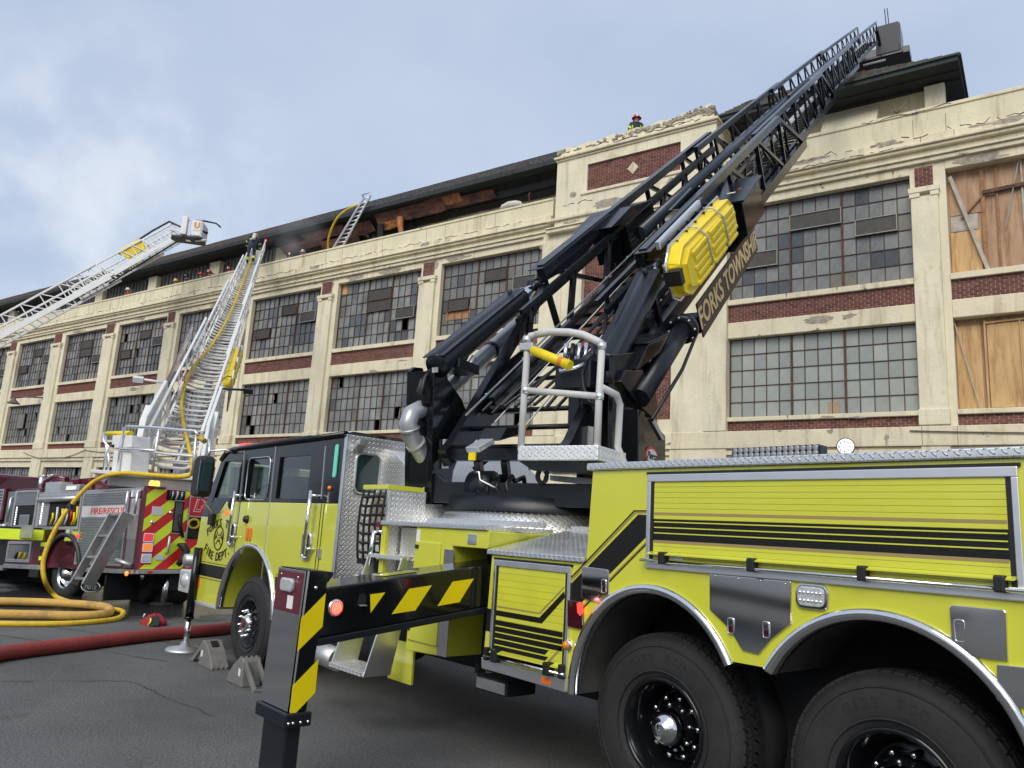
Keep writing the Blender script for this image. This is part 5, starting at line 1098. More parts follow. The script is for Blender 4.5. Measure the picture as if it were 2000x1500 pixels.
P('leg_cap', lambda b: b.prism([V((jx1, 2.375, 1.407)), V((jx1, 2.565, 1.397)), V((jx1, 2.565, 1.375)), V((jx1, 2.53, 1.33)), V((jx1, 2.53, 1.395))], V((jx0 - jx1, 0, 0))), M_blkm, ory)
P('end_plate', lambda b: b.prism([V((jx1 - .012, 2.380, 1.40)), V((jx1 - .012, 2.355, .56)), V((jx0, 2.355, .56)), V((jx0, 2.380, 1.40))], V((0, -.006, 0))), M_steel, leg, .002)
P('reflective_sheet', lambda b: b.prism([V((jx1 - .03, 2.3735, 1.385)), V((jx1 - .03, 2.3675, 1.13)), V((jx0 + .01, 2.3675, 1.13)), V((jx0 + .01, 2.3735, 1.385))], V((0, -.003, 0))), M_maroon, leg)
P('end_lamp', lambda b: b.prism([V((x, 2.371, z)) for x, z in rrect(jx0 + .19, 1.30, .17, .085, .03)], V((0, -.03, 0))), M_clear, leg, .01)
P('caution_label', lambda b: b.bx((jx0 + .20, 2.361, 1.155), (jx0 + .28, 2.364, 1.235)), M_white, leg)
for (x_, z_) in ((jx0 + .06, 1.36), (jx0 + .30, 1.355), (jx0 + .05, 1.2), (jx0 + .34, 1.19), (jx0 + .04, .62), (jx0 + .3, .6)): P('rivet', lambda b: b.lathe([(.007, 0), (.005, .005), (0, .006)], (x_, 2.372, z_), (0, -1, 0), 8), M_chrome, leg)
def ZL(x, y): return (330 + x / 5.77, 1080 + y / 5.77)
def Z4(x, y): return (480 + x / 2.778, 980 + y / 2.778)
for pts in ([ZL(1487, 740), ZL(1765, 455), ZL(1727, 830), ZL(1443, 1110)], [Z4(393, 855), Z4(375, 1035), Z4(265, 1150), Z4(238, 1150), Z4(252, 1000)]):
    P('hazard_stripe', lambda b: b.prism(bpx(pts, .004), V((-.002, 0, 0))), M_yel, leg)
P('edge_trim', lambda b: b.prism([V((jx1 + .002, 2.383, 1.402)), V((jx1 + .002, 2.395, 1.402)), V((jx1 + .002, 2.369, .56)), V((jx1 + .002, 2.360, .56))], V((-.004, 0, 0))), M_alu, leg)
P('bolt', lambda b: b.lathe([(.012, 0), (.009, .008), (0, .01)], onX(617, 1148, XO), (1, 0, 0), 10), M_chrome, leg)
# roof lamps of the cab
cl = P('cab_spot_bar', lambda b: b.bx((-9.25, 4.35, 2.665), (-8.75, 4.50, 2.76)), M_blkm, cabl, .015)
P('lens', lambda b: b.bx((-9.22, 4.34, 2.685), (-8.85, 4.352, 2.74)), M_gdark, cl)
P('lamp_base', lambda b: b.bx((-9.3, 4.38, 2.62), (-8.45, 4.52, 2.67)), M_rubl, cl, .01)
lbr = P('beacon_bar', lambda b: b.bx((-10.15, 4.15, 2.575), (-9.75, 5.6, 2.69)), M_clear, cabl, .02)
P('beacon_end', lambda b: b.bx((-10.20, 4.06, 2.58), (-9.95, 4.16, 2.69)), mat('red_beacon_lens', (.75, .04, .03), .2, emit=(1, .08, .05), estr=.5), lbr, .02)

# ================================================================== turntable and black aerial ladder of the lime truck
LM = V((-5.783, 6.074, 4.792)); LAZ, LEL = RD(106.137), RD(38.437)
LDIR = V((cos(LAZ) * cos(LEL), sin(LAZ) * cos(LEL), sin(LEL))); LLAT = V((sin(LAZ), -cos(LAZ), 0)); LNOR = LLAT.cross(LDIR)
HDIR = V((cos(LAZ), sin(LAZ), 0))
def make_LP(M, d, l, n, sag, S):
    def f(s, a, b): return M + d * s + l * a + n * b - V((0, 0, sag * max(0, s / S) ** 2))
    return f
LP = make_LP(LM, LDIR, LLAT, LNOR, .45, 30.0)
def TB(h, a, z): return V((LM.x, LM.y, 0)) + HDIR * h + LLAT * a + V((0, 0, z))
def onL(x, y, a): return on_pl(x, y, LM + LLAT * a, LLAT)
def onH(x, y, h): return on_pl(x, y, TB(h, 0, 0), HDIR)
def tb_of(p): q = p - V((LM.x, LM.y, 0)); return (q.dot(HDIR), q.dot(LLAT), q.z)
M_lad = mat('black_ladder_enamel', (0.008, 0.0095, 0.014), 0.25, rvar=.1, vscale=4, spec=.42)
M_ladd = mat('dark_blue_grey_tube', (0.035, 0.045, 0.065), 0.3, rvar=.08)

def truss_section(root, name, LPf, s0t, s0b, s1t, s1b, hw, top, bot, m, rail=(.06, .075), brace=.04, nb=8, rung_step=.36, rung_r=.018, rung_m=None, s_r0=None, mid=None, hand=None, curve=0.0):
    """one telescoping section: two trusses (top rail, bottom rail, braces) tied by rungs"""
    mb = MB()
    def rail_(b, a, s0, s1, bb, w_, h_, k=4):
        for i in range(k): b.bar(LPf(s0 + (s1 - s0) * i / k, a, bb), LPf(s0 + (s1 - s0) * (i + 1) / k, a, bb), w_, h_, (LPf(0, 0, 1) - LPf(0, 0, 0)))
    rail_(mb, -hw, s0b, s1b, bot, rail[0], rail[1] * 1.5); so = mb.build(name, m, root)
    mb = MB(); rail_(mb, hw, s0b, s1b, bot, rail[0], rail[1] * 1.5); mb.build('bottom_rail', m, so)
    for sg in (-1, 1):
        mb = MB(); rail_(mb, sg * hw, s0t, s1t, top, rail[0], rail[1]); mb.build('top_rail', m, so)
        if mid is not None:
            mb = MB(); rail_(mb, sg * hw, s0b, s1b, mid, rail[0] * .6, rail[1] * .6); mb.build('mid_rail', m, so)
        s0, s1 = max(s0t, s0b), min(s1t, s1b); n_ = nb; L_ = (s1 - s0) / n_
        for i in range(n_ + 1):
            s_ = s0 + L_ * i
            mb = MB(); mb.bar(LPf(s_, sg * hw, bot), LPf(s_, sg * hw, top), brace, brace, LPf(0, 1, 0) - LPf(0, 0, 0)); mb.build('brace', m, so)
            if i < n_:
                sm = s_ + L_ * .55
                mb = MB(); mb.bar(LPf(s_ + .05, sg * hw, top), LPf(s_ + L_ - .05, sg * hw, bot), brace, brace * .8, LPf(0, 1, 0) - LPf(0, 0, 0)); mb.build('brace', m, so)
        mb = MB(); mb.bar(LPf(s1t, sg * hw, top), LPf(s1b, sg * hw, bot), brace * 1.2, brace * 1.2, LPf(0, 1, 0) - LPf(0, 0, 0)); mb.build('brace', m, so)
        if s0t > s0b + .3:
            mb = MB(); mb.bar(LPf(s0t, sg * hw, top - .2), LPf(s0b, sg * hw, bot), brace * 1.6, brace * 1.5, LPf(0, 1, 0) - LPf(0, 0, 0)); mb.build('end_brace', m, so)
    # rungs, each a copy of the first, bowed downwards in the middle when asked
    sr0 = s_r0 if s_r0 is not None else s0b + .15; n_ = int((s1b - .1 - sr0) / rung_step); first = None; p_first = None
    for i in range(n_ + 1):
        s_ = sr0 + i * rung_step; pA = LPf(s_, 0, bot + .03)
        if first is None:
            mb = MB()
            if curve: mb.tube([LPf(s_, -hw, bot + .03), LPf(s_, -hw * .4, bot + .03 - curve), LPf(s_, hw * .4, bot + .03 - curve), LPf(s_, hw, bot + .03)], rung_r, 6)
            else: mb.tube([LPf(s_, -hw, bot + .03), LPf(s_, hw, bot + .03)], rung_r, 7)
            first = mb.build('rung', rung_m or m, so); p_first = pA
        else: inst(first, 'rung', so, parent_base(so) + (pA - p_first))
    return so

SEC = [(0.0, -2.75, 7.65, 9.8, .644, 0.0, -.90), (6.2, 6.2, 13.85, 15.6, .508, 0.0, -.87), (12.7, 12.7, 20.9, 21.9, .44, .0, -.78), (19.8, 19.8, 30.0, 30.0, .348, .0, -.72)]
secs_o = []
for i, (s0t, s0b, s1t, s1b, hw, tp, bt) in enumerate(SEC):
    k = (1.25, 1.05, .95, .85)[i]
    secs_o.append(truss_section(trk, 'ladder_section', LP, s0t, s0b, s1t, s1b, hw, tp, bt, M_lad, rail=(.075 * k, .095 * k), brace=(.06, .05, .042, .036)[i], nb=(4, 6, 7, 8)[i], rung_step=.36, rung_r=.026, rung_m=M_gridb))
ls = secs_o[0]
# nested lower ends of the inner sections seen inside the base section
for (hw, bb, s1) in ((.53, -.80, 7.5), (.45, -.70, 7.0)):
    for sg in (-1, 1):
        P('inner_rail', lambda b: b.bar(LP(-2.0, sg * hw, bb), LP(s1, sg * hw, bb), .06, .10, LNOR), M_lad, ls)
        P('inner_rail', lambda b: b.bar(LP(-1.0, sg * hw, bb + .55), LP(s1, sg * hw, bb + .55), .05, .06, LNOR), M_lad, ls)
        for i in range(7):
            s_ = -1.2 + i * 1.2; P('brace', lambda b: b.bar(LP(s_, sg * hw, bb), LP(s_ + .5, sg * hw, bb + .55), .035, .035, LLAT), M_lad, ls)
# tapered plates at the root of the top rails, side gussets
for sg, a_ in ((-1, -.67), (1, .67)):
    P('rail_plate', lambda b: b.prism([LP(-.08, a_, .03), LP(2.1, a_, .04), LP(2.1, a_, -.03), LP(.9, a_, -.22), LP(-.08, a_, -.12)], LLAT * (.10 * -sg)), M_lad, ls, .006)
    P('rail_cover', lambda b: b.ob(LP(-.10, a_ - .10, .032), LDIR * 2.15, LLAT * .20, LNOR * .012), M_lad, ls, .004)
    P('pin_lug', lambda b: b.lathe([(0, -.09), (.085, -.09), (.085, .09), (0, .09)], LP(-.02, a_ + sg * .08, -.17), LLAT, 18), M_lad, ls)
    P('pin_bolt', lambda b: b.lathe([(0, -.12), (.03, -.12), (.03, .12), (0, .12)], LP(-.02, a_ + sg * .08, -.17), LLAT, 12), M_alud, ls)
    # big pivot gusset at the heel
    P('heel_gusset', lambda b: b.prism([LP(-2.2, a_ * .93, -1.02), LP(-.6, a_ * .93, -1.0), LP(-.9, a_ * .93, -.62), LP(-1.5, a_ * .93, -.58), LP(-2.0, a_ * .93, -.80)], LLAT * (.03 * sg)), M_lad, ls, .004)
    for (s_, b_) in ((-1.5, -.72), (-1.75, -.85)): P('pin_bolt', lambda b: b.lathe([(0, 0), (.035, 0), (.035, .04), (0, .04)], LP(s_, a_ * .93 + sg * .03, b_), LLAT * sg, 12), M_alud, ls)
# lift cylinders
for sg in (-1, 1):
    a_ = sg * .77; pa, pb, pc = LP(-2.25, a_, -.16), LP(-.42, a_, -.18), LP(-.02, a_, -.17)
    if sg > 0: pa = TB(-1.05, a_, 3.30); pb = LP(-.22, a_, -.19)
    dr = (pc - pa).normalized()
    cy = P('lift_cylinder', lambda b: b.lathe([(0, 0), (.125, 0), (.13, .03), (.13, (pb - pa).length - .06), (.115, (pb - pa).length), (0, (pb - pa).length)], pa, dr, 28), M_blkm, ls)
    P('piston_rod', lambda b: b.tube([pb, pc], .06, 16), M_chrome, cy)
    P('cylinder_cover', lambda b: b.ob(pa + LNOR * .10 - LLAT * .13, dr * (pb - pa).length * .97, LLAT * .26, LNOR * .012), M_blkm, cy, .004)
    P('cylinder_port', lambda b: b.lathe([(.03, 0), (.03, .05), (0, .05)], pa.lerp(pb, .9) + LNOR * .12, LNOR, 8), M_rubl, cy)
# pipe with elbow (waterway) on the near left side
pw = [TB(-1.30, -.62, 2.02), TB(-1.62, -.74, 2.10), TB(-1.86, -.80, 2.30), TB(-1.98, -.80, 2.52), TB(-1.97, -.76, 2.66), TB(-1.86, -.70, 2.78)]
el_ = [onL(x, y, -.92) for x, y in ((838, 912), (822, 882), (803, 852), (797, 826), (804, 808), (824, 798), (846, 784))]
wp = P('waterway_elbow', lambda b: b.tube([el_[0].lerp(el_[1], k / 3) for k in range(3)] + el_[1:], .088, 18), M_silver, ls)
for i_ in (1, 2, 5): P('pipe_clamp', lambda b: b.tube([el_[i_].lerp(el_[i_ + 1], .4), el_[i_].lerp(el_[i_ + 1], .6)], .10, 18), M_alud, wp)
P('coupling', lambda b: b.lathe([(.09, -.05), (.13, -.05), (.13, .05), (.09, .05)], el_[0], (el_[1] - el_[0]), 18), M_blkm, wp)
wt = P('waterway_pipe', lambda b: b.tube([onL(846, 784, -.92), onL(880, 756, -.92), onL(1013, 634, -.92), onL(1024, 624, -.92)], [.088, .088, .088, .05], 20), M_silver, ls)
P('pipe_clamp', lambda b: b.tube([onL(957, 686, -.92), onL(962, 681, -.92)], .098, 20), M_blkm, wt)
P('waterway_pipe', lambda b: b.tube([LP(2.6, -.42, -.42), LP(14, -.42, -.42)], .095, 14), M_ladd, ls)
P('waterway_pipe', lambda b: b.tube([LP(14, -.36, -.40), LP(22, -.34, -.38)], .075, 12), M_ladd, ls)
P('waterway_pipe', lambda b: b.tube([LP(22, -.26, -.34), LP(29.5, -.24, -.32)], .06, 12), M_ladd, ls)
P('white_conduit', lambda b: b.tube([LP(7.7, .44, -.40), LP(13.4, .44, -.40)], .055, 12), mat('white_pipe', (.62, .62, .58), .35), secs_o[1])
P('white_conduit', lambda b: b.tube([LP(21.5, .31, -.34), LP(28.8, .31, -.34)], .05, 12), MATS['white_pipe'], secs_o[3])
# cables, hoses and conduits lying between the trusses
for i in range(9):
    a0 = -.45 + .1 * i; pts = [LP(-2.2 + k * 1.2, a0 + random.uniform(-.04, .04), -.72 + random.uniform(-.06, .10)) for k in range(9)]
    P('hydraulic_hose', lambda b: b.tube(pts, .017, 5), M_gridb, ls)
for i in range(26):
    s_ = 5.2 + i * .16; dz = random.uniform(-.05, .1)
    P('cable_loop', lambda b: b.tube([LP(s_, -.40, -.60 + dz), LP(s_ - .10, -.1, -.70 + dz), LP(s_ - .04, .2, -.70 + dz), LP(s_ + .06, .42, -.58 + dz)], .018, 5), M_gridb if i % 5 else mat('tan_cable', (.30, .26, .16), .6), ls)
for (a_, b_) in ((-.20, -.50), (.12, -.55)):
    P('steel_cable', lambda b: b.tube([LP(-2.4, a_, b_ - .22), LP(9, a_, b_)], .008, 5), M_alud, ls)
for (a0, b0, s0, s1) in ((-.30, -.50, -2.65, 2.9), (.30, -.62, -.6, 1.0)):
    gs = P('rung_light_strip', lambda b: b.bar(LP(s0, a0, b0), LP(s1, a0, b0), .018, .012, LNOR), M_alud, ls)
    for k in range(7): P('led', lambda b: b.lathe([(0, 0), (.011, 0), (.009, .012), (0, .013)], LP(s0 + (s1 - s0) * (k + .5) / 7, a0, b0 + .006), LNOR, 8), M_grnled, gs)
for k in range(5): P('rung_marker', lambda b: b.bar(LP(-2.3 + k * 1.0, .0 + .05 * k, -.815), LP(-2.3 + k * 1.0, .07 + .05 * k, -.815), .05, .05, LNOR), M_yel, ls)
# side boxes
def lbox(nm, s0, s1, a0, a1, b0, b1, m, par, bev=.008, tilt=0.0):
    return P(nm, lambda b: b.prism([LP(s0, a0, b0), LP(s0, a0, b1), LP(s1, a0, b1 + tilt), LP(s1, a0, b0 + tilt)], LLAT * (a1 - a0)), m, par, bev)
bR = lbox('control_box', 2.85, 3.95, .40, 1.02, -.78, -.30, M_blk, ls, .012); P('box_lid', lambda b: b.prism([LP(2.80, .36, -.29), LP(3.98, .36, -.24), LP(3.98, .36, -.21), LP(2.80, .36, -.26)], LLAT * .70), M_lad, bR, .006)
P('box_lid', lambda b: b.prism([LP(1.42, .50, .10), LP(2.4, .50, .12), LP(3.9, .50, -.22), LP(2.85, .50, -.26)], LLAT * .04), M_lad, bR)
P('lid_label', lambda b: b.ob(LP(3.25, .72, -.243), LDIR * .25, LLAT * .12, LNOR * .004), M_white, bR); P('lid_label', lambda b: b.ob(LP(3.4, .84, -.237), LDIR * .1, LLAT * .05, LNOR * .004), M_red, bR)
bL = lbox('control_box', 2.2, 3.35, -.98, -.42, -.70, -.16, M_blk, ls, .012); P('box_lid', lambda b: b.prism([LP(1.62, -1.0, -.03), LP(2.45, -1.0, .02), LP(3.38, -1.0, -.14), LP(2.2, -1.0, -.15)], LLAT * .62), M_lad, bL, .006)
P('lid_label', lambda b: b.ob(LP(2.3, -.75, -.005), LDIR * .3, LLAT * .10, LNOR * .004), M_white, bL)
P('side_gusset', lambda b: b.prism([LP(2.3, -.64, -.15), LP(3.2, -.64, -.15), LP(3.9, -.64, -.86), LP(2.5, -.64, -.86)], LLAT * .02), M_lad, ls)
P('side_gusset', lambda b: b.prism([LP(4.4, .30, -.1), LP(5.2, .30, -.5), LP(4.6, .30, -.9), LP(4.0, .30, -.9)], LLAT * .02), M_lad, ls)
# yellow rescue litter in its chrome cradle, outside the right truss
oc = []
S0, S1, B0, B1, A0_, A1_ = -.30, 1.98, .05, -.50, 1.0, 1.17
def litter(k_s, k_b): return [(S0 + k_s, B0 - .13 - k_b * .5), (S0 + .22 + k_s * .6, B0 - k_b), (S1 - .14 - k_s * .6, B0 - .04 - k_b), (S1 - k_s, B0 - .14 - k_b * .5), (S1 - k_s, B1 + .12 + k_b * .5), (S1 - .14 - k_s * .6, B1 + k_b), (S0 + .2 + k_s * .6, B1 + k_b), (S0 + k_s, B1 + .10 + k_b * .5)]
rings = [(A0_, 0, 0), (A0_ + .14, .0, .0), (A1_ - .06, .05, .04), (A1_, .13, .10)]
mb = MB(); vs_ = []
for (a, ks, kb) in rings: vs_ += [LP(s, a, b) for s, b in litter(ks, kb)]
fs = [(i * 8 + j, i * 8 + (j + 1) % 8, (i + 1) * 8 + (j + 1) % 8, (i + 1) * 8 + j) for i in range(3) for j in range(8)] + [tuple(24 + j for j in range(8))[::-1], tuple(range(8))]
mb.faces(vs_, fs); lit = mb.build('rescue_litter', M_bask, None, base=LP(.8, 1.0, -.25), bevel=.03, seg=3)
lit['label'] = 'large bright yellow ribbed plastic rescue litter strapped beside the black ladder'; lit['category'] = 'rescue stretcher'; BASES[lit.name] = LP(.8, 1.0, -.25)
for kk in range(5):
    bb_ = B0 - .11 - kk * .085
    for (s0, s1) in ((.02, .62), (.72, 1.22), (1.32, 1.78)):
        off = .04 if kk % 2 else 0
        q = MB(); q.prism([LP(s0 + off, A1_ - .01, bb_), LP(s1 + off, A1_ - .01, bb_), LP(s1 + off, A1_ - .01, bb_ - .045), LP(s0 + off, A1_ - .01, bb_ - .045)], LLAT * .035); q.build('rib', M_bask, lit, bevel=.01)
for s_ in (.55, 1.28):
    q = MB(); q.tube([LP(s_, A0_ - .02, B0 + .03), LP(s_, A1_ - .08, B0 + .012), LP(s_, A1_ + .03, B0 - .12), LP(s_, A1_ + .035, B1 + .14), LP(s_, A1_ - .05, B1 - .015)], .012, 6); q.build('strap_bar', M_alud, lit)
q = MB(); q.tube([LP(s, A0_ - .01, b) for s, b in [(S0 - .05, B0 - .12), (S0 + .18, B0 + .03), (S1 - .1, B0), (S1 + .02, B0 - .15), (S1 + .02, B1 + .1), (S1 - .12, B1 - .03), (S0 + .15, B1 - .03), (S0 - .05, B1 + .08)]], .016, 8, closed=True); q.build('litter_cradle', M_chrome, lit)
q = MB(); q.bar(LP(S0 - .05, A0_ - .03, -.2), LP(S0 - .05, A0_ + .15, -.2), .10, .16, LNOR); q.build('buckle', M_rubl, lit)
sd_ = P('silver_rail', lambda b: b.ob(LP(-.15, .86, .06), LDIR * 1.6, LLAT * .05, LNOR * .09), M_alu, ls, .006)
for k in range(5): P('rail_clip', lambda b: b.bar(LP(.1 + .36 * k, .90, .07), LP(.1 + .36 * k, 1.02, .045), .03, .03, LNOR), M_rubl, sd_)
# name board
sgn = P('name_board', lambda b: b.prism([LP(.39, .955, -.79), LP(3.33, .955, -.80), LP(3.40, .955, -1.16), LP(.39, .955, -1.21)], LLAT * .02), mat('dark_bronze_panel', (.030, .019, .012), .38, rvar=.05, spec=.3), ls, .003)
tq = MB(); put_text(tq, 'FORKS TOWNSHIP', .35, LP(1.88, .978, -.99), LDIR, LNOR, bold=.008, sx=1.03); tq.build('lettering', mat('gold_lettering', (.78, .56, .26), .4), sgn)
for (s_, b_) in ((.5, -.86), (.5, -1.1), (3.25, -.86), (3.28, -1.08)): P('board_bolt', lambda b: b.lathe([(.012, 0), (0, .008)], LP(s_, .976, b_), LLAT, 8), M_alu, sgn)
P('board_bracket', lambda b: b.prism([LP(.38, .64, -.95), LP(.55, .64, -.95), LP(.55, .64, -1.15), LP(.38, .64, -1.15)], LLAT * .31), M_lad, sgn)
P('board_bracket', lambda b: b.prism([LP(3.1, .64, -.85), LP(3.3, .64, -.85), LP(3.3, .64, -1.05), LP(3.1, .64, -1.05)], LLAT * .31), M_lad, sgn)
# slew tube on the right with flange
tr = P('extension_tube', lambda b: b.tube([LP(-1.75, 1.0, -.87), LP(-.1, 1.0, -.80)], .10, 20), M_blkm, ls)
P('tube_flange', lambda b: b.lathe([(.10, -.03), (.165, -.03), (.165, .05), (.12, .10), (.10, .10)], LP(-.28, 1.0, -.81), LDIR, 24), M_blkm, tr)
for k in range(8): P('flange_bolt', lambda b: b.lathe([(0, -.05), (.014, -.05), (.014, 0)], LP(-.28, 1.0, -.81) + (LLAT * cos(k * pi / 4) + LNOR * sin(k * pi / 4)) * .145, LDIR, 6), M_alud, tr)
P('tube_hose', lambda b: b.tube([LP(-1.9, 1.14, -1.02), LP(-.9, 1.14, -1.0), LP(-.2, 1.12, -.9)], .02, 6), M_gridb, tr)
# ladder tip: platform with rails, monitor and antennas
plt = P('rescue_platform', lambda b: b.bx((0, 0, 0), (0.001, .001, .001)), M_lad) if False else None
tc_ = LP(30.6, .22, -.75) - V((0, 0, .95))
pf = P('platform_floor', lambda b: b.ob(tc_ - LLAT * .95 - HDIR * .25, LLAT * 1.95, HDIR * 1.25, V((0, 0, .12))), M_lad, trk, .03)
P('platform_panel', lambda b: b.ob(tc_ + LLAT * .02 - HDIR * .27 + V((0, 0, .12)), LLAT * .86, HDIR * .05, V((0, 0, 1.32))), mat('platform_navy', (.012, .015, .022), .5), pf, .02)
P('platform_panel', lambda b: b.ob(tc_ + LLAT * .88 - HDIR * .2 + V((0, 0, .12)), LLAT * .05, HDIR * 1.15, V((0, 0, 1.3))), M_lad, pf, .02)
P('platform_panel', lambda b: b.ob(tc_ - LLAT * .95 + HDIR * .95 + V((0, 0, .12)), LLAT * 1.85, HDIR * .05, V((0, 0, 1.1))), M_lad, pf, .02)
P('outer_step', lambda b: b.ob(tc_ + LLAT * .95 - HDIR * .1 + V((0, 0, .05)), LLAT * .28, HDIR * .9, V((0, 0, .30))), M_lad, pf, .02)
P('floor_lamp', lambda b: b.tube([tc_ - LLAT * .5 - HDIR * .1 + V((0, 0, -.06)), tc_ + LLAT * .35 - HDIR * .1 + V((0, 0, -.06))], .05, 8), MATS['white_pipe'], pf)
for dx in (.42, .52): P('antenna', lambda b: b.tube([tc_ + LLAT * dx + V((0, 0, 1.3)), tc_ + LLAT * (dx - .06) + V((0, 0, 2.35))], .018, 6), M_rubl, pf)
P('water_monitor', lambda b: b.tube([tc_ - LLAT * .75 - HDIR * .5 + V((0, 0, .9)), tc_ - LLAT * .75 - HDIR * .2 + V((0, 0, 1.25)), tc_ - LLAT * .7 + HDIR * .3 + V((0, 0, 1.35))], .08, 10), M_lad, pf)
P('tip_bracket', lambda b: b.bar(LP(30.0, -.35, -.3), tc_ - LLAT * .5 + V((0, 0, .4)), .10, .14), M_lad, pf)
P('tip_bracket', lambda b: b.bar(LP(30.0, .35, -.3), tc_ + LLAT * .2 + V((0, 0, .4)), .10, .14), M_lad, pf)

# ---- turntable deck, uprights, covers
TC = TB(-.75, 0, 0)
P('turntable_fairing', lambda b: b.lathe([(1.06, 1.70), (.98, 1.90), (.95, 1.91), (0, 1.91)], V((TC.x, TC.y, 0)), (0, 0, 1), 40), M_tread, trk)
P('slew_ring', lambda b: b.lathe([(1.0, 1.90), (1.0, 2.03), (0, 2.03)], V((TC.x, TC.y, 0)), (0, 0, 1), 40), M_blkm, trk)
dk_ = P('turntable_deck', lambda b: b.prism([TB(-1.56, -1.06, 2.0), TB(-1.56, 1.02, 2.0), TB(.5, 1.02, 2.0), TB(.5, -1.06, 2.0)], V((0, 0, .04))), M_blkm, trk, .01)
P('deck_front', lambda b: b.prism([TB(-1.57, -1.06, 1.96), TB(-1.57, 1.02, 1.96), TB(-1.57, 1.02, 2.16), TB(-1.57, -.62, 2.16), TB(-1.57, -.74, 2.24), TB(-1.57, -1.06, 2.24)], HDIR * .05), M_blkm, dk_, .008)
P('deck_side', lambda b: b.prism([TB(-1.57, -1.06, 1.96), TB(.5, -1.06, 1.96), TB(.5, -1.06, 2.16), TB(-1.57, -1.06, 2.24)], LLAT * .05), M_blkm, dk_, .008)
P('deck_side', lambda b: b.prism([TB(-1.57, .97, 1.96), TB(.5, .97, 1.96), TB(.5, .97, 2.16), TB(-1.57, .97, 2.16)], LLAT * .05), M_blkm, dk_, .008)
plLpx = ((838, 722), (846, 714), (862, 716), (866, 742), (893, 780), (916, 838), (893, 880), (876, 920), (868, 985), (834, 985), (834, 900))
plL = [(-1.62, 3.27), (-1.45, 3.33), (-1.38, 3.2), (-1.12, 3.05), (-.86, 2.77), (-1.0, 2.5), (-1.12, 2.2), (-1.2, 2.0), (-1.50, 2.0), (-1.52, 2.27)]
uL = P('upright_plate', lambda b: b.prism([onL(x, y, -.82) for x, y in plLpx], LLAT * .06), M_blk, dk_, .006)
P('upright_plate', lambda b: b.prism([onL(x, y, -.82) + LLAT * -.28 for x, y in plLpx], LLAT * .05), M_blk, uL, .006)
w1_, w2_ = onL(838, 724, -.82), onL(834, 985, -.82)
P('upright_web', lambda b: b.prism([w1_, w1_ + LLAT * -.26, w2_ + LLAT * -.26, w2_], HDIR * .03), M_blk, uL, .004)
wlp = [onL(x, y, -.755) for x, y in ((864, 858), (874, 858), (872, 916), (862, 916))]
P('work_lamp', lambda b: b.prism(wlp, LLAT * .03), M_clear, uL, .006)
P('warning_label', lambda b: b.prism([onL(x, y, -.755) for x, y in ((844, 718), (855, 717), (855, 727), (844, 728))], LLAT * .004), M_white, uL)
P('hydraulic_hose', lambda b: b.tube([onL(x, y, -.92) for x, y in ((846, 718), (826, 735), (817, 765), (822, 790), (842, 797))], .022, 7), M_gridb, uL)
P('hydraulic_hose', lambda b: b.tube([onL(x, y, -.84) for x, y in ((848, 716), (830, 738), (822, 768), (828, 790), (846, 793))], .022, 7), M_gridb, uL)
for k in range(4): P('valve_fitting', lambda b: b.tube([TB(-1.45 + .05 * k, -.85 + .06 * k, 3.30), TB(-1.40 + .06 * k, -.80 + .05 * k, 3.46)], .028, 8), M_alud if k % 2 else M_blkm, uL)
P('valve_block', lambda b: b.ob(TB(-1.5, -.90, 3.28), HDIR * .35, LLAT * .28, V((0, 0, .10))), M_blkm, uL, .01)
plR = [(-1.30, 3.34), (-.55, 3.55), (-.25, 3.10), (-.25, 2.85), (-.02, 2.78), (.02, 2.0), (-1.25, 2.0)]
uR = P('upright_plate', lambda b: b.prism([TB(h, .90, z) for h, z in plR], LLAT * .05), M_blk, dk_, .006)
P('upright_plate', lambda b: b.prism([TB(h, .60, z) for h, z in ((-1.30, 3.4), (-.75, 3.5), (-.35, 3.0), (-.2, 2.0), (-1.25, 2.0))], LLAT * .05), M_blk, uR, .006)
pil = [onH(x, y, -1.22) for x, y in ((1112, 680), (1165, 690), (1166, 890), (1107, 885))]
P('upright_post', lambda b: b.prism(pil, HDIR * .25), M_blk, uR, .008)
P('upright_post', lambda b: b.prism([onH(x, y, -.95) for x, y in ((1219, 798), (1247, 800), (1247, 905), (1216, 905))], HDIR * .16), M_blk, uR, .008)
# cover boxes on the right side
cA = P('valve_cover', lambda b: b.prism([onL(x, y, 1.02) for x, y in ((1267, 672), (1308, 653), (1302, 660), (1274, 700), (1245, 722), (1244, 719))], LLAT * -.5), M_blk, uR, .006)
cA2 = P('valve_cover', lambda b: b.prism([onL(1267, 672, 1.02), onL(1308, 653, 1.02), onL(1290, 690, 1.02), onL(1247, 721, 1.02)], LLAT * -.42), M_blk, uR, .01)
P('cover_lid', lambda b: b.prism([onL(1267, 671, 1.03), onL(1309, 652, 1.03), onL(1309, 651, 1.03) + V((0, 0, .012)), onL(1267, 670, 1.03) + V((0, 0, .012))], LLAT * -.46), M_lad, cA2, .004)
P('pump_cover', lambda b: b.prism([onL(x, y, 1.0) for x, y in ((1256, 722), (1264, 745), (1279, 772), (1274, 816), (1256, 800), (1212, 745), (1222, 722))], LLAT * -.35), M_blk, uR, .012)
P('yellow_edge', lambda b: b.bar(onL(1262, 744, 1.01), onL(1270, 758, 1.01), .012, .01), M_yel, uR)
P('light_edge', lambda b: b.prism([onL(x, y, .97) for x, y in ((1276, 812), (1299, 858), (1294, 860), (1272, 820))], LLAT * -.10), M_alud, uR)
P('control_case', lambda b: b.ob(TB(-1.42, .42, 3.02), LLAT * .36, HDIR * .25, V((0, 0, .28))), M_blkm, uR, .015)
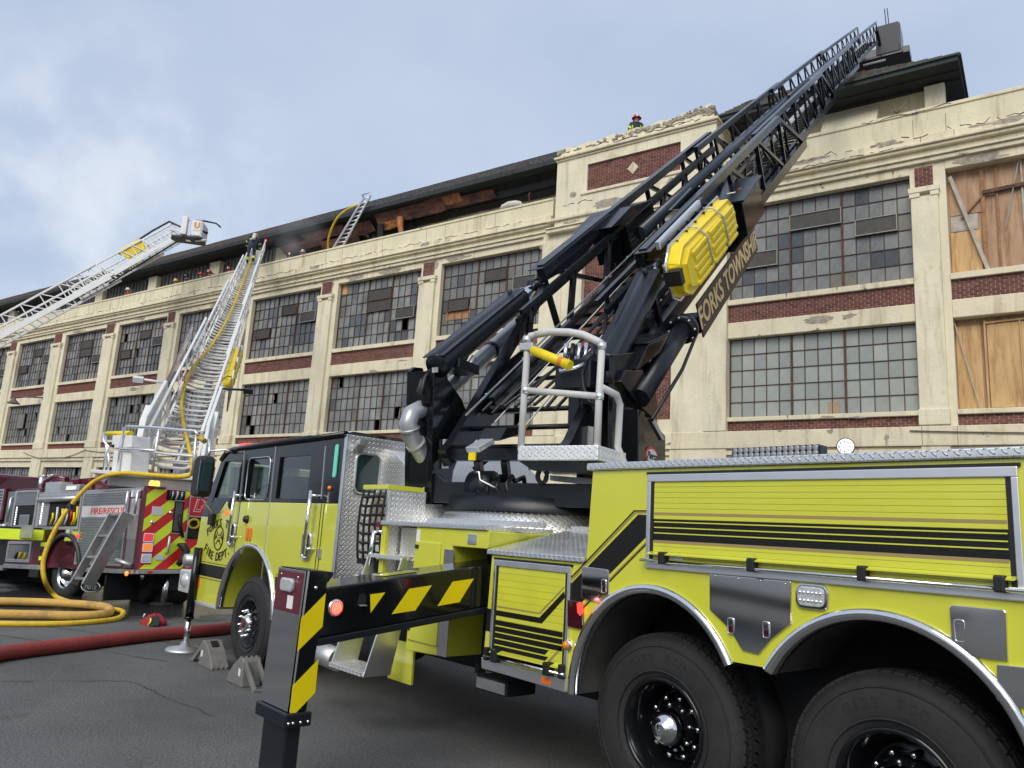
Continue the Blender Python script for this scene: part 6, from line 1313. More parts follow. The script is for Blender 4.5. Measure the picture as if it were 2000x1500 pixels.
P('case_handle', lambda b: b.tube([TB(-1.43, .48, 3.2), TB(-1.49, .52, 3.17), TB(-1.49, .68, 3.20), TB(-1.43, .72, 3.24)], .017, 8), M_alu, uR)
for k in range(5): P('valve_fitting', lambda b: b.tube([TB(-1.3, .45 + .07 * k, 3.3), TB(-1.3 + .02 * k, .46 + .06 * k, 3.48)], .022, 7), (M_chrome, M_blkm, M_alu)[k % 3], uR)
P('valve_knob', lambda b: b.lathe([(0, 0), (.03, 0), (.03, .03), (0, .03)], TB(-1.2, .62, 3.46), (0, 0, 1), 10), M_red, uR)
for k in range(4):
    P('hose_loop', lambda b: b.tube([onH(x, y, -1.38 - .015 * k) for x, y in ((1150 + 2 * k, 690), (1136 + 3 * k, 705), (1128 + 3 * k, 730), (1131 + 3 * k, 758), (1142 + 3 * k, 785), (1158 + 2 * k, 790), (1170, 770))], .019, 7), M_gridb, uR)
P('warning_label', lambda b: b.prism([onH(x, y, -1.225) for x, y in ((1112, 695), (1126, 695), (1126, 706), (1112, 705))], HDIR * -.004), M_white, uR)
P('grey_panel', lambda b: b.prism([onH(x, y, -1.24) for x, y in ((1148, 832), (1160, 834), (1158, 880), (1147, 878))], HDIR * -.004), M_alud, uR)
# maker's oval badge
oc_ = onL(1272, 891, .955); ex_, ez_ = HDIR, V((0, 0, 1)); og = MB(); og.prism([oc_ + ex_ * .16 * cos(2 * pi * k / 32) + ez_ * .092 * sin(2 * pi * k / 32) for k in range(32)], LLAT * .004); bdg = og.build('oval_badge', M_red, uR)
og = MB(); og.prism([oc_ + LLAT * .005 + ex_ * .128 * cos(2 * pi * k / 32) + ez_ * .068 * sin(2 * pi * k / 32) for k in range(32)], LLAT * .003); og.build('badge_field', M_white, bdg)
og = MB(); put_text(og, 'Pierce', .10, oc_ + LLAT * .0105, HDIR, V((0, 0, 1)), bold=.001, shear=.25); og.build('lettering', M_stripe, bdg)
# motor, winch drum, small fittings on the deck
P('slew_motor', lambda b: b.lathe([(0, 0), (.16, 0), (.16, .22), (.11, .26), (.11, .34), (0, .34)], TB(-1.42, -.40, 2.12), LLAT, 20), M_blkm, dk_)
P('cable_drum', lambda b: b.tube([TB(-1.45, -.30 + .02 * k, 2.10) + V((0, 0, .0)) + (HDIR * cos(k * 1.2) + V((0, 0, 1)) * sin(k * 1.2)) * .13 for k in range(24)], .022, 6), M_gridb, dk_)
P('crank_handle', lambda b: b.tube([onH(x, y, -1.60) for x, y in ((930, 922), (936, 922), (938, 938), (968, 953))], .012, 7), M_alu, dk_)
P('cable_coil', lambda b: b.tube([onH(1056 + 9 * cos(a) + .35 * a, 930 + 13 * sin(a), -1.6) for a in [i * .5 for i in range(38)]], .014, 5), M_gridb, dk_)
P('grey_guard', lambda b: b.prism([onH(x, y, -1.45) for x, y in ((1074, 928), (1160, 935), (1160, 948), (1074, 938))], HDIR * .1), M_alud, dk_)
P('deck_hose', lambda b: b.tube([TB(-1.3, -.5, 2.3), TB(-1.2, -.3, 2.5), TB(-1.1, 0, 2.45), TB(-1.25, .3, 2.3)], .03, 7), M_gridb, dk_)
for k in range(2): P('heel_link', lambda b: b.bar(LP(-2.7, -.3 + .3 * k, -.95), TB(-1.35, -.35 + .3 * k, 2.1), .06, .09), M_lad, dk_)
P('heel_cross_beam', lambda b: b.bar(TB(-1.50, -.60, 2.42), TB(-1.50, .60, 2.42), .10, .11), M_lad, dk_)
for k in range(3): P('rung_marker', lambda b: b.bar(TB(-1.555, -.38 + .62 * k, 2.42), TB(-1.555, -.30 + .62 * k, 2.42), .03, .115), M_yel, dk_)
wl2 = [onL(x, y, -.1) for x, y in ((908, 874), (938, 857), (942, 866), (912, 884))]
P('work_lamp', lambda b: b.prism(wl2, LLAT * .14), M_clear, dk_, .006)
P('angle_box', lambda b: b.prism([onL(x, y, -.15) for x, y in ((945, 836), (980, 835), (972, 850), (930, 862))], LLAT * .25), M_lad, dk_, .008)
# operator's platform with guard rail
HH = -1.86
pts = [onH(x, y, HH) for x, y in ((1012, 866), (1168, 874), (1168, 905), (1012, 893))]
zt = (pts[0].z + pts[1].z) / 2; t0 = tb_of(pts[0]); t1 = tb_of(pts[1])
op = P('operator_platform', lambda b: b.prism([TB(HH, t0[1], zt - .125), TB(HH, t1[1], zt - .125), TB(HH, t1[1], zt), TB(HH, t0[1], zt)], HDIR * .55), M_treads, dk_, .008)
P('platform_frame', lambda b: b.prism([TB(HH + .02, t0[1], zt - .126), TB(HH + .02, t1[1], zt - .126), TB(HH + .10, t1[1] - .05, zt - .22), TB(HH + .10, t0[1] + .1, zt - .2)], HDIR * .4), M_blk, op)
def rail_tube(nm, pts, r, m): return P(nm, lambda b: b.tube([onH(x, y, HH + .06) for x, y in pts], r, 10), m, op)
rail_tube('guard_post', ((1017, 880), (1024, 770), (1030, 682), (1031, 664), (1036, 656), (1048, 654)), .030, M_greypipe)
rail_tube('guard_rail', ((1046, 654), (1075, 648), (1112, 649), (1140, 654), (1166, 666), (1176, 672)), .033, M_greypipe)
rail_tube('guard_post', ((1166, 882), (1170, 775), (1176, 672)), .030, M_greypipe)
rail_tube('mid_rail', ((1027, 762), (1100, 768), (1170, 774)), .028, M_greypipe)
P('side_rail', lambda b: b.tube([onH(1174, 756, HH + .06), onH(1174, 756, HH + .06) + HDIR * .30 + V((0, 0, -.01)), onH(1174, 756, HH + .06) + HDIR * .38 + V((0, 0, -.08)), onH(1174, 756, HH + .06) + HDIR * .36 + V((0, 0, -.45)), onH(1174, 756, HH + .06) + HDIR * .44 + LLAT * .05 + V((0, 0, -.62)), onH(1174, 756, HH + .06) + HDIR * .44 + LLAT * .05 + V((0, 0, -1.0))], .030, 10), M_greypipe, op)
for (x, y, r_) in ((1030, 664, .038), (1027, 762, .036), (1171, 774, .036), (1176, 676, .036)): P('rail_joint', lambda b: b.tube([onH(x, y + 7, HH + .06), onH(x, y - 7, HH + .06)], r_, 12), M_alu, op)
P('hinge_block', lambda b: b.prism([onH(x, y, HH + .02) for x, y in ((1014, 670), (1040, 668), (1040, 684), (1014, 684))], HDIR * .08), M_alud, op, .006)
ya, yb = onH(1041, 684, HH + .04), onH(1114, 714, HH + .0)
P('yellow_grip', lambda b: b.tube([ya, yb], .042, 16), M_yel, op)
q1 = ya.lerp(yb, .72); q2 = ya.lerp(yb, .82); P('grip_label', lambda b: b.tube([q1, q2], .0425, 16), mat('orange_label', (.75, .22, .02), .5), op)

# ================================================================== the maroon ladder truck behind, with its white ladder
E1 = V((-0.959, -0.28, -0.048)).normalized(); E2 = V((-.28, .959, 0)).normalized(); E3 = E1.cross(E2)
if E3.z < 0: E3 = -E3
rB = ray(262, 1118).normalized(); RB = CAM + rB * 16.24
def RT(t, y, z): return RB + E1 * t + E2 * y + E3 * z
M_mar = mat('maroon_paint', (0.10, 0.010, 0.018), 0.2, coat=.7)
M_redp = mat('red_reflective', (0.72, 0.015, 0.02), 0.35)
M_limr = mat('fluorescent_lime', (0.82, 1.0, 0.04), 0.4)
M_gshut = mat('grey_shutter', (0.30, 0.32, 0.34), 0.35, .6, var=.05)
M_wht = mat('white_enamel', (0.72, 0.72, 0.70), 0.3, var=.05, vscale=3, coat=.3)
M_wht2 = mat('white_rung', (0.66, 0.65, 0.61), 0.45, var=.1)
M_hosey = mat('yellow_hose', (0.72, 0.48, 0.02), 0.6, var=.16, vscale=7, bump=.5, bscale=45, col2=(.40, .27, .05), c2lo=.52, c2hi=.72)
M_hoset = mat('tan_hose', (0.60, 0.36, 0.08), 0.7, var=.18, vscale=5, bump=.5, bscale=40, col2=(.33, .20, .07), c2lo=.5, c2hi=.7)
M_hoser = mat('red_hose', (0.26, 0.035, 0.032), 0.7, var=.2, vscale=4, bump=.5, bscale=40, col2=(.17, .05, .045), c2lo=.5, c2hi=.72)
rt = thing('ladder_truck', 'maroon ladder truck with chevron tail and raised white ladder', 'fire truck', RT(3.5, 1.2, -.6))
def Q(name, fn, m, parent=None, bevel=0, **tags):
    mb = MB(); fn(mb); return mb.build(name, m, parent or rt, bevel=bevel, **tags)
def rbx(b, t0, t1, y0, y1, z0, z1): return b.ob(RT(t0, y0, z0), E1 * (t1 - t0), E2 * (y1 - y0), E3 * (z1 - z0))
def rpoly(pts, y, th): return lambda b: b.prism([RT(t, y, z) for t, z in pts], E2 * th)
def tail(pts, t, th): return lambda b: b.prism([RT(t, y, z) for y, z in pts], E1 * th)
W_ = 2.42
ar = arc(2.45, -.06, .64, .72, 0, pi, 18)
rbody = Q('body_side', rpoly([(0, 0), (1.81, 0)] + ar[1:-1] + [(3.09, 0), (4.75, 0), (4.75, 1.66), (3.70, 1.66), (3.70, 1.545), (0, 1.545)], 0, .06), M_mar, bevel=.01)
Q('body_far_side', lambda b: rbx(b, 0, 4.7, W_ - .06, W_, 0, 1.545), M_mar, rbody)
Q('body_tail', lambda b: rbx(b, 0, .06, .061, W_ - .061, .04, 1.56), M_mar, rbody)
Q('body_core', lambda b: rbx(b, .07, 4.6, .6, W_ - .07, .1, 1.5), M_under, rbody)
Q('body_top', lambda b: rbx(b, .061, 4.7, .061, W_ - .061, 1.5, 1.545), M_alud, rbody)
Q('chassis', lambda b: rbx(b, .1, 7.5, .8, 1.6, -.35, .1), M_under)
Q('roof_rail', lambda b: rbx(b, 0, 3.72, -.02, .05, 1.5, 1.56), M_alud, rbody, .005)
Q('rub_rail', lambda b: rbx(b, 0, 1.8, -.03, .05, -.03, .05), M_alud, rbody, .005); Q('rub_rail', lambda b: rbx(b, 3.12, 4.75, -.03, .05, -.03, .06), M_alud, rbody, .005)
# shutter with FIRE / RESCUE
sh = Q('roll_up_door', lambda b: (rbx(b, .42, 2.02, -.02, .0, 1.48, 1.53), rbx(b, 1.98, 2.02, -.02, 0, .15, 1.48), rbx(b, .42, .46, -.02, 0, .15, 1.48), rbx(b, .42, 2.02, -.02, 0, .10, .15)), M_alu, rbody)
s0_ = None
for k in range(26):
    z_ = .15 + k * .051
    if s0_ is None: s0_ = Q('slat', lambda b: rbx(b, .46, 1.98, -.012, 0, z_ + .002, z_ + .049), M_gshut, sh, .004)
    else: inst(s0_, 'slat', sh, rt.location + E3 * (k * .051))
Q('lettering_band', lambda b: rbx(b, .46, 1.98, -.016, -.0125, 1.02, 1.24), mat('white_film', (.55, .55, .56), .4), sh)
Q('lettering', lambda b: put_text(b, 'FIRE/RESCUE', .165, RT(1.08, -.02, 1.13), -E1, E3, bold=.001, sx=1.28), M_redp, sh)
# open equipment bay
bay = Q('equipment_bay', lambda b: rbx(b, 2.08, 3.66, -.006, .0, .84, 1.46), M_black, rbody)
Q('bay_frame', lambda b: (rbx(b, 2.04, 3.70, -.03, .0, 1.46, 1.52), rbx(b, 2.04, 3.70, -.03, 0, .78, .84), rbx(b, 2.04, 2.09, -.03, 0, .84, 1.46), rbx(b, 3.65, 3.70, -.03, 0, .84, 1.46)), M_alu, bay, .004)
Q('bay_wall', lambda b: rbx(b, 3.25, 3.65, -.012, -.007, .86, 1.44), mat('grey_bay_wall', (.26, .26, .27), .5), bay)
Q('rolled_shutter', lambda b: b.tube([RT(2.12, -.05, 1.40), RT(3.62, -.05, 1.40)], .055, 10), M_alud, bay)
for k in range(10): Q('strip_led', lambda b: rbx(b, 3.50, 3.54, -.018, -.012, .9 + k * .05, .93 + k * .05), mat('lit_strip_led', (.9, .9, .95), .3, emit=(.9, .95, 1), estr=1.5), bay)
for k, (t_, m_) in enumerate(((2.3, M_yel), (2.55, M_wht), (2.75, M_yel), (2.95, M_wht), (3.1, M_yel), (2.42, M_redp), (2.68, M_alud), (2.2, M_yel), (2.85, M_gridb))):
    Q('air_tool', lambda b: b.tube([RT(t_, -.02, .88), RT(t_ - .08, -.025, .98 + .05 * (k % 3)), RT(t_ - .05, -.02, 1.12 + .04 * (k % 4))], .024, 6), m_, bay)
# forward bays
b2 = Q('equipment_bay', lambda b: rbx(b, 3.80, 4.68, -.006, 0, .80, 1.30), M_black, rbody)
Q('bay_frame', lambda b: (rbx(b, 3.74, 3.80, -.03, 0, .78, 1.62), rbx(b, 4.66, 4.72, -.03, 0, .78, 1.62), rbx(b, 3.8, 4.66, -.03, 0, 1.58, 1.62), rbx(b, 3.8, 4.66, -.03, 0, .76, .80)), M_alu, b2, .004)
for k in range(6): Q('slat', lambda b: rbx(b, 3.8, 4.66, -.014, 0, 1.30 + k * .047, 1.344 + k * .047), M_gshut, b2, .004)
Q('generator', lambda b: rbx(b, 3.95, 4.35, -.05, -.01, .82, 1.10), M_gshut, b2, .02)
for k in range(9): Q('strip_led', lambda b: rbx(b, 4.55, 4.59, -.018, -.012, .84 + k * .05, .87 + k * .05), MATS['lit_strip_led'], b2)
b3 = Q('equipment_bay', lambda b: rbx(b, 3.78, 4.66, -.006, 0, .16, .48), mat('grey_bay_wall2', (.16, .16, .17), .5), rbody)
Q('bay_frame', lambda b: (rbx(b, 3.72, 4.70, -.03, 0, .48, .53), rbx(b, 3.72, 4.70, -.03, 0, .10, .16), rbx(b, 3.72, 3.77, -.03, 0, .16, .48), rbx(b, 4.65, 4.70, -.03, 0, .16, .48)), M_alu, b3, .004)
for t_ in (3.95, 4.15, 4.3): Q('air_tool', lambda b: b.tube([RT(t_, -.02, .18), RT(t_ - .05, -.02, .30)], .03, 6), M_yel if t_ < 4.2 else M_gridb, b3)
# wheel arch plates, lamps
Q('arch_trim', lambda b: b.tube([RT(2.45 + .66 * cos(a), -.02, -.06 + .74 * sin(a)) for a in [pi * k / 22 for k in range(23)]], .05, 8), mat('black_fender', (.02, .022, .028), .4), rbody)
Q('stainless_panel', lambda b: rbx(b, 1.86, 2.5, -.012, 0, .55, .78), M_steel, rbody)
Q('arch_lamp', lambda b: b.lathe([(0, .03), (.04, .02), (.05, 0)], RT(2.02, -.012, .66), -E2, 12), M_redl, rbody)
Q('clear_lamp', lambda b: rbx(b, 2.30, 2.42, -.05, -.012, .68, .78), M_clear, rbody, .02)
for k in range(4): Q('chevron_tab', lambda b: rbx(b, 3.12, 3.36, -.02, 0, .02 + .14 * k, .10 + .14 * k), M_limr if k % 2 else MATS['dark_bronze_panel'], rbody)
Q('folded_coat', lambda b: rbx(b, 3.14, 3.5, -.10, -.02, -.18, -.03), M_under, rbody)
# wheels
def rwheel(t, y, R=.52):
    o = RT(t, y, -.10); ax = -E2; mb = MB(); mb.lathe([(R * .54, -.03), (R * .58, 0), (R * .85, -.003), (R * .96, -.04), (R, -.07), (R, -.25), (R * .9, -.3), (R * .5, -.28)], o, ax, 40); wo = mb.build('wheel', M_rub, rt)
    q = MB(); q.lathe([(R * .55, -.02), (R * .52, -.012), (R * .48, -.05), (R * .45, -.13), (R * .30, -.12), (R * .26, -.03), (R * .20, -.01), (R * .17, .03), (0, .035)], o, ax, 32); q.build('rim', M_chrome, wo)
    return wo
rwheel(2.45, .05); rwheel(2.45, 2.1); rwheel(1.05, .75); rwheel(7.4, .05)
q = MB(); q.lathe([(0, 0), (.45, 0), (.5, -.1), (.5, -.4), (0, -.45)], RT(.55, .95, -.15), -E2, 28); q.build('inner_wheel', M_rub, rt)
# mud flap with the maker's oval
mf = Q('mud_flap', lambda b: rbx(b, .95, 1.0, .05, .75, -.55, -.05), M_rubl)
mo = MB(); mo.tube([RT(1.32, -.02, -.30) + E1 * .32 * cos(a) + E3 * .10 * sin(a) for a in [2 * pi * k / 28 for k in range(28)]], .012, 5, closed=True); mo.build('oval_badge', M_alud, mf)
mo = MB(); mo.prism([RT(1.32, -.01, -.30) + E1 * .33 * cos(a) + E3 * .11 * sin(a) for a in [2 * pi * k / 28 for k in range(28)]], E2 * .02); mo.build('flap_panel', M_rubl, mf)
mo = MB(); put_text(mo, 'Pierce', .16, RT(1.32, -.025, -.30), -E1, E3, bold=.001, shear=.25); mo.build('lettering', M_alud, mf)
# chevron tail: every slanted band cut to its panel
def clip_poly(poly, y0, y1, z0, z1):
    def cl(ps, ins, inter):
        out = []
        for i in range(len(ps)):
            a, b_ = ps[i - 1], ps[i]
            if ins(b_):
                if not ins(a): out.append(inter(a, b_))
                out.append(b_)
            elif ins(a): out.append(inter(a, b_))
        return out
    def ix(c, k): return lambda a, b_: tuple(a[j] + (b_[j] - a[j]) * (c - a[k]) / (b_[k] - a[k]) for j in (0, 1))
    for c, k, sgn in ((y0, 0, 1), (y1, 0, -1), (z0, 1, 1), (z1, 1, -1)):
        if poly: poly = cl(poly, lambda p: (p[k] - c) * sgn >= -1e-9, ix(c, k))
    return poly
def chev(y0, y1, z0, z1, t, par):
    bw = .29; k = -14
    for k in range(-14, 16):
        o_ = k * bw; pg = [(-1, o_ - 1), (3.5, o_ + 3.5), (3.5, o_ + 3.5 + bw), (-1, o_ - 1 + bw)]
        pg = [(y, z * .80 + .0) for y, z in pg]; c_ = clip_poly(pg, y0, y1, z0, z1)
        if len(c_) >= 3: Q('chevron', tail(c_, t, .004), M_limr if k % 2 else M_redp, par)
tl_ = Q('tail_panel', lambda b: rbx(b, -.012, 0, .06, W_ - .02, .05, 1.56), M_redp, rbody)
chev(.31, .62, .06, 1.55, -.017, tl_); chev(.06, .31, .73, 1.55, -.017, tl_); chev(.62, .98, .06, .70, -.017, tl_); chev(.62, .66, .70, 1.38, -.017, tl_); chev(.88, .98, .70, 1.55, -.017, tl_); chev(.98, 1.42, .06, .58, -.017, tl_); chev(1.42, 2.38, .06, 1.55, -.017, tl_); chev(.06, .31, .06, .14, -.017, tl_)
Q('tail_edge', lambda b: rbx(b, -.014, .02, -.01, .06, .05, 1.56), M_mar, rbody)
for k, (z0, m_) in enumerate(((.55, mat('red_tail_lens', (.5, .01, .015), .1, coat=.6, emit=(1, .03, .03), estr=.35)), (.37, mat('amber_tail_lens', (.85, .25, .02), .1, coat=.6, emit=(1, .3, .02), estr=.3)), (.17, M_clear))):
    h_ = Q('tail_lamp', tail(rrect(.19, z0 + .085, .21, .165, .02), -.03, .016), M_chrome, tl_); Q('lens', tail(rrect(.19, z0 + .085, .175, .135, .02), -.045, .02), m_, h_, .008)
rc_ = Q('equipment_recess', lambda b: rbx(b, -.02, -.014, .47, .86, 1.36, 1.55), M_black, tl_)
for k in range(7): Q('coiled_gear', lambda b: b.tube([RT(-.05, .5 + .05 * k, 1.38), RT(-.06, .52 + .05 * k, 1.46), RT(-.05, .53 + .05 * k, 1.53)], .022, 6), (M_gridb, M_alud, M_gridb, M_wht)[k % 4], rc_)
co = Q('ladder_slot', lambda b: rbx(b, -.02, -.014, .66, .87, .74, 1.36), M_under, tl_); Q('slot_frame', lambda b: (rbx(b, -.03, -.015, .65, .88, 1.35, 1.37), rbx(b, -.03, -.015, .65, .88, .72, .74)), M_alud, co); Q('slot_strap', lambda b: b.tube([RT(-.03, .78, 1.1), RT(-.05, .80, .92), RT(-.05, .90, .66)], .03, 6), M_rubl, co)
Q('slot_wall', lambda b: rbx(b, -.024, -.02, .69, .84, .78, 1.33), mat('slot_grey', (.10, .11, .11), .5), co)
Q('notice', lambda b: rbx(b, -.024, -.016, .20, .42, 1.06, 1.22), M_white, tl_)
for i, (y_, z_, r_) in enumerate(((.24, .92, .045), (.60, 1.12, .04), (1.28, .55, .02))): Q('latch', lambda b: b.lathe([(0, .03), (r_ * .6, .025), (r_, .01), (r_, 0)], RT(-.017, y_, z_), -E1, 14), M_chrome, tl_)
Q('hose_elbow', lambda b: b.tube([RT(-.05, .80, .52), RT(-.14, .86, .50), RT(-.18, .92, .40), RT(-.16, .88, .25), RT(-.12, .80, .13)], [.03, .07, .075, .07, .05], 10), M_rubl, tl_)
Q('grab_handle', lambda b: b.tube([RT(-.02, .62, .66), RT(-.06, .61, .66), RT(-.06, .59, .36), RT(-.02, .59, .36)], .028, 8), M_alud, tl_)
Q('tail_step', lambda b: rbx(b, -.08, 0, .02, W_ - .02, -.03, .045), M_alud, rbody, .008); Q('tail_reflector', lambda b: rbx(b, -.085, -.078, .22, .32, -.02, .03), M_redp, rbody)
Q('clear_lamp', tail(rrect(.47, .27, .19, .10, .04), -.03, .02), M_clear, tl_, .008)
Q('number_plate', lambda b: rbx(b, -.022, -.016, 1.04, 1.15, .09, .17), M_white, tl_)
for y_ in (1.33,): Q('hose_inlet', lambda b: b.lathe([(0, .02), (.08, .02), (.08, .16), (.12, .16), (.13, 0)], RT(-.02, y_, .28), -E1, 16), M_alud, tl_)
sg_ = Q('unit_sign', lambda b: rbx(b, -.03, -.016, .99, 1.44, 1.10, 1.46), M_redp, tl_, .006); Q('sign_frame', lambda b: (rbx(b, -.035, -.03, .97, 1.46, 1.45, 1.48), rbx(b, -.035, -.03, .97, 1.0, .62, 1.45), rbx(b, -.035, -.03, .97, 1.46, 1.06, 1.09)), M_alud, sg_)
Q('lettering', lambda b: put_text(b, 'L4', .34, RT(-.034, 1.24, 1.28), E2, E3, bold=.012, shear=.25), M_white, sg_); Q('lettering', lambda b: put_text(b, 'L4', .33, RT(-.037, 1.24, 1.28), E2, E3, bold=.0, shear=.25), M_redp, sg_)
rb2 = Q('hose_reel_bay', lambda b: rbx(b, -.02, -.014, 1.0, 1.44, .64, 1.06), M_black, tl_); Q('hose_reel', lambda b: (b.tube([RT(-.03, 1.13 + .14 * cos(a) * (1 - a * .012), .93 + .10 * sin(a) * (1 - a * .012)) for a in [k * .5 for k in range(40)]], .016, 5)), M_hosey, rb2); Q('reel_box', lambda b: rbx(b, -.04, -.02, 1.02, 1.4, .66, .80), M_under, rb2, .01)
for y_ in (.16, .26): Q('amber_beacon', lambda b: b.lathe([(.055, 0), (.055, .06), (.04, .10), (0, .11)], RT(.02, y_, 1.60), E3, 14), mat('lit_amber_beacon', (.9, .5, .1), .2, emit=(1, .42, .06), estr=1.6), rbody)
Q('beacon_base', lambda b: rbx(b, -.06, .1, .06, .42, 1.56, 1.60), M_mar, rbody, .01)
Q('clear_corner_lamp', lambda b: rbx(b, .08, .36, -.035, 0, 1.38, 1.52), M_clear, rbody, .015)
Q('tread_patch', lambda b: rbx(b, .08, .36, -.012, 0, .6, 1.36), M_tread, rbody); Q('cage_patch', lambda b: rbx(b, .06, .34, -.012, 0, .08, .60), M_gshut, rbody)
for t_ in (.42, .10): Q('grab_rail', lambda b: b.tube([RT(t_, -.07, 1.06), RT(t_ - .02, -.07, 1.50)], .022, 8), M_alu, rbody)
Q('tail_jack', lambda b: b.tube([RT(.1, .76, -.05), RT(.1, .72, -.60)], .055, 12), M_chrome, rt); Q('jack_pad', lambda b: b.lathe([(0, .05), (.2, .04), (.22, 0), (0, 0)], V((RT(.1, .72, 0).x, RT(.1, .72, 0).y, .0)), (0, 0, 1), 20), M_under, rt)
# folding step ladder hung on the side
sl = Q('step_ladder', lambda b: b.bar(RT(1.22, -.42, -.24), RT(.76, -.10, 1.08), .15, .05, E1), M_alud, None, .006)
Q('stile', lambda b: b.bar(RT(.66, -.46, -.24), RT(.24, -.12, 1.08), .24, .05, E1), M_alud, sl, .006)
for k in range(4):
    f_ = .08 + .30 * k; Q('tread', lambda b: b.bar(RT(1.18 - .46 * f_, -.42 + .32 * f_, -.24 + 1.32 * f_), RT(.66 - .42 * f_, -.46 + .34 * f_, -.24 + 1.32 * f_), .12, .045), M_alud, sl, .004)
for k in range(2): Q('slot', lambda b: b.bar(RT(.40 + .12 * k, -.255 - .09 * k, .66 - .36 * k), RT(.36 + .12 * k, -.225 - .09 * k, .84 - .36 * k), .05, .052, E1), M_redp if k else M_under, sl)
Q('ladder_arm', lambda b: b.tube([RT(.30, -.2, .22), RT(.02, -.06, .12)], .045, 8), M_alud, sl); Q('step_lamp', lambda b: b.lathe([(0, .03), (.045, .02), (.045, 0)], RT(.06, -.10, -.02), -E2, 10), mat('lit_orange', (.9, .2, .05), .3, emit=(1, .25, .05), estr=1), sl)
# sloping maroon hose box and scene lamps on top
hx = Q('hose_box', lambda b: b.prism([RT(4.2, .5, 1.50), RT(4.2, .5, 1.86), RT(2.55, .5, 1.90), RT(1.85, .5, 1.58), RT(1.85, .5, 1.50)], E2 * 1.4), M_mar, None, .012)
for t_ in (3.1, 2.6): Q('box_rib', lambda b: rbx(b, t_, t_ + .06, .46, .5, 1.52, 1.88), M_mar, hx)
Q('scene_lamp', lambda b: rbx(b, 2.35, 2.85, .05, .25, 1.57, 1.70), M_alud, hx, .02); Q('lens', lambda b: rbx(b, 2.42, 2.8, .035, .05, 1.59, 1.67), M_led, hx, .006)
Q('tread_box', lambda b: rbx(b, 3.05, 3.65, .05, .3, 1.56, 1.78), M_tread, hx)
for t_ in (4.35, 4.0): Q('deck_valve', lambda b: (b.tube([RT(t_, .3, 1.66), RT(t_, .3, 1.95)], .05, 10), b.tube([RT(t_ - .12, .3, 1.97), RT(t_ + .12, .3, 1.97)], .02, 6)), M_alu, hx)
Q('deck_pipe', lambda b: b.tube([RT(4.1, .25, 1.6), RT(4.05, .25, 1.85), RT(3.7, .25, 1.93), RT(3.3, .3, 1.85)], .06, 10), M_mar, hx)
# pump bay and cab ahead
pp = Q('pump_bay', lambda b: rbx(b, 4.8, 6.2, .1, W_ - .1, .0, 1.55), M_under)
Q('pump_face', lambda b: rbx(b, 4.85, 5.15, .04, .1, .75, 1.62), M_gshut, pp); Q('perforated_panel', lambda b: rbx(b, 5.2, 5.9, .0, .1, 1.0, 1.7), M_mar, pp)
pf_ = MB()
for i in range(7):
    for j in range(9): pf_.lathe([(.026, .003), (0, .003)], RT(5.35 + .07 * i, -.008, 1.08 + .068 * j), -E2, 8)
Q('panel_plate', lambda b: rbx(b, 5.28, 5.86, -.008, 0, 1.03, 1.68), M_alu, pp); pf_.build('perforation', M_black, pp, kind='stuff')
for k in range(7): Q('pump_valve', lambda b: b.lathe([(0, .14), (.05, .13), (.06, .05), (.04, 0)], RT(4.95 + .2 * (k % 4), .05, .62 + .24 * (k // 4)), -E2, 12), M_chrome if k % 2 else M_alud, pp)
Q('pump_grip', lambda b: b.tube([RT(4.9, -.02, .95), RT(4.88, -.02, 1.45), RT(4.95, .04, 1.50)], .022, 8), M_alu, pp); Q('green_gauge', lambda b: rbx(b, 5.0, 5.1, .02, .04, 1.15, 1.28), mat('green_panel', (.02, .25, .05), .4), pp)
Q('pump_rail', lambda b: rbx(b, 4.75, 6.4, -.03, .06, -.08, .02), M_alud, pp)
Q('cab_body', lambda b: rbx(b, 6.25, 9.2, 0, W_, -.1, 2.1), M_mar, rt, .08)
# fluorescent outrigger arm with its cover plate
oa = Q('outrigger', lambda b: b.bar(RT(3.2, .3, .66), RT(5.0, -2.2, .72), .12, .22), M_limr, None, .008)
for k in range(5): Q('arm_hole', lambda b: b.lathe([(.045, 0), (0, .002)], RT(3.2, .3, .66).lerp(RT(5.0, -2.2, .72), .38 + .09 * k) + (E1 * -.81 - E2 * .585).normalized() * .062 + E3 * .0, E1 * -.81 - E2 * .585, 12), M_black, oa)
Q('cover_plate', lambda b: b.prism([RT(4.0, -.35, .62), RT(4.0, -.35, .80), RT(3.9, -.35, .86), RT(3.1, -.35, .86), RT(3.1, -.35, .60), RT(3.8, -.35, .60)], E2 * .02), M_alud, oa, .004)
Q('arm_jack', lambda b: b.bar(RT(5.0, -2.2, .8), RT(5.0, -2.2, -.6), .14, .14, E1), M_under, oa)
Q('arm_top', lambda b: b.bar(RT(3.2, .3, .79), RT(5.0, -2.2, .85), .13, .04), M_under, oa)

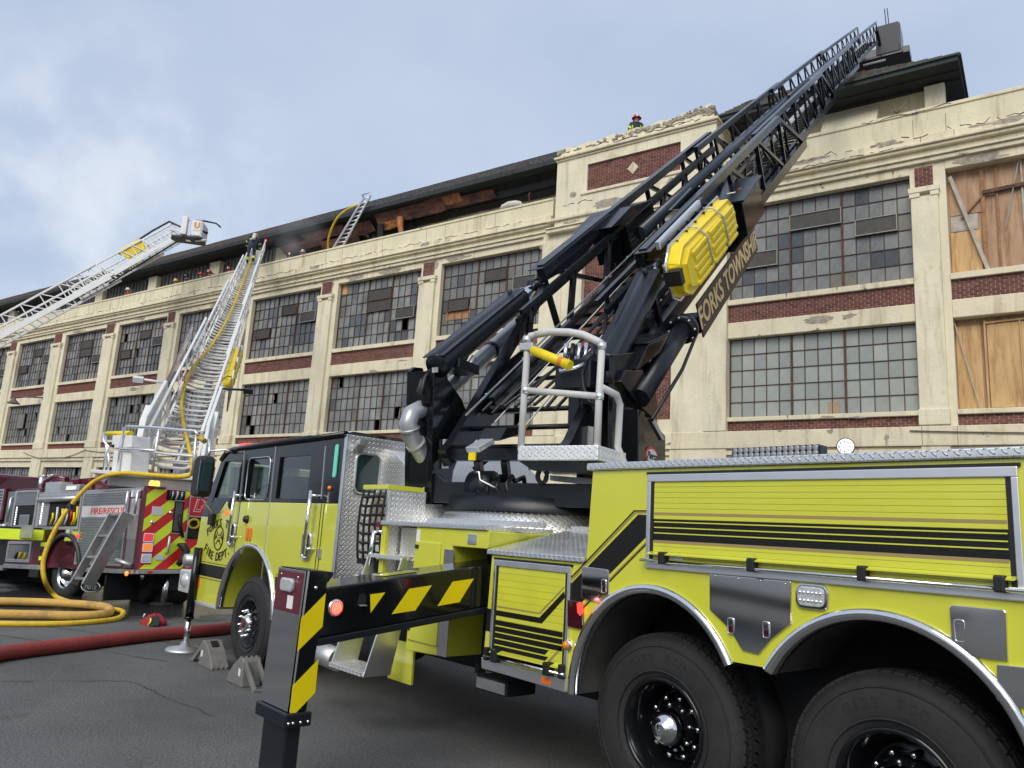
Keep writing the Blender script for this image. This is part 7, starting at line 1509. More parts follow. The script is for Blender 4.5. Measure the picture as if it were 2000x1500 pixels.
# ---- turntable, pedestal and white ladder
yC = 1.2
def onRT(x, y, yy): return on_pl(x, y, RT(0, yy, 0), E2)
PB = onRT(337, 912, yC); PT = onF(505, 486, -.25)
WD = (PT - PB).normalized(); WL = WD.cross(V((0, 0, 1))).normalized(); WN = WL.cross(WD); WLEN = (PT - PB).length
def WP(s, a, b): return PB + WD * s + WL * a + WN * b
wh_ = V((WD.x, WD.y, 0)).normalized()
PD = V((PB.x, PB.y, 0)) - wh_ * -.4; zD = PB.z - .28
td = Q('turntable_deck', lambda b: b.prism([PD + V((0, 0, zD)) + wh_ * x + WL * y for x, y in ((-1.25, -1.35), (-1.25, 1.05), (1.0, 1.05), (1.0, -1.35))], V((0, 0, .07))), M_wht, None, .01)
Q('deck_underside', lambda b: b.prism([PD + V((0, 0, zD - .22)) + wh_ * x + WL * y for x, y in ((-.9, -1.1), (-.9, .8), (.9, .8), (.9, -1.1))], V((0, 0, .22))), M_alud, td, .03)
Q('turret', lambda b: b.lathe([(.75, RT(1.5, 1.2, 1.5).z), (.75, zD - .2)], V((PD.x, PD.y, 0)), (0, 0, 1), 28), M_mar, td)
wsec = []
for i, (s0, s1, hw, tp) in enumerate(((-.5, WLEN * .34, .50, .80), (WLEN * .22, WLEN * .57, .43, .70), (WLEN * .45, WLEN * .79, .36, .62), (WLEN * .68, WLEN + .15, .30, .45))):
    wsec.append(truss_section(rt, 'ladder_section', WP, s0 + (.6 if i == 0 else 0), s0, s1, s1, hw, tp, 0, M_wht, rail=(.055, .06), brace=.03, nb=(7, 7, 7, 7)[i], rung_step=.33 if i < 2 else .36, rung_r=.033, rung_m=M_wht2, s_r0=s0 + .25, mid=tp * .45, curve=.09))
    if i == 0:
        for k in range(20): Q('cross_brace', lambda b: b.tube([WP(.1 + .5 * k, -.48, .05), WP(.3 + .5 * k, 0, -.05), WP(.1 + .5 * k, .48, .05)], .018, 5), M_wht2, wsec[0])
Q('lift_cylinder', lambda b: b.tube([PD + V((0, 0, zD)) + wh_ * .6, WP(4.8, 0, -.25)], .13, 16), M_alud, td); Q('inner_tube', lambda b: b.tube([WP(.4, .05, -.15), WP(8, .05, -.18)], .10, 14), M_gshut, td)
for sg in (-1, 1):
    Q('side_plate', lambda b: b.prism([WP(-.5, sg * .58, .5), WP(.2, sg * .58, 1.0), WP(2.6, sg * .58, .95), WP(2.9, sg * .58, .5), WP(.3, sg * .58, -.3), WP(-.3, sg * .58, -.35)], WL * (.07 * sg)), M_wht, td, .01)
    Q('upright', lambda b: b.prism([PD + V((0, 0, zD + .07)) + wh_ * x + WL * (sg * .62) + V((0, 0, z)) for x, z in ((-.75, 0), (-.55, 1.1), (-.1, 1.5), (.25, 1.4), (.4, 0))], WL * (.12 * sg)), M_wht, td, .012)
    Q('side_rail_plate', lambda b: b.prism([WP(3.5, sg * .72, .6), WP(7.8, sg * .72, .95), WP(7.8, sg * .72, .70), WP(3.5, sg * .72, -.05)], WL * (.03 * sg)), M_mar, wsec[0], .004)
for k in range(4): Q('litter_rack', lambda b: b.tube([WP(4.0 + k * 1.1, .5, .3), WP(4.0 + k * 1.1, .75, .35), WP(4.2 + k * 1.1, .76, .85)], .022, 6), M_wht, wsec[0])
lt2 = MB(); lt2.tube([WP(3.9, .66, .48), WP(4.1, .66, .50), WP(6.6, .66, .56), WP(6.9, .66, .56)], [.06, .15, .15, .06], 10); lo2 = one(lt2, 'rescue_litter', M_bask, 'small yellow rescue litter carried on the right side of the white ladder', 'rescue stretcher', WP(5, .66, .5))
for k in range(6): Q2 = MB(); Q2.tube([WP(4.2 + k * .45, .66, .5), WP(4.24 + k * .45, .66, .505)], .162, 10); Q2.build('strap', M_gridb, lo2)
for sg in (-1, 1): Q('floodlight', lambda b: (b.tube([WP(2.7, sg * .62, .85), WP(2.7, sg * 1.15, .88)], .028, 8), b.ob(WP(2.65, sg * 1.12, .80), WD * .12, WL * (.22 * sg), WN * .12)), M_wht if sg < 0 else M_gridb, td)
# control pedestal, railings, roller
Q('pedestal', lambda b: b.prism([onRT(x, y, .15) for x, y in ((216, 930), (222, 880), (256, 880), (253, 930))], E2 * .4), M_wht, td, .015)
Q('pedestal_head', lambda b: b.prism([onRT(x, y, .13) for x, y in ((217, 876), (219, 850), (257, 850), (256, 874))], E2 * .42), M_wht, td, .02)
Q('pedestal_knob', lambda b: b.lathe([(0, 0), (.035, 0), (.02, .03), (0, .03)], onRT(221, 871, .12), -E2, 10), M_black, td)
def rr_(nm, pts, yy, r, m): return Q(nm, lambda b: b.tube([onRT(x, y, yy) for x, y in pts], r, 8), m, td)
rr_('guard_rail', ((229, 928), (236, 870), (243, 836), (249, 833), (300, 835), (350, 840), (382, 842), (386, 850)), .1, .030, M_alu)
rr_('guard_post', ((296, 930), (304, 880), (311, 838)), .1, .028, M_alu); rr_('guard_post', ((375, 930), (380, 890), (384, 846)), .1, .028, M_alu)
rr_('mid_rail', ((238, 877), (270, 878), (302, 880)), .1, .026, M_alu); rr_('mid_rail', ((305, 884), (340, 888), (378, 891)), .1, .024, M_wht)
rr_('guard_post', ((202, 928), (206, 890), (212, 872), (203, 862), (202, 845)), .3, .028, M_alu); rr_('guard_post', ((210, 928), (213, 895), (210, 880), (206, 865), (206, 848)), .5, .028, M_alu)
rr_('yellow_grip', ((209, 847), (256, 846)), .25, .050, M_yel); rr_('yellow_grip', ((388, 853), (400, 862)), .15, .052, mat('dull_yellow', (.45, .32, .04), .5)); rr_('guard_post', ((409, 905), (409, 858)), .3, .035, M_alu)
Q('ladder_roller', lambda b: b.tube([WP(-.35, -.40, -.05), WP(-.35, .40, -.05)], .06, 12), M_rubl, td)
for a_ in (-.46, .46): Q('roller_end', lambda b: b.tube([WP(-.35, a_ - .05, -.05), WP(-.35, a_ + .05, -.05)], .07, 10), M_yel, td)
Q('roller_frame', lambda b: b.prism([WP(-.7, -.45, -.15), WP(-.7, .45, -.15), WP(-.6, .45, -.35), WP(-.6, -.45, -.35)], WD * .2), M_wht, td, .01)
Q('tip_marker', lambda b: b.lathe([(0, -.06), (.05, 0), (0, .06)], WP(WLEN + .2, .3, .47), WD, 10), M_redl, wsec[3])

# ---- second white ladder reaching in from the left, with its platform
TP2 = onF(346, 441, -2.0); L2 = CAM + ray(0, 628).normalized() * 48.0
D2 = (TP2 - L2).normalized(); A2 = D2.cross(V((0, 0, 1))).normalized(); N2 = A2.cross(D2); LN2 = (TP2 - L2).length
lt = thing('aerial_ladder', 'white aerial ladder with a bucket reaching in from the left over the roof', 'aerial ladder', V((L2.x, L2.y, 0)))
def XP(s, a, b): return L2 + D2 * s + A2 * a + N2 * b
def Y(name, fn, m, parent=None, bevel=0):
    mb = MB(); fn(mb); return mb.build(name, m, parent or lt, bevel=bevel)
xs = []
for i, (s0, s1, hw, tp, bt) in enumerate(((-9, LN2 * .60, .55, .0, -.92), (LN2 * .38, LN2 * .86, .46, .02, -.80), (LN2 * .7, LN2 - .1, .38, .04, -.70))):
    xs.append(truss_section(lt, 'ladder_section', XP, s0, s0, s1 - (.5 if i < 2 else 0), s1, hw, tp, bt, M_wht, rail=(.08, .09), brace=.045, nb=(14, 7, 6)[i], rung_step=.4, rung_r=.022, rung_m=M_wht2))
Y('side_beam', lambda b: b.bar(XP(-9, .58, -1.02), XP(LN2 * .58, .58, -.98), .06, .30, N2), M_wht, xs[0]); Y('side_beam', lambda b: b.bar(XP(LN2 * .52, .50, -.92), XP(LN2 * .97, .44, -.76), .05, .26, N2), M_wht, xs[1])
Y('dark_rail', lambda b: b.bar(XP(LN2 * .55, .3, -1.16), XP(LN2 * .97, .3, -.92), .07, .06, N2), M_rubl, xs[1])
def sX(x, y): return (on_pl(x, y, L2 + A2 * .42, A2) - L2).dot(D2)
q0, q1_ = sX(232, 500), sX(284, 473)
lq2 = MB(); lq2.prism([XP(q0, .30, .02), XP(q0 + .25, .30, .18), XP(q1_ - .2, .30, .18), XP(q1_, .30, .02), XP(q1_ - .2, .30, -.50), XP(q0 + .35, .30, -.52)], A2 * .12)
lo3 = one(lq2, 'rescue_litter', M_bask, 'yellow rescue litter fixed to the far white ladder below its bucket', 'rescue stretcher', XP((q0 + q1_) / 2, .3, 0), bevel=.04)
for k in range(5): Q2 = MB(); Q2.bar(XP(q0 + .4, .42, .08 - .11 * k), XP(q1_ - .3, .42, .08 - .11 * k), .04, .04, N2); Q2.build('rib', M_bask, lo3)
c2 = onF(362, 452, -2.2); h2 = V((D2.x, D2.y, 0)).normalized(); s2 = h2.cross(V((0, 0, 1)))
fl = onF(374, 471, -2.2); hb2, sb2, ub2 = h2 * .70, s2 * .70, V((0, 0, .74))
bk = Y('bucket_floor', lambda b: b.prism([fl + hb2 * x + sb2 * y for x, y in ((-1.3, -.6), (-1.5, 0), (-1.3, .6), (.6, .85), (.85, .7), (.85, -.7), (.6, -.85))], (ub2 * (.16))), mat('dark_grey_floor', (.045, .045, .05), .6), None, .02)
Y('bucket_panel', lambda b: b.prism([fl + (ub2 * (.16)) + hb2 * .82 + sb2 * y for y in (-.7, .7)] + [fl + (ub2 * (1.25)) + hb2 * .82 + sb2 * y for y in (.7, -.7)], hb2 * .05), M_wht, bk, .01)
for sg in (-1, 1): Y('bucket_panel', lambda b: b.ob(fl + hb2 * .1 + sb2 * (sg * .74) + (ub2 * (.2)), hb2 * .7, sb2 * .05, (ub2 * (1.1))), M_wht, bk, .02)
Y('bucket_post', lambda b: b.ob(fl - hb2 * .62 + sb2 * .5 + (ub2 * (.16)), hb2 * .42, sb2 * .42, (ub2 * (1.35))), M_wht, bk, .03)
for k in range(5): Y('bucket_rail', lambda b: b.tube([fl + hb2 * (-.5 + .3 * k) + sb2 * .72 + (ub2 * (.1)), fl + hb2 * (-.5 + .3 * k) + sb2 * .72 + (ub2 * (1.3))], .03, 6), M_wht, bk)
Y('bucket_rail', lambda b: b.tube([fl + hb2 * -.6 + sb2 * .72 + (ub2 * (1.3)), fl + hb2 * .85 + sb2 * .72 + (ub2 * (1.3))], .03, 6), M_wht, bk)
Y('letter_panel', lambda b: b.ob(fl + hb2 * .22 + sb2 * .80 + (ub2 * (.55)), hb2 * .55, sb2 * .02, (ub2 * (.75))), M_wht, bk, .01); Y('lettering', lambda b: put_text(b, 'U', .40, fl + hb2 * .50 + sb2 * .826 + (ub2 * (.90)), h2, (ub2 * (1)), bold=.03), mat('orange_letter', (.6, .26, .06), .5), bk)
Y('monitor', lambda b: (b.tube([fl + hb2 * -.1 + (ub2 * (1.3)), fl + hb2 * .1 + (ub2 * (1.55)), fl + hb2 * .7 + (ub2 * (1.6)), fl + hb2 * 1.6 + (ub2 * (1.5)), fl + hb2 * 1.95 + (ub2 * (1.25))], [.07, .06, .05, .04, .045], 8)), M_under, bk)
Y('floor_lamp', lambda b: b.ob(fl + hb2 * -.35 - sb2 * .0 + (ub2 * (-.05)), hb2 * .3, sb2 * .25, (ub2 * (.06))), M_led, bk)
Y('nozzle', lambda b: b.tube([fl + hb2 * .9 + sb2 * .7 + (ub2 * (.6)), fl + hb2 * 1.25 + sb2 * .7 + (ub2 * (.45))], [.04, .09], 8), M_under, bk)
Y('tip_link', lambda b: (b.bar(XP(LN2 - .4, .3, -.1), fl - hb2 * .5 + sb2 * .5 + (ub2 * (.5)), .10, .12), b.bar(XP(LN2 - .4, .3, -.6), fl - hb2 * 1.2 + (ub2 * (.1)), .12, .16)), M_wht, xs[2])
Y('tip_hose', lambda b: b.tube([XP(LN2 - 3, .3, .1), XP(LN2 - 1.2, .32, .25), XP(LN2 - .2, .34, .25), fl - hb2 * .3 + sb2 * .6 + (ub2 * (.6))], .05, 6), M_gridb, xs[2])
Y('link_pipe', lambda b: b.tube([fl + hb2 * .4 + sb2 * .4 + (ub2 * (-.1)), fl + hb2 * 1.25 + sb2 * .6 + (ub2 * (.0))], .05, 6), M_wht, bk)

# ================================================================== hoses on the ground and over the engine
def hose(name, pts, r, m, label, base=None, n=10, group=None):
    P_ = [V(p) for p in pts]; out = []
    for i in range(len(P_) - 1):      # Catmull-Rom through the surveyed points
        p0, p1, p2, p3 = P_[max(i - 1, 0)], P_[i], P_[i + 1], P_[min(i + 2, len(P_) - 1)]
        for k in range(6):
            t_ = k / 6; out.append(.5 * ((2 * p1) + (p2 - p0) * t_ + (2 * p0 - 5 * p1 + 4 * p2 - p3) * t_ * t_ + (3 * p1 - p0 - 3 * p2 + p3) * t_ ** 3))
    out.append(P_[-1]); mb = MB(); mb.tube(out, r, n); return one(mb, name, m, label, 'fire hose', base or P_[0], group)
rz = .085
hose('fire_hose', [onZ(-200, 1315, rz)] + [onZ(x, y, rz) for x, y in ((0, 1277), (150, 1258), (300, 1240), (437, 1228))] + [V((-12.6, 6.0, rz)), V((-13.2, 8.5, rz))], rz, M_hoser, 'thick red supply hose lying straight across the asphalt')
def wl_(x, y, b=.12): return on_pl(x, y, PB + WN * b, WN)
def sd2(x, y, off): return on_pl(x, y, RT(0, off, 0), E2)
hz_pts = [WP(WLEN - 1.2, -.12, .12), wl_(455, 600), wl_(415, 672), wl_(375, 720), wl_(357, 770), wl_(356, 815), wl_(368, 870), sd2(376, 905, .35), sd2(372, 926, .2), sd2(350, 931, .1), sd2(300, 928, .0), sd2(240, 924, -.1), sd2(200, 932, -.2), sd2(172, 950, -.3), sd2(140, 985, -.45), sd2(115, 1022, -.6), sd2(95, 1062, -.7), sd2(84, 1100, -.75), sd2(88, 1135, -.7), onZ(104, 1160, .08), onZ(124, 1172, .04), onZ(180, 1186, .036), onZ(232, 1192, .036), onZ(240, 1200, .036), onZ(222, 1210, .036), onZ(150, 1217, .036), onZ(60, 1219, .036), onZ(-60, 1217, .036), onZ(-250, 1214, .036)]
hose('fire_hose', hz_pts, .042, M_hosey, 'slim yellow hose running down the white ladder and over the engine side to the ground', hz_pts[18])
hose('fire_hose', [onZ(x, y, .072) for x, y in ((-300, 1172), (-60, 1174), (60, 1176), (150, 1180), (205, 1186), (214, 1195), (196, 1201), (150, 1203), (60, 1201), (-60, 1199), (-300, 1196))], .072, M_hoset, 'thick tan yellow hose looped back on itself at the left')
hose('fire_hose', [onF(x, y, w_) for x, y, w_ in ((641, 487, .2), (641, 470, -.05), (647, 448, -.3), (660, 424, -.4), (680, 408, -.3), (705, 398, -.1))], .05, M_hosey, 'short yellow hose climbing over the burnt eave beside the ladder')

hk = bpy.data.objects['fire_hose.001']; q = MB(); q.tube([hz_pts[14].lerp(hz_pts[15], .0), hz_pts[14].lerp(hz_pts[15], .25)], .062, 12); q.build('coupling', M_rubl, hk)
q = MB(); q.tube([hz_pts[14] + V((.06, -.05, .02)), hz_pts[14] + V((.2, -.06, -.1)), hz_pts[14] + V((.22, -.06, -.3)), hz_pts[14] + V((.1, -.05, -.38))], .02, 6); q.build('hose_strap', M_rubl, hk)
# ---- vehicles across the yard, seen only mirrored in the polished plates
tb_ = thing('box_trailer', 'pale grey box trailer mirrored in the polished plate between the rear arches', 'trailer', (-10, -9.2, 0))
q = MB(); q.bx((-16, -10.5, .75), (-5.5, -8.0, 3.4)); q.build('box', mat('trailer_panel', (.80, .80, .78), .4), tb_, bevel=.05)
q = MB(); q.bx((-15.5, -10.2, .5), (-6, -8.4, .75)); q.build('chassis', M_under, tb_)
for x_ in (-12.5, -11.3):
    q = MB(); q.lathe([(0, 0), (.3, 0), (.5, .02), (.5, .3), (0, .3)], (x_, -8.2, .45), (0, 1, 0), 20); q.build('wheel', M_rub, tb_)

# ---- portable ladder at the eave
pl = thing('roof_ladder', 'silver portable ladder leaning against the charred eave', 'ladder', F(-27.5, .2, 14.76))
pA, pB_ = onF(650, 486, .22), onF(668, 484, .22); pC, pD_ = onF(711, 386, -.35), onF(724, 381, -.35)
for a, b_ in ((pA, pC), (pB_, pD_)): q = MB(); q.bar(a, b_, .05, .10, pB_ - pA); q.build('rail', M_alu, pl)
f0 = None
for k in range(12):
    f_ = (k + .5) / 12; a, b_ = pA.lerp(pC, f_), pB_.lerp(pD_, f_); q = MB(); q.tube([a, b_], .026, 7); q.build('rung', M_alu, pl)
q = MB(); q.tube([pC, pC + V((-.05, -.1, .1)), pD_ + V((0, -.1, .1))], .03, 6); q.build('roof_hook', M_alud, pl)

# ---- wheel chocks
def chock(px, label):
    p = onZ(*px[0]); ex = (onZ(*px[1]) - p); L_ = .42; ex = V((1, 0, 0)); ey = V((0, 1, 0))
    return p
def wheel_chock(ox, oy, flip, label):
    """folding ribbed chock: wedge with a curved face and a strut"""
    o = V((ox, oy, 0)); t_ = thing('wheel_chock', label, 'wheel chock', o, 'wheel chocks at the front tyre'); sx = -1 if flip else 1
    m_ = mat('grey_plastic_chock', (.17, .165, .155), .55, .0, var=.15, vscale=8)
    cv = [(0, 0), (.42, 0), (.36, .10), (.27, .19), (.16, .26), (.06, .29), (.02, .25)]
    q = MB(); q.prism([o + V((sx * (x - .12), 0, z)) for x, z in cv], V((0, .20, 0))); wo = q.build('wedge', m_, t_, bevel=.012)
    q = MB(); q.bar(o + V((sx * -.38, .03, .01)), o + V((sx * -.08, .03, .24)), .055, .03, (0, 1, 0)); q.build('strut', m_, t_, bevel=.005)
    q = MB(); q.bar(o + V((sx * -.38, .17, .01)), o + V((sx * -.08, .17, .24)), .055, .03, (0, 1, 0)); q.build('strut', m_, t_, bevel=.005)
    q = MB(); q.bx((ox + sx * -.39 - .02, oy, 0), (ox + sx * -.39 + .02, oy + .2, .03)); q.build('foot_bar', m_, t_, bevel=.004)
    q = MB(); q.ob(o + V((sx * -.06, -.003, .10)), V((sx * .05, 0, .01)), V((0, .002, 0)), V((0, 0, .07))); q.build('label_plate', M_white, t_)
    q = MB(); q.ob(o + V((sx * .02, .06, .265)), V((sx * .08, 0, -.045)), V((0, .08, 0)), V((0, 0, .02))); q.build('hand_slot', M_black, t_)
    for k in range(4): q = MB(); q.bar(o + V((sx * .30, .02 + .055 * k, .02)), o + V((sx * .0, .02 + .055 * k, .285)), .022, .02, (0, 1, 0)); q.build('rib', m_, t_)
    return t_
wheel_chock(-9.36, 3.62, False, 'grey folding chock ahead of the front tyre, by the stabiliser pad')
wheel_chock(-8.17, 3.55, True, 'ribbed grey chock behind the front tyre, half hidden by the outrigger leg')
# ---- crumpled red hood on the asphalt
hb0 = onZ(300, 1220); hd = thing('fire_hood', 'crumpled red and black cloth hood lying on the asphalt', 'hood', hb0)
rnd = random.Random(3); q = MB(); n1_, n2_ = 12, 7
vs_ = []
for j in range(n2_ + 1):
    for i in range(n1_):
        a = 2 * pi * i / n1_; pz = j / n2_; r_ = sin(pi * (.5 + .5 * pz)) * (1 + .18 * rnd.uniform(-1, 1)); vs_.append(hb0 + V((.25 * cos(a) * r_, .17 * sin(a) * r_, .16 * sin(pz * pi / 2) * (1 + .2 * rnd.uniform(-1, 1)))))
q.faces(vs_, [(j * n1_ + i, j * n1_ + (i + 1) % n1_, (j + 1) * n1_ + (i + 1) % n1_, (j + 1) * n1_ + i) for j in range(n2_) for i in range(n1_)], True); q.build('cloth', mat('red_cloth', (.30, .012, .025), .85, var=.25, vscale=12), hd)
q = MB(); q.prism([hb0 + p for p in (V((.06, -.12, 0)), V((.30, -.14, 0)), V((.24, -.1, .07)), V((.10, -.1, .14)))], V((.02, .12, .02))); q.build('black_flap', M_under, hd, bevel=.02)
q = MB(); q.tube([hb0 + V((.22, -.15, .02)), hb0 + V((.25, -.13, .08)), hb0 + V((.2, -.12, .12))], .012, 5); q.build('lime_tab', M_limr, hd)
q = MB(); q.tube([hb0 + V((-.24, -.06, .02)), hb0 + V((-.18, -.11, .10)), hb0 + V((-.08, -.13, .15))], .014, 5); q.build('pale_edge', M_white, hd)

# ---- sack on the parapet, rod and dry weed
q = MB(); so_ = onF(998, 406, -.02); n_ = 10
for k in range(1): q.tube([so_ + FU * x + V((0, 0, z)) for x, z in ((-.55, .02), (-.4, .10), (-.1, .14), (.2, .13), (.45, .09), (.55, .03))], [.03, .12, .16, .15, .10, .02], 9)
one(q, 'sandbag', mat('pale_sack', (.58, .55, .48), .85, var=.15), 'limp white sack lying on the parapet near the tower', 'sack', so_)
q = MB(); q.tube([onF(1034, 398, .2), onF(1033, 378, .2)], .02, 5); q.tube([onF(1031, 381, .2), onF(1036, 376, .2)], .03, 5); one(q, 'metal_rod', M_rust, 'thin rusty rod standing on the parapet beside the tower', 'rod', onF(1034, 398, .2))
q = MB(); w0 = onF(1752, 222, -.1)
for k in range(16):
    a = random.uniform(.3, 2.8); l_ = random.uniform(.15, .42); q.tube([w0, w0 + FU * cos(a) * l_ * .5 + V((0, 0, sin(a) * l_ * .4)) - FW * .08, w0 + FU * cos(a) * l_ + V((0, 0, sin(a) * l_)) - FW * random.uniform(.02, .15)], [.012, .008, .003], 4)
one(q, 'dry_weed', mat('dry_stem', (.28, .22, .14), .9), 'small dry weed growing from a crack in the parapet wall', 'plant', w0)

# ================================================================== people
M_coat = mat('navy_turnout_coat', (0.018, 0.022, 0.032), .85, var=.25, vscale=10)
M_tancoat = mat('blue_grey_coat', (0.03, 0.045, 0.075), .85, var=.25, vscale=10)
M_refl = mat('lime_reflective_band', (0.55, 0.68, 0.05), .5)
M_skin = mat('skin', (0.45, 0.27, 0.19), .6)
M_glove = mat('black_glove', (0.012, 0.012, 0.012), .8)
M_boot = mat('rubber_boot', (0.012, 0.011, 0.01), .6)
def make_person(label, base, yaw, joints, helmet, coat=M_coat, tank=False, group=None, band_legs=True):
    """one continuous skinned body posed by its joints (metres, +Y is forward), helmet and air pack as children"""
    names = list(joints); idx = {n: i for i, n in enumerate(names)}
    E = [('pelvis', 'spine'), ('spine', 'chest'), ('chest', 'neck'), ('neck', 'head'), ('head', 'crown')]
    for s_ in 'LR': E += [('chest', 'sh' + s_), ('sh' + s_, 'el' + s_), ('el' + s_, 'wr' + s_), ('wr' + s_, 'ha' + s_), ('pelvis', 'hip' + s_), ('hip' + s_, 'kn' + s_), ('kn' + s_, 'an' + s_), ('an' + s_, 'to' + s_)]
    rad = dict(pelvis=.165, spine=.165, chest=.185, neck=.07, head=.092, crown=.07, sh=.095, el=.075, wr=.058, ha=.05, hip=.115, kn=.085, an=.068, to=.05)
    me = bpy.data.meshes.new('p'); me.from_pydata([joints[n] for n in names], [(idx[a], idx[b_]) for a, b_ in E], [])
    o = bpy.data.objects.new('p', me); col.objects.link(o); o.modifiers.new('s', 'SKIN'); sb = o.modifiers.new('d', 'SUBSURF'); sb.levels = 1; sb.render_levels = 1
    for n in names:
        r_ = rad.get(n, rad.get(n[:2], rad.get(n[:-1], .08))); me.skin_vertices[0].data[idx[n]].radius = (r_, r_)
    me.skin_vertices[0].data[idx['pelvis']].use_root = True
    dg = bpy.context.evaluated_depsgraph_get(); m2 = bpy.data.meshes.new_from_object(o.evaluated_get(dg)); bpy.data.objects.remove(o)
    for m_ in (coat, M_refl, M_skin, M_glove, M_boot): m2.materials.append(m_)
    J = {n: V(joints[n]) for n in names}
    def near(p, a, b_):
        d_ = J[b_] - J[a]; t_ = max(0, min(1, (p - J[a]).dot(d_) / d_.length_squared)); return (p - J[a] - d_ * t_).length, t_
    for p in m2.polygons:
        p.use_smooth = True; c_ = p.center; best = min(((near(c_, a, b_), a, b_) for a, b_ in E), key=lambda q_: q_[0][0]); (dd, t_), a, b_ = best; mi = 0
        if a in ('neck', 'head') : mi = 2
        elif a.startswith('wr'): mi = 3
        elif a.startswith('an'): mi = 4
        elif a.startswith('el') and t_ > .62: mi = 1
        elif a.startswith('kn') and .55 < t_ < .9: mi = 1
        elif a == 'spine' and t_ < .3: mi = 1
        elif a == 'chest' and t_ < .45 and b_ == 'neck': mi = 1
        elif a.startswith('sh') and .55 < t_ < .85: mi = 1
        p.material_index = mi
    body = bpy.data.objects.new('body', m2); col.objects.link(body)
    rt_ = thing('person', label, 'person', base, group); rt_.rotation_euler = (0, 0, yaw); body.parent = rt_
    def part(mb, nm, m_):
        me2 = bpy.data.meshes.new(nm); me2.from_pydata([tuple(p) for p in mb.v], [], mb.f); me2.polygons.foreach_set('use_smooth', mb.sm); me2.materials.append(m_); o_ = bpy.data.objects.new(nm, me2); col.objects.link(o_); o_.parent = rt_; return o_
    hd_ = J['head']; up = (J['crown'] - J['head']).normalized(); fw = V((0, 1, 0)) - up * up.y; fw.normalize()
    q = MB(); q.lathe([(.185, .03), (.19, .045), (.13, .06), (.128, .11), (.10, .17), (.05, .205), (0, .212)], hd_ + up * .0, up, 18); q.prism([hd_ + up * .035 + fw * y + up.cross(fw) * x for x, y in ((-.13, -.1), (-.10, -.30), (.10, -.30), (.13, -.1))], up * .02); part(q, 'helmet', helmet)
    q = MB(); q.prism([hd_ + fw * .125 + up * z + up.cross(fw) * x for x, z in ((-.04, .06), (.04, .06), (.03, .17), (0, .2), (-.03, .17))], fw * .01); part(q, 'helmet_shield', M_white)
    q = MB(); q.tube([hd_ + fw * .085 + up * -.02, hd_ + fw * .115 + up * -.045], [.012, .018], 6); part(q, 'nose', M_skin)
    for sx in (-1, 1):
        q = MB(); q.lathe([(0, .01), (.012, .006), (.014, 0)], hd_ + fw * .088 + up * .005 + up.cross(fw) * .035 * sx, fw, 8); part(q, 'eye', M_under)
    if tank:
        bk_ = J['chest'] + (J['spine'] - J['chest']) * .2; axs = (J['chest'] - J['pelvis']).normalized(); bd_ = V((0, -1, 0)) - axs * axs.dot(V((0, -1, 0))); bd_.normalize()
        q = MB(); q.lathe([(0, -.26), (.06, -.25), (.085, -.2), (.085, .18), (.05, .24), (0, .26)], bk_ + bd_ * .24, axs, 14); part(q, 'air_cylinder', mat('pale_cylinder', (.62, .60, .50), .4))
        q = MB(); q.tube([J['shL'] + bd_ * .1, J['chest'] + bd_ * .2, J['pelvis'] + bd_ * .18], .03, 6); part(q, 'harness', M_under)
    return rt_
STAND = dict(pelvis=(0, 0, .95), spine=(0, .0, 1.12), chest=(0, .02, 1.36), neck=(0, .04, 1.54), head=(0, .06, 1.64), crown=(0, .06, 1.76), shL=(-.20, .02, 1.45), shR=(.20, .02, 1.45), elL=(-.27, .06, 1.18), elR=(.27, .06, 1.18), wrL=(-.24, .24, 1.02), wrR=(.24, .24, 1.02), haL=(-.23, .31, .97), haR=(.23, .31, .97), hipL=(-.10, 0, .90), hipR=(.10, 0, .90), knL=(-.11, .03, .50), knR=(.11, .03, .50), anL=(-.11, -.02, .10), anR=(.11, -.02, .10), toL=(-.12, .16, .05), toR=(.12, .16, .05))
CLIMB = dict(pelvis=(0, .0, .92), spine=(0, .10, 1.08), chest=(.03, .28, 1.24), neck=(.05, .42, 1.34), head=(.06, .50, 1.40), crown=(.06, .56, 1.50), shL=(-.18, .27, 1.30), shR=(.23, .28, 1.28), elL=(-.28, .46, 1.12), elR=(.33, .46, 1.10), wrL=(-.27, .66, 1.05), wrR=(.33, .68, 1.02), haL=(-.26, .73, 1.04), haR=(.33, .75, 1.0), hipL=(-.10, 0, .88), hipR=(.10, 0, .88), knL=(-.13, .10, .47), knR=(.12, .20, .58), anL=(-.13, -.05, .08), anR=(.12, .10, .26), toL=(-.13, .12, .05), toR=(.12, .27, .22))
H_ = {k: mat('helmet_' + k, c, .35, coat=.3) for k, c in dict(cream=(.62, .58, .42), red=(.42, .02, .02), yellow=(.72, .45, .03), black=(.015, .015, .015), white=(.7, .7, .68), tan=(.38, .30, .18)).items()}
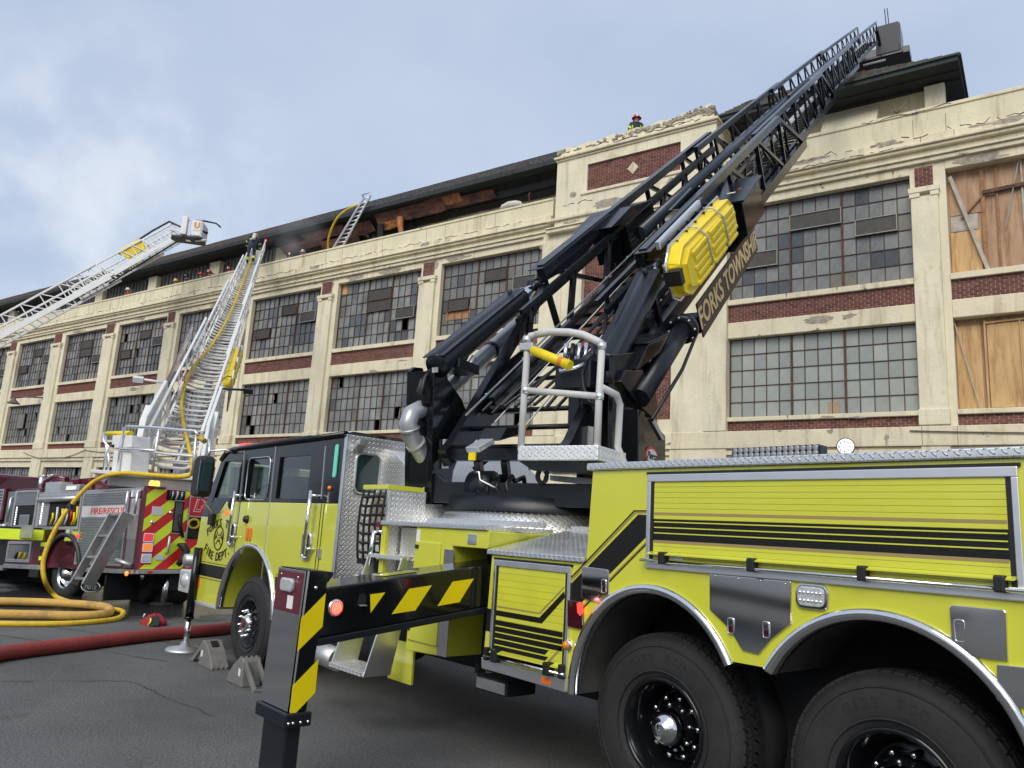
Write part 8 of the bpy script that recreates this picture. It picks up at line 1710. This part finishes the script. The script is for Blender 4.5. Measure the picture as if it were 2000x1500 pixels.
# climber near the tip of the white ladder
cb = on_pl(488, 514, PB + WN * .06, WN)
yawc = math.atan2(-WD.x, WD.y)
make_person('firefighter with an air cylinder bending forward at the top of the white ladder', cb, yawc, CLIMB, H_['cream'], M_tancoat, tank=True)
face = math.atan2(-(-FW.x), -FW.y)
def at_px(px, py, w_, zoff=1.70): p = onF(px, py, w_); return V((p.x, p.y, p.z - zoff))
make_person('firefighter in a dark red helmet looking over the top of the stair tower', at_px(1243, 231, .9, 1.72), face + .6, STAND, H_['red'], M_coat, tank=True)
for (px, py, col_, lab, dy) in ((252, 566, 'white', 'firefighter with white and red gear behind the parapet, left of the others', 0), (345, 549, 'yellow', 'firefighter in a yellow helmet peering over the parapet beside a clerestory pier', 0), (367, 540, 'black', 'firefighter in a black helmet with lime bands, just right of the yellow helmet', 0),
                               (395, 536, 'red', 'firefighter in a red helmet at the parapet, left one of a close pair', 0), (411, 532, 'red', 'firefighter in a red helmet at the parapet, right one of a close pair', 0), (450, 526, 'red', 'firefighter crouching low at the parapet end nearest the white ladder', 0),
                               (567, 499, 'black', 'firefighter in a black helmet at the parapet just right of the white ladder tip', 0), (592, 493, 'tan', 'firefighter in a tan helmet at the parapet between white ladder and burnt boards', 0)):
    make_person(lab, at_px(px, py, .62, 1.72), face + random.uniform(-.7, .7), STAND, H_[col_], M_coat if col_ != 'white' else mat('red_coat', (.25, .02, .025), .8), group='firefighters behind the parapet')

# thin smoke drifting off the eave
sm = MB(); c_ = onF(575, 466, -1.4)
nu, nv = 16, 10; vs_ = []
for j in range(nv + 1):
    for i in range(nu):
        a, b_ = 2 * pi * i / nu, -pi / 2 + pi * j / nv; vs_.append(c_ + FU * 2.6 * cos(a) * cos(b_) + FW * 1.0 * sin(a) * cos(b_) + V((0, 0, 1.1 * sin(b_) + .5 * cos(a) * cos(b_))))
sm.faces(vs_, [(j * nu + i, j * nu + (i + 1) % nu, (j + 1) * nu + (i + 1) % nu, (j + 1) * nu + i) for j in range(nv) for i in range(nu)], True)
ms = bpy.data.materials.new('smoke'); ms.use_nodes = True; t = ms.node_tree; t.nodes.remove(t.nodes['Principled BSDF']); pv = t.nodes.new('ShaderNodeVolumePrincipled'); pv.inputs['Color'].default_value = (.97, .97, .98, 1)
tx = t.nodes.new('ShaderNodeTexCoord'); ns = t.nodes.new('ShaderNodeTexNoise'); ns.inputs['Scale'].default_value = .9; ns.inputs['Detail'].default_value = 4; t.links.new(tx.outputs['Object'], ns.inputs[0])
dl = t.nodes.new('ShaderNodeVectorMath'); dl.operation = 'LENGTH'; mpn = t.nodes.new('ShaderNodeMapping'); mpn.inputs['Scale'].default_value = (.36, .6, .6); t.links.new(tx.outputs['Object'], mpn.inputs[0]); t.links.new(mpn.outputs[0], dl.inputs[0])
m1 = t.nodes.new('ShaderNodeMapRange'); m1.inputs[1].default_value = .1; m1.inputs[2].default_value = .9; m1.inputs[3].default_value = 1; m1.inputs[4].default_value = 0; t.links.new(dl.outputs['Value'], m1.inputs[0])
m2_ = t.nodes.new('ShaderNodeMapRange'); m2_.inputs[1].default_value = .42; m2_.inputs[2].default_value = .75; m2_.inputs[4].default_value = .34; t.links.new(ns.outputs[0], m2_.inputs[0])
mm_ = t.nodes.new('ShaderNodeMath'); mm_.operation = 'MULTIPLY'; t.links.new(m1.outputs[0], mm_.inputs[0]); t.links.new(m2_.outputs[0], mm_.inputs[1]); t.links.new(mm_.outputs[0], pv.inputs['Density']); t.links.new(pv.outputs[0], t.nodes['Material Output'].inputs['Volume'])
so = sm.build('smoke', ms, None, base=c_); so['kind'] = 'stuff'
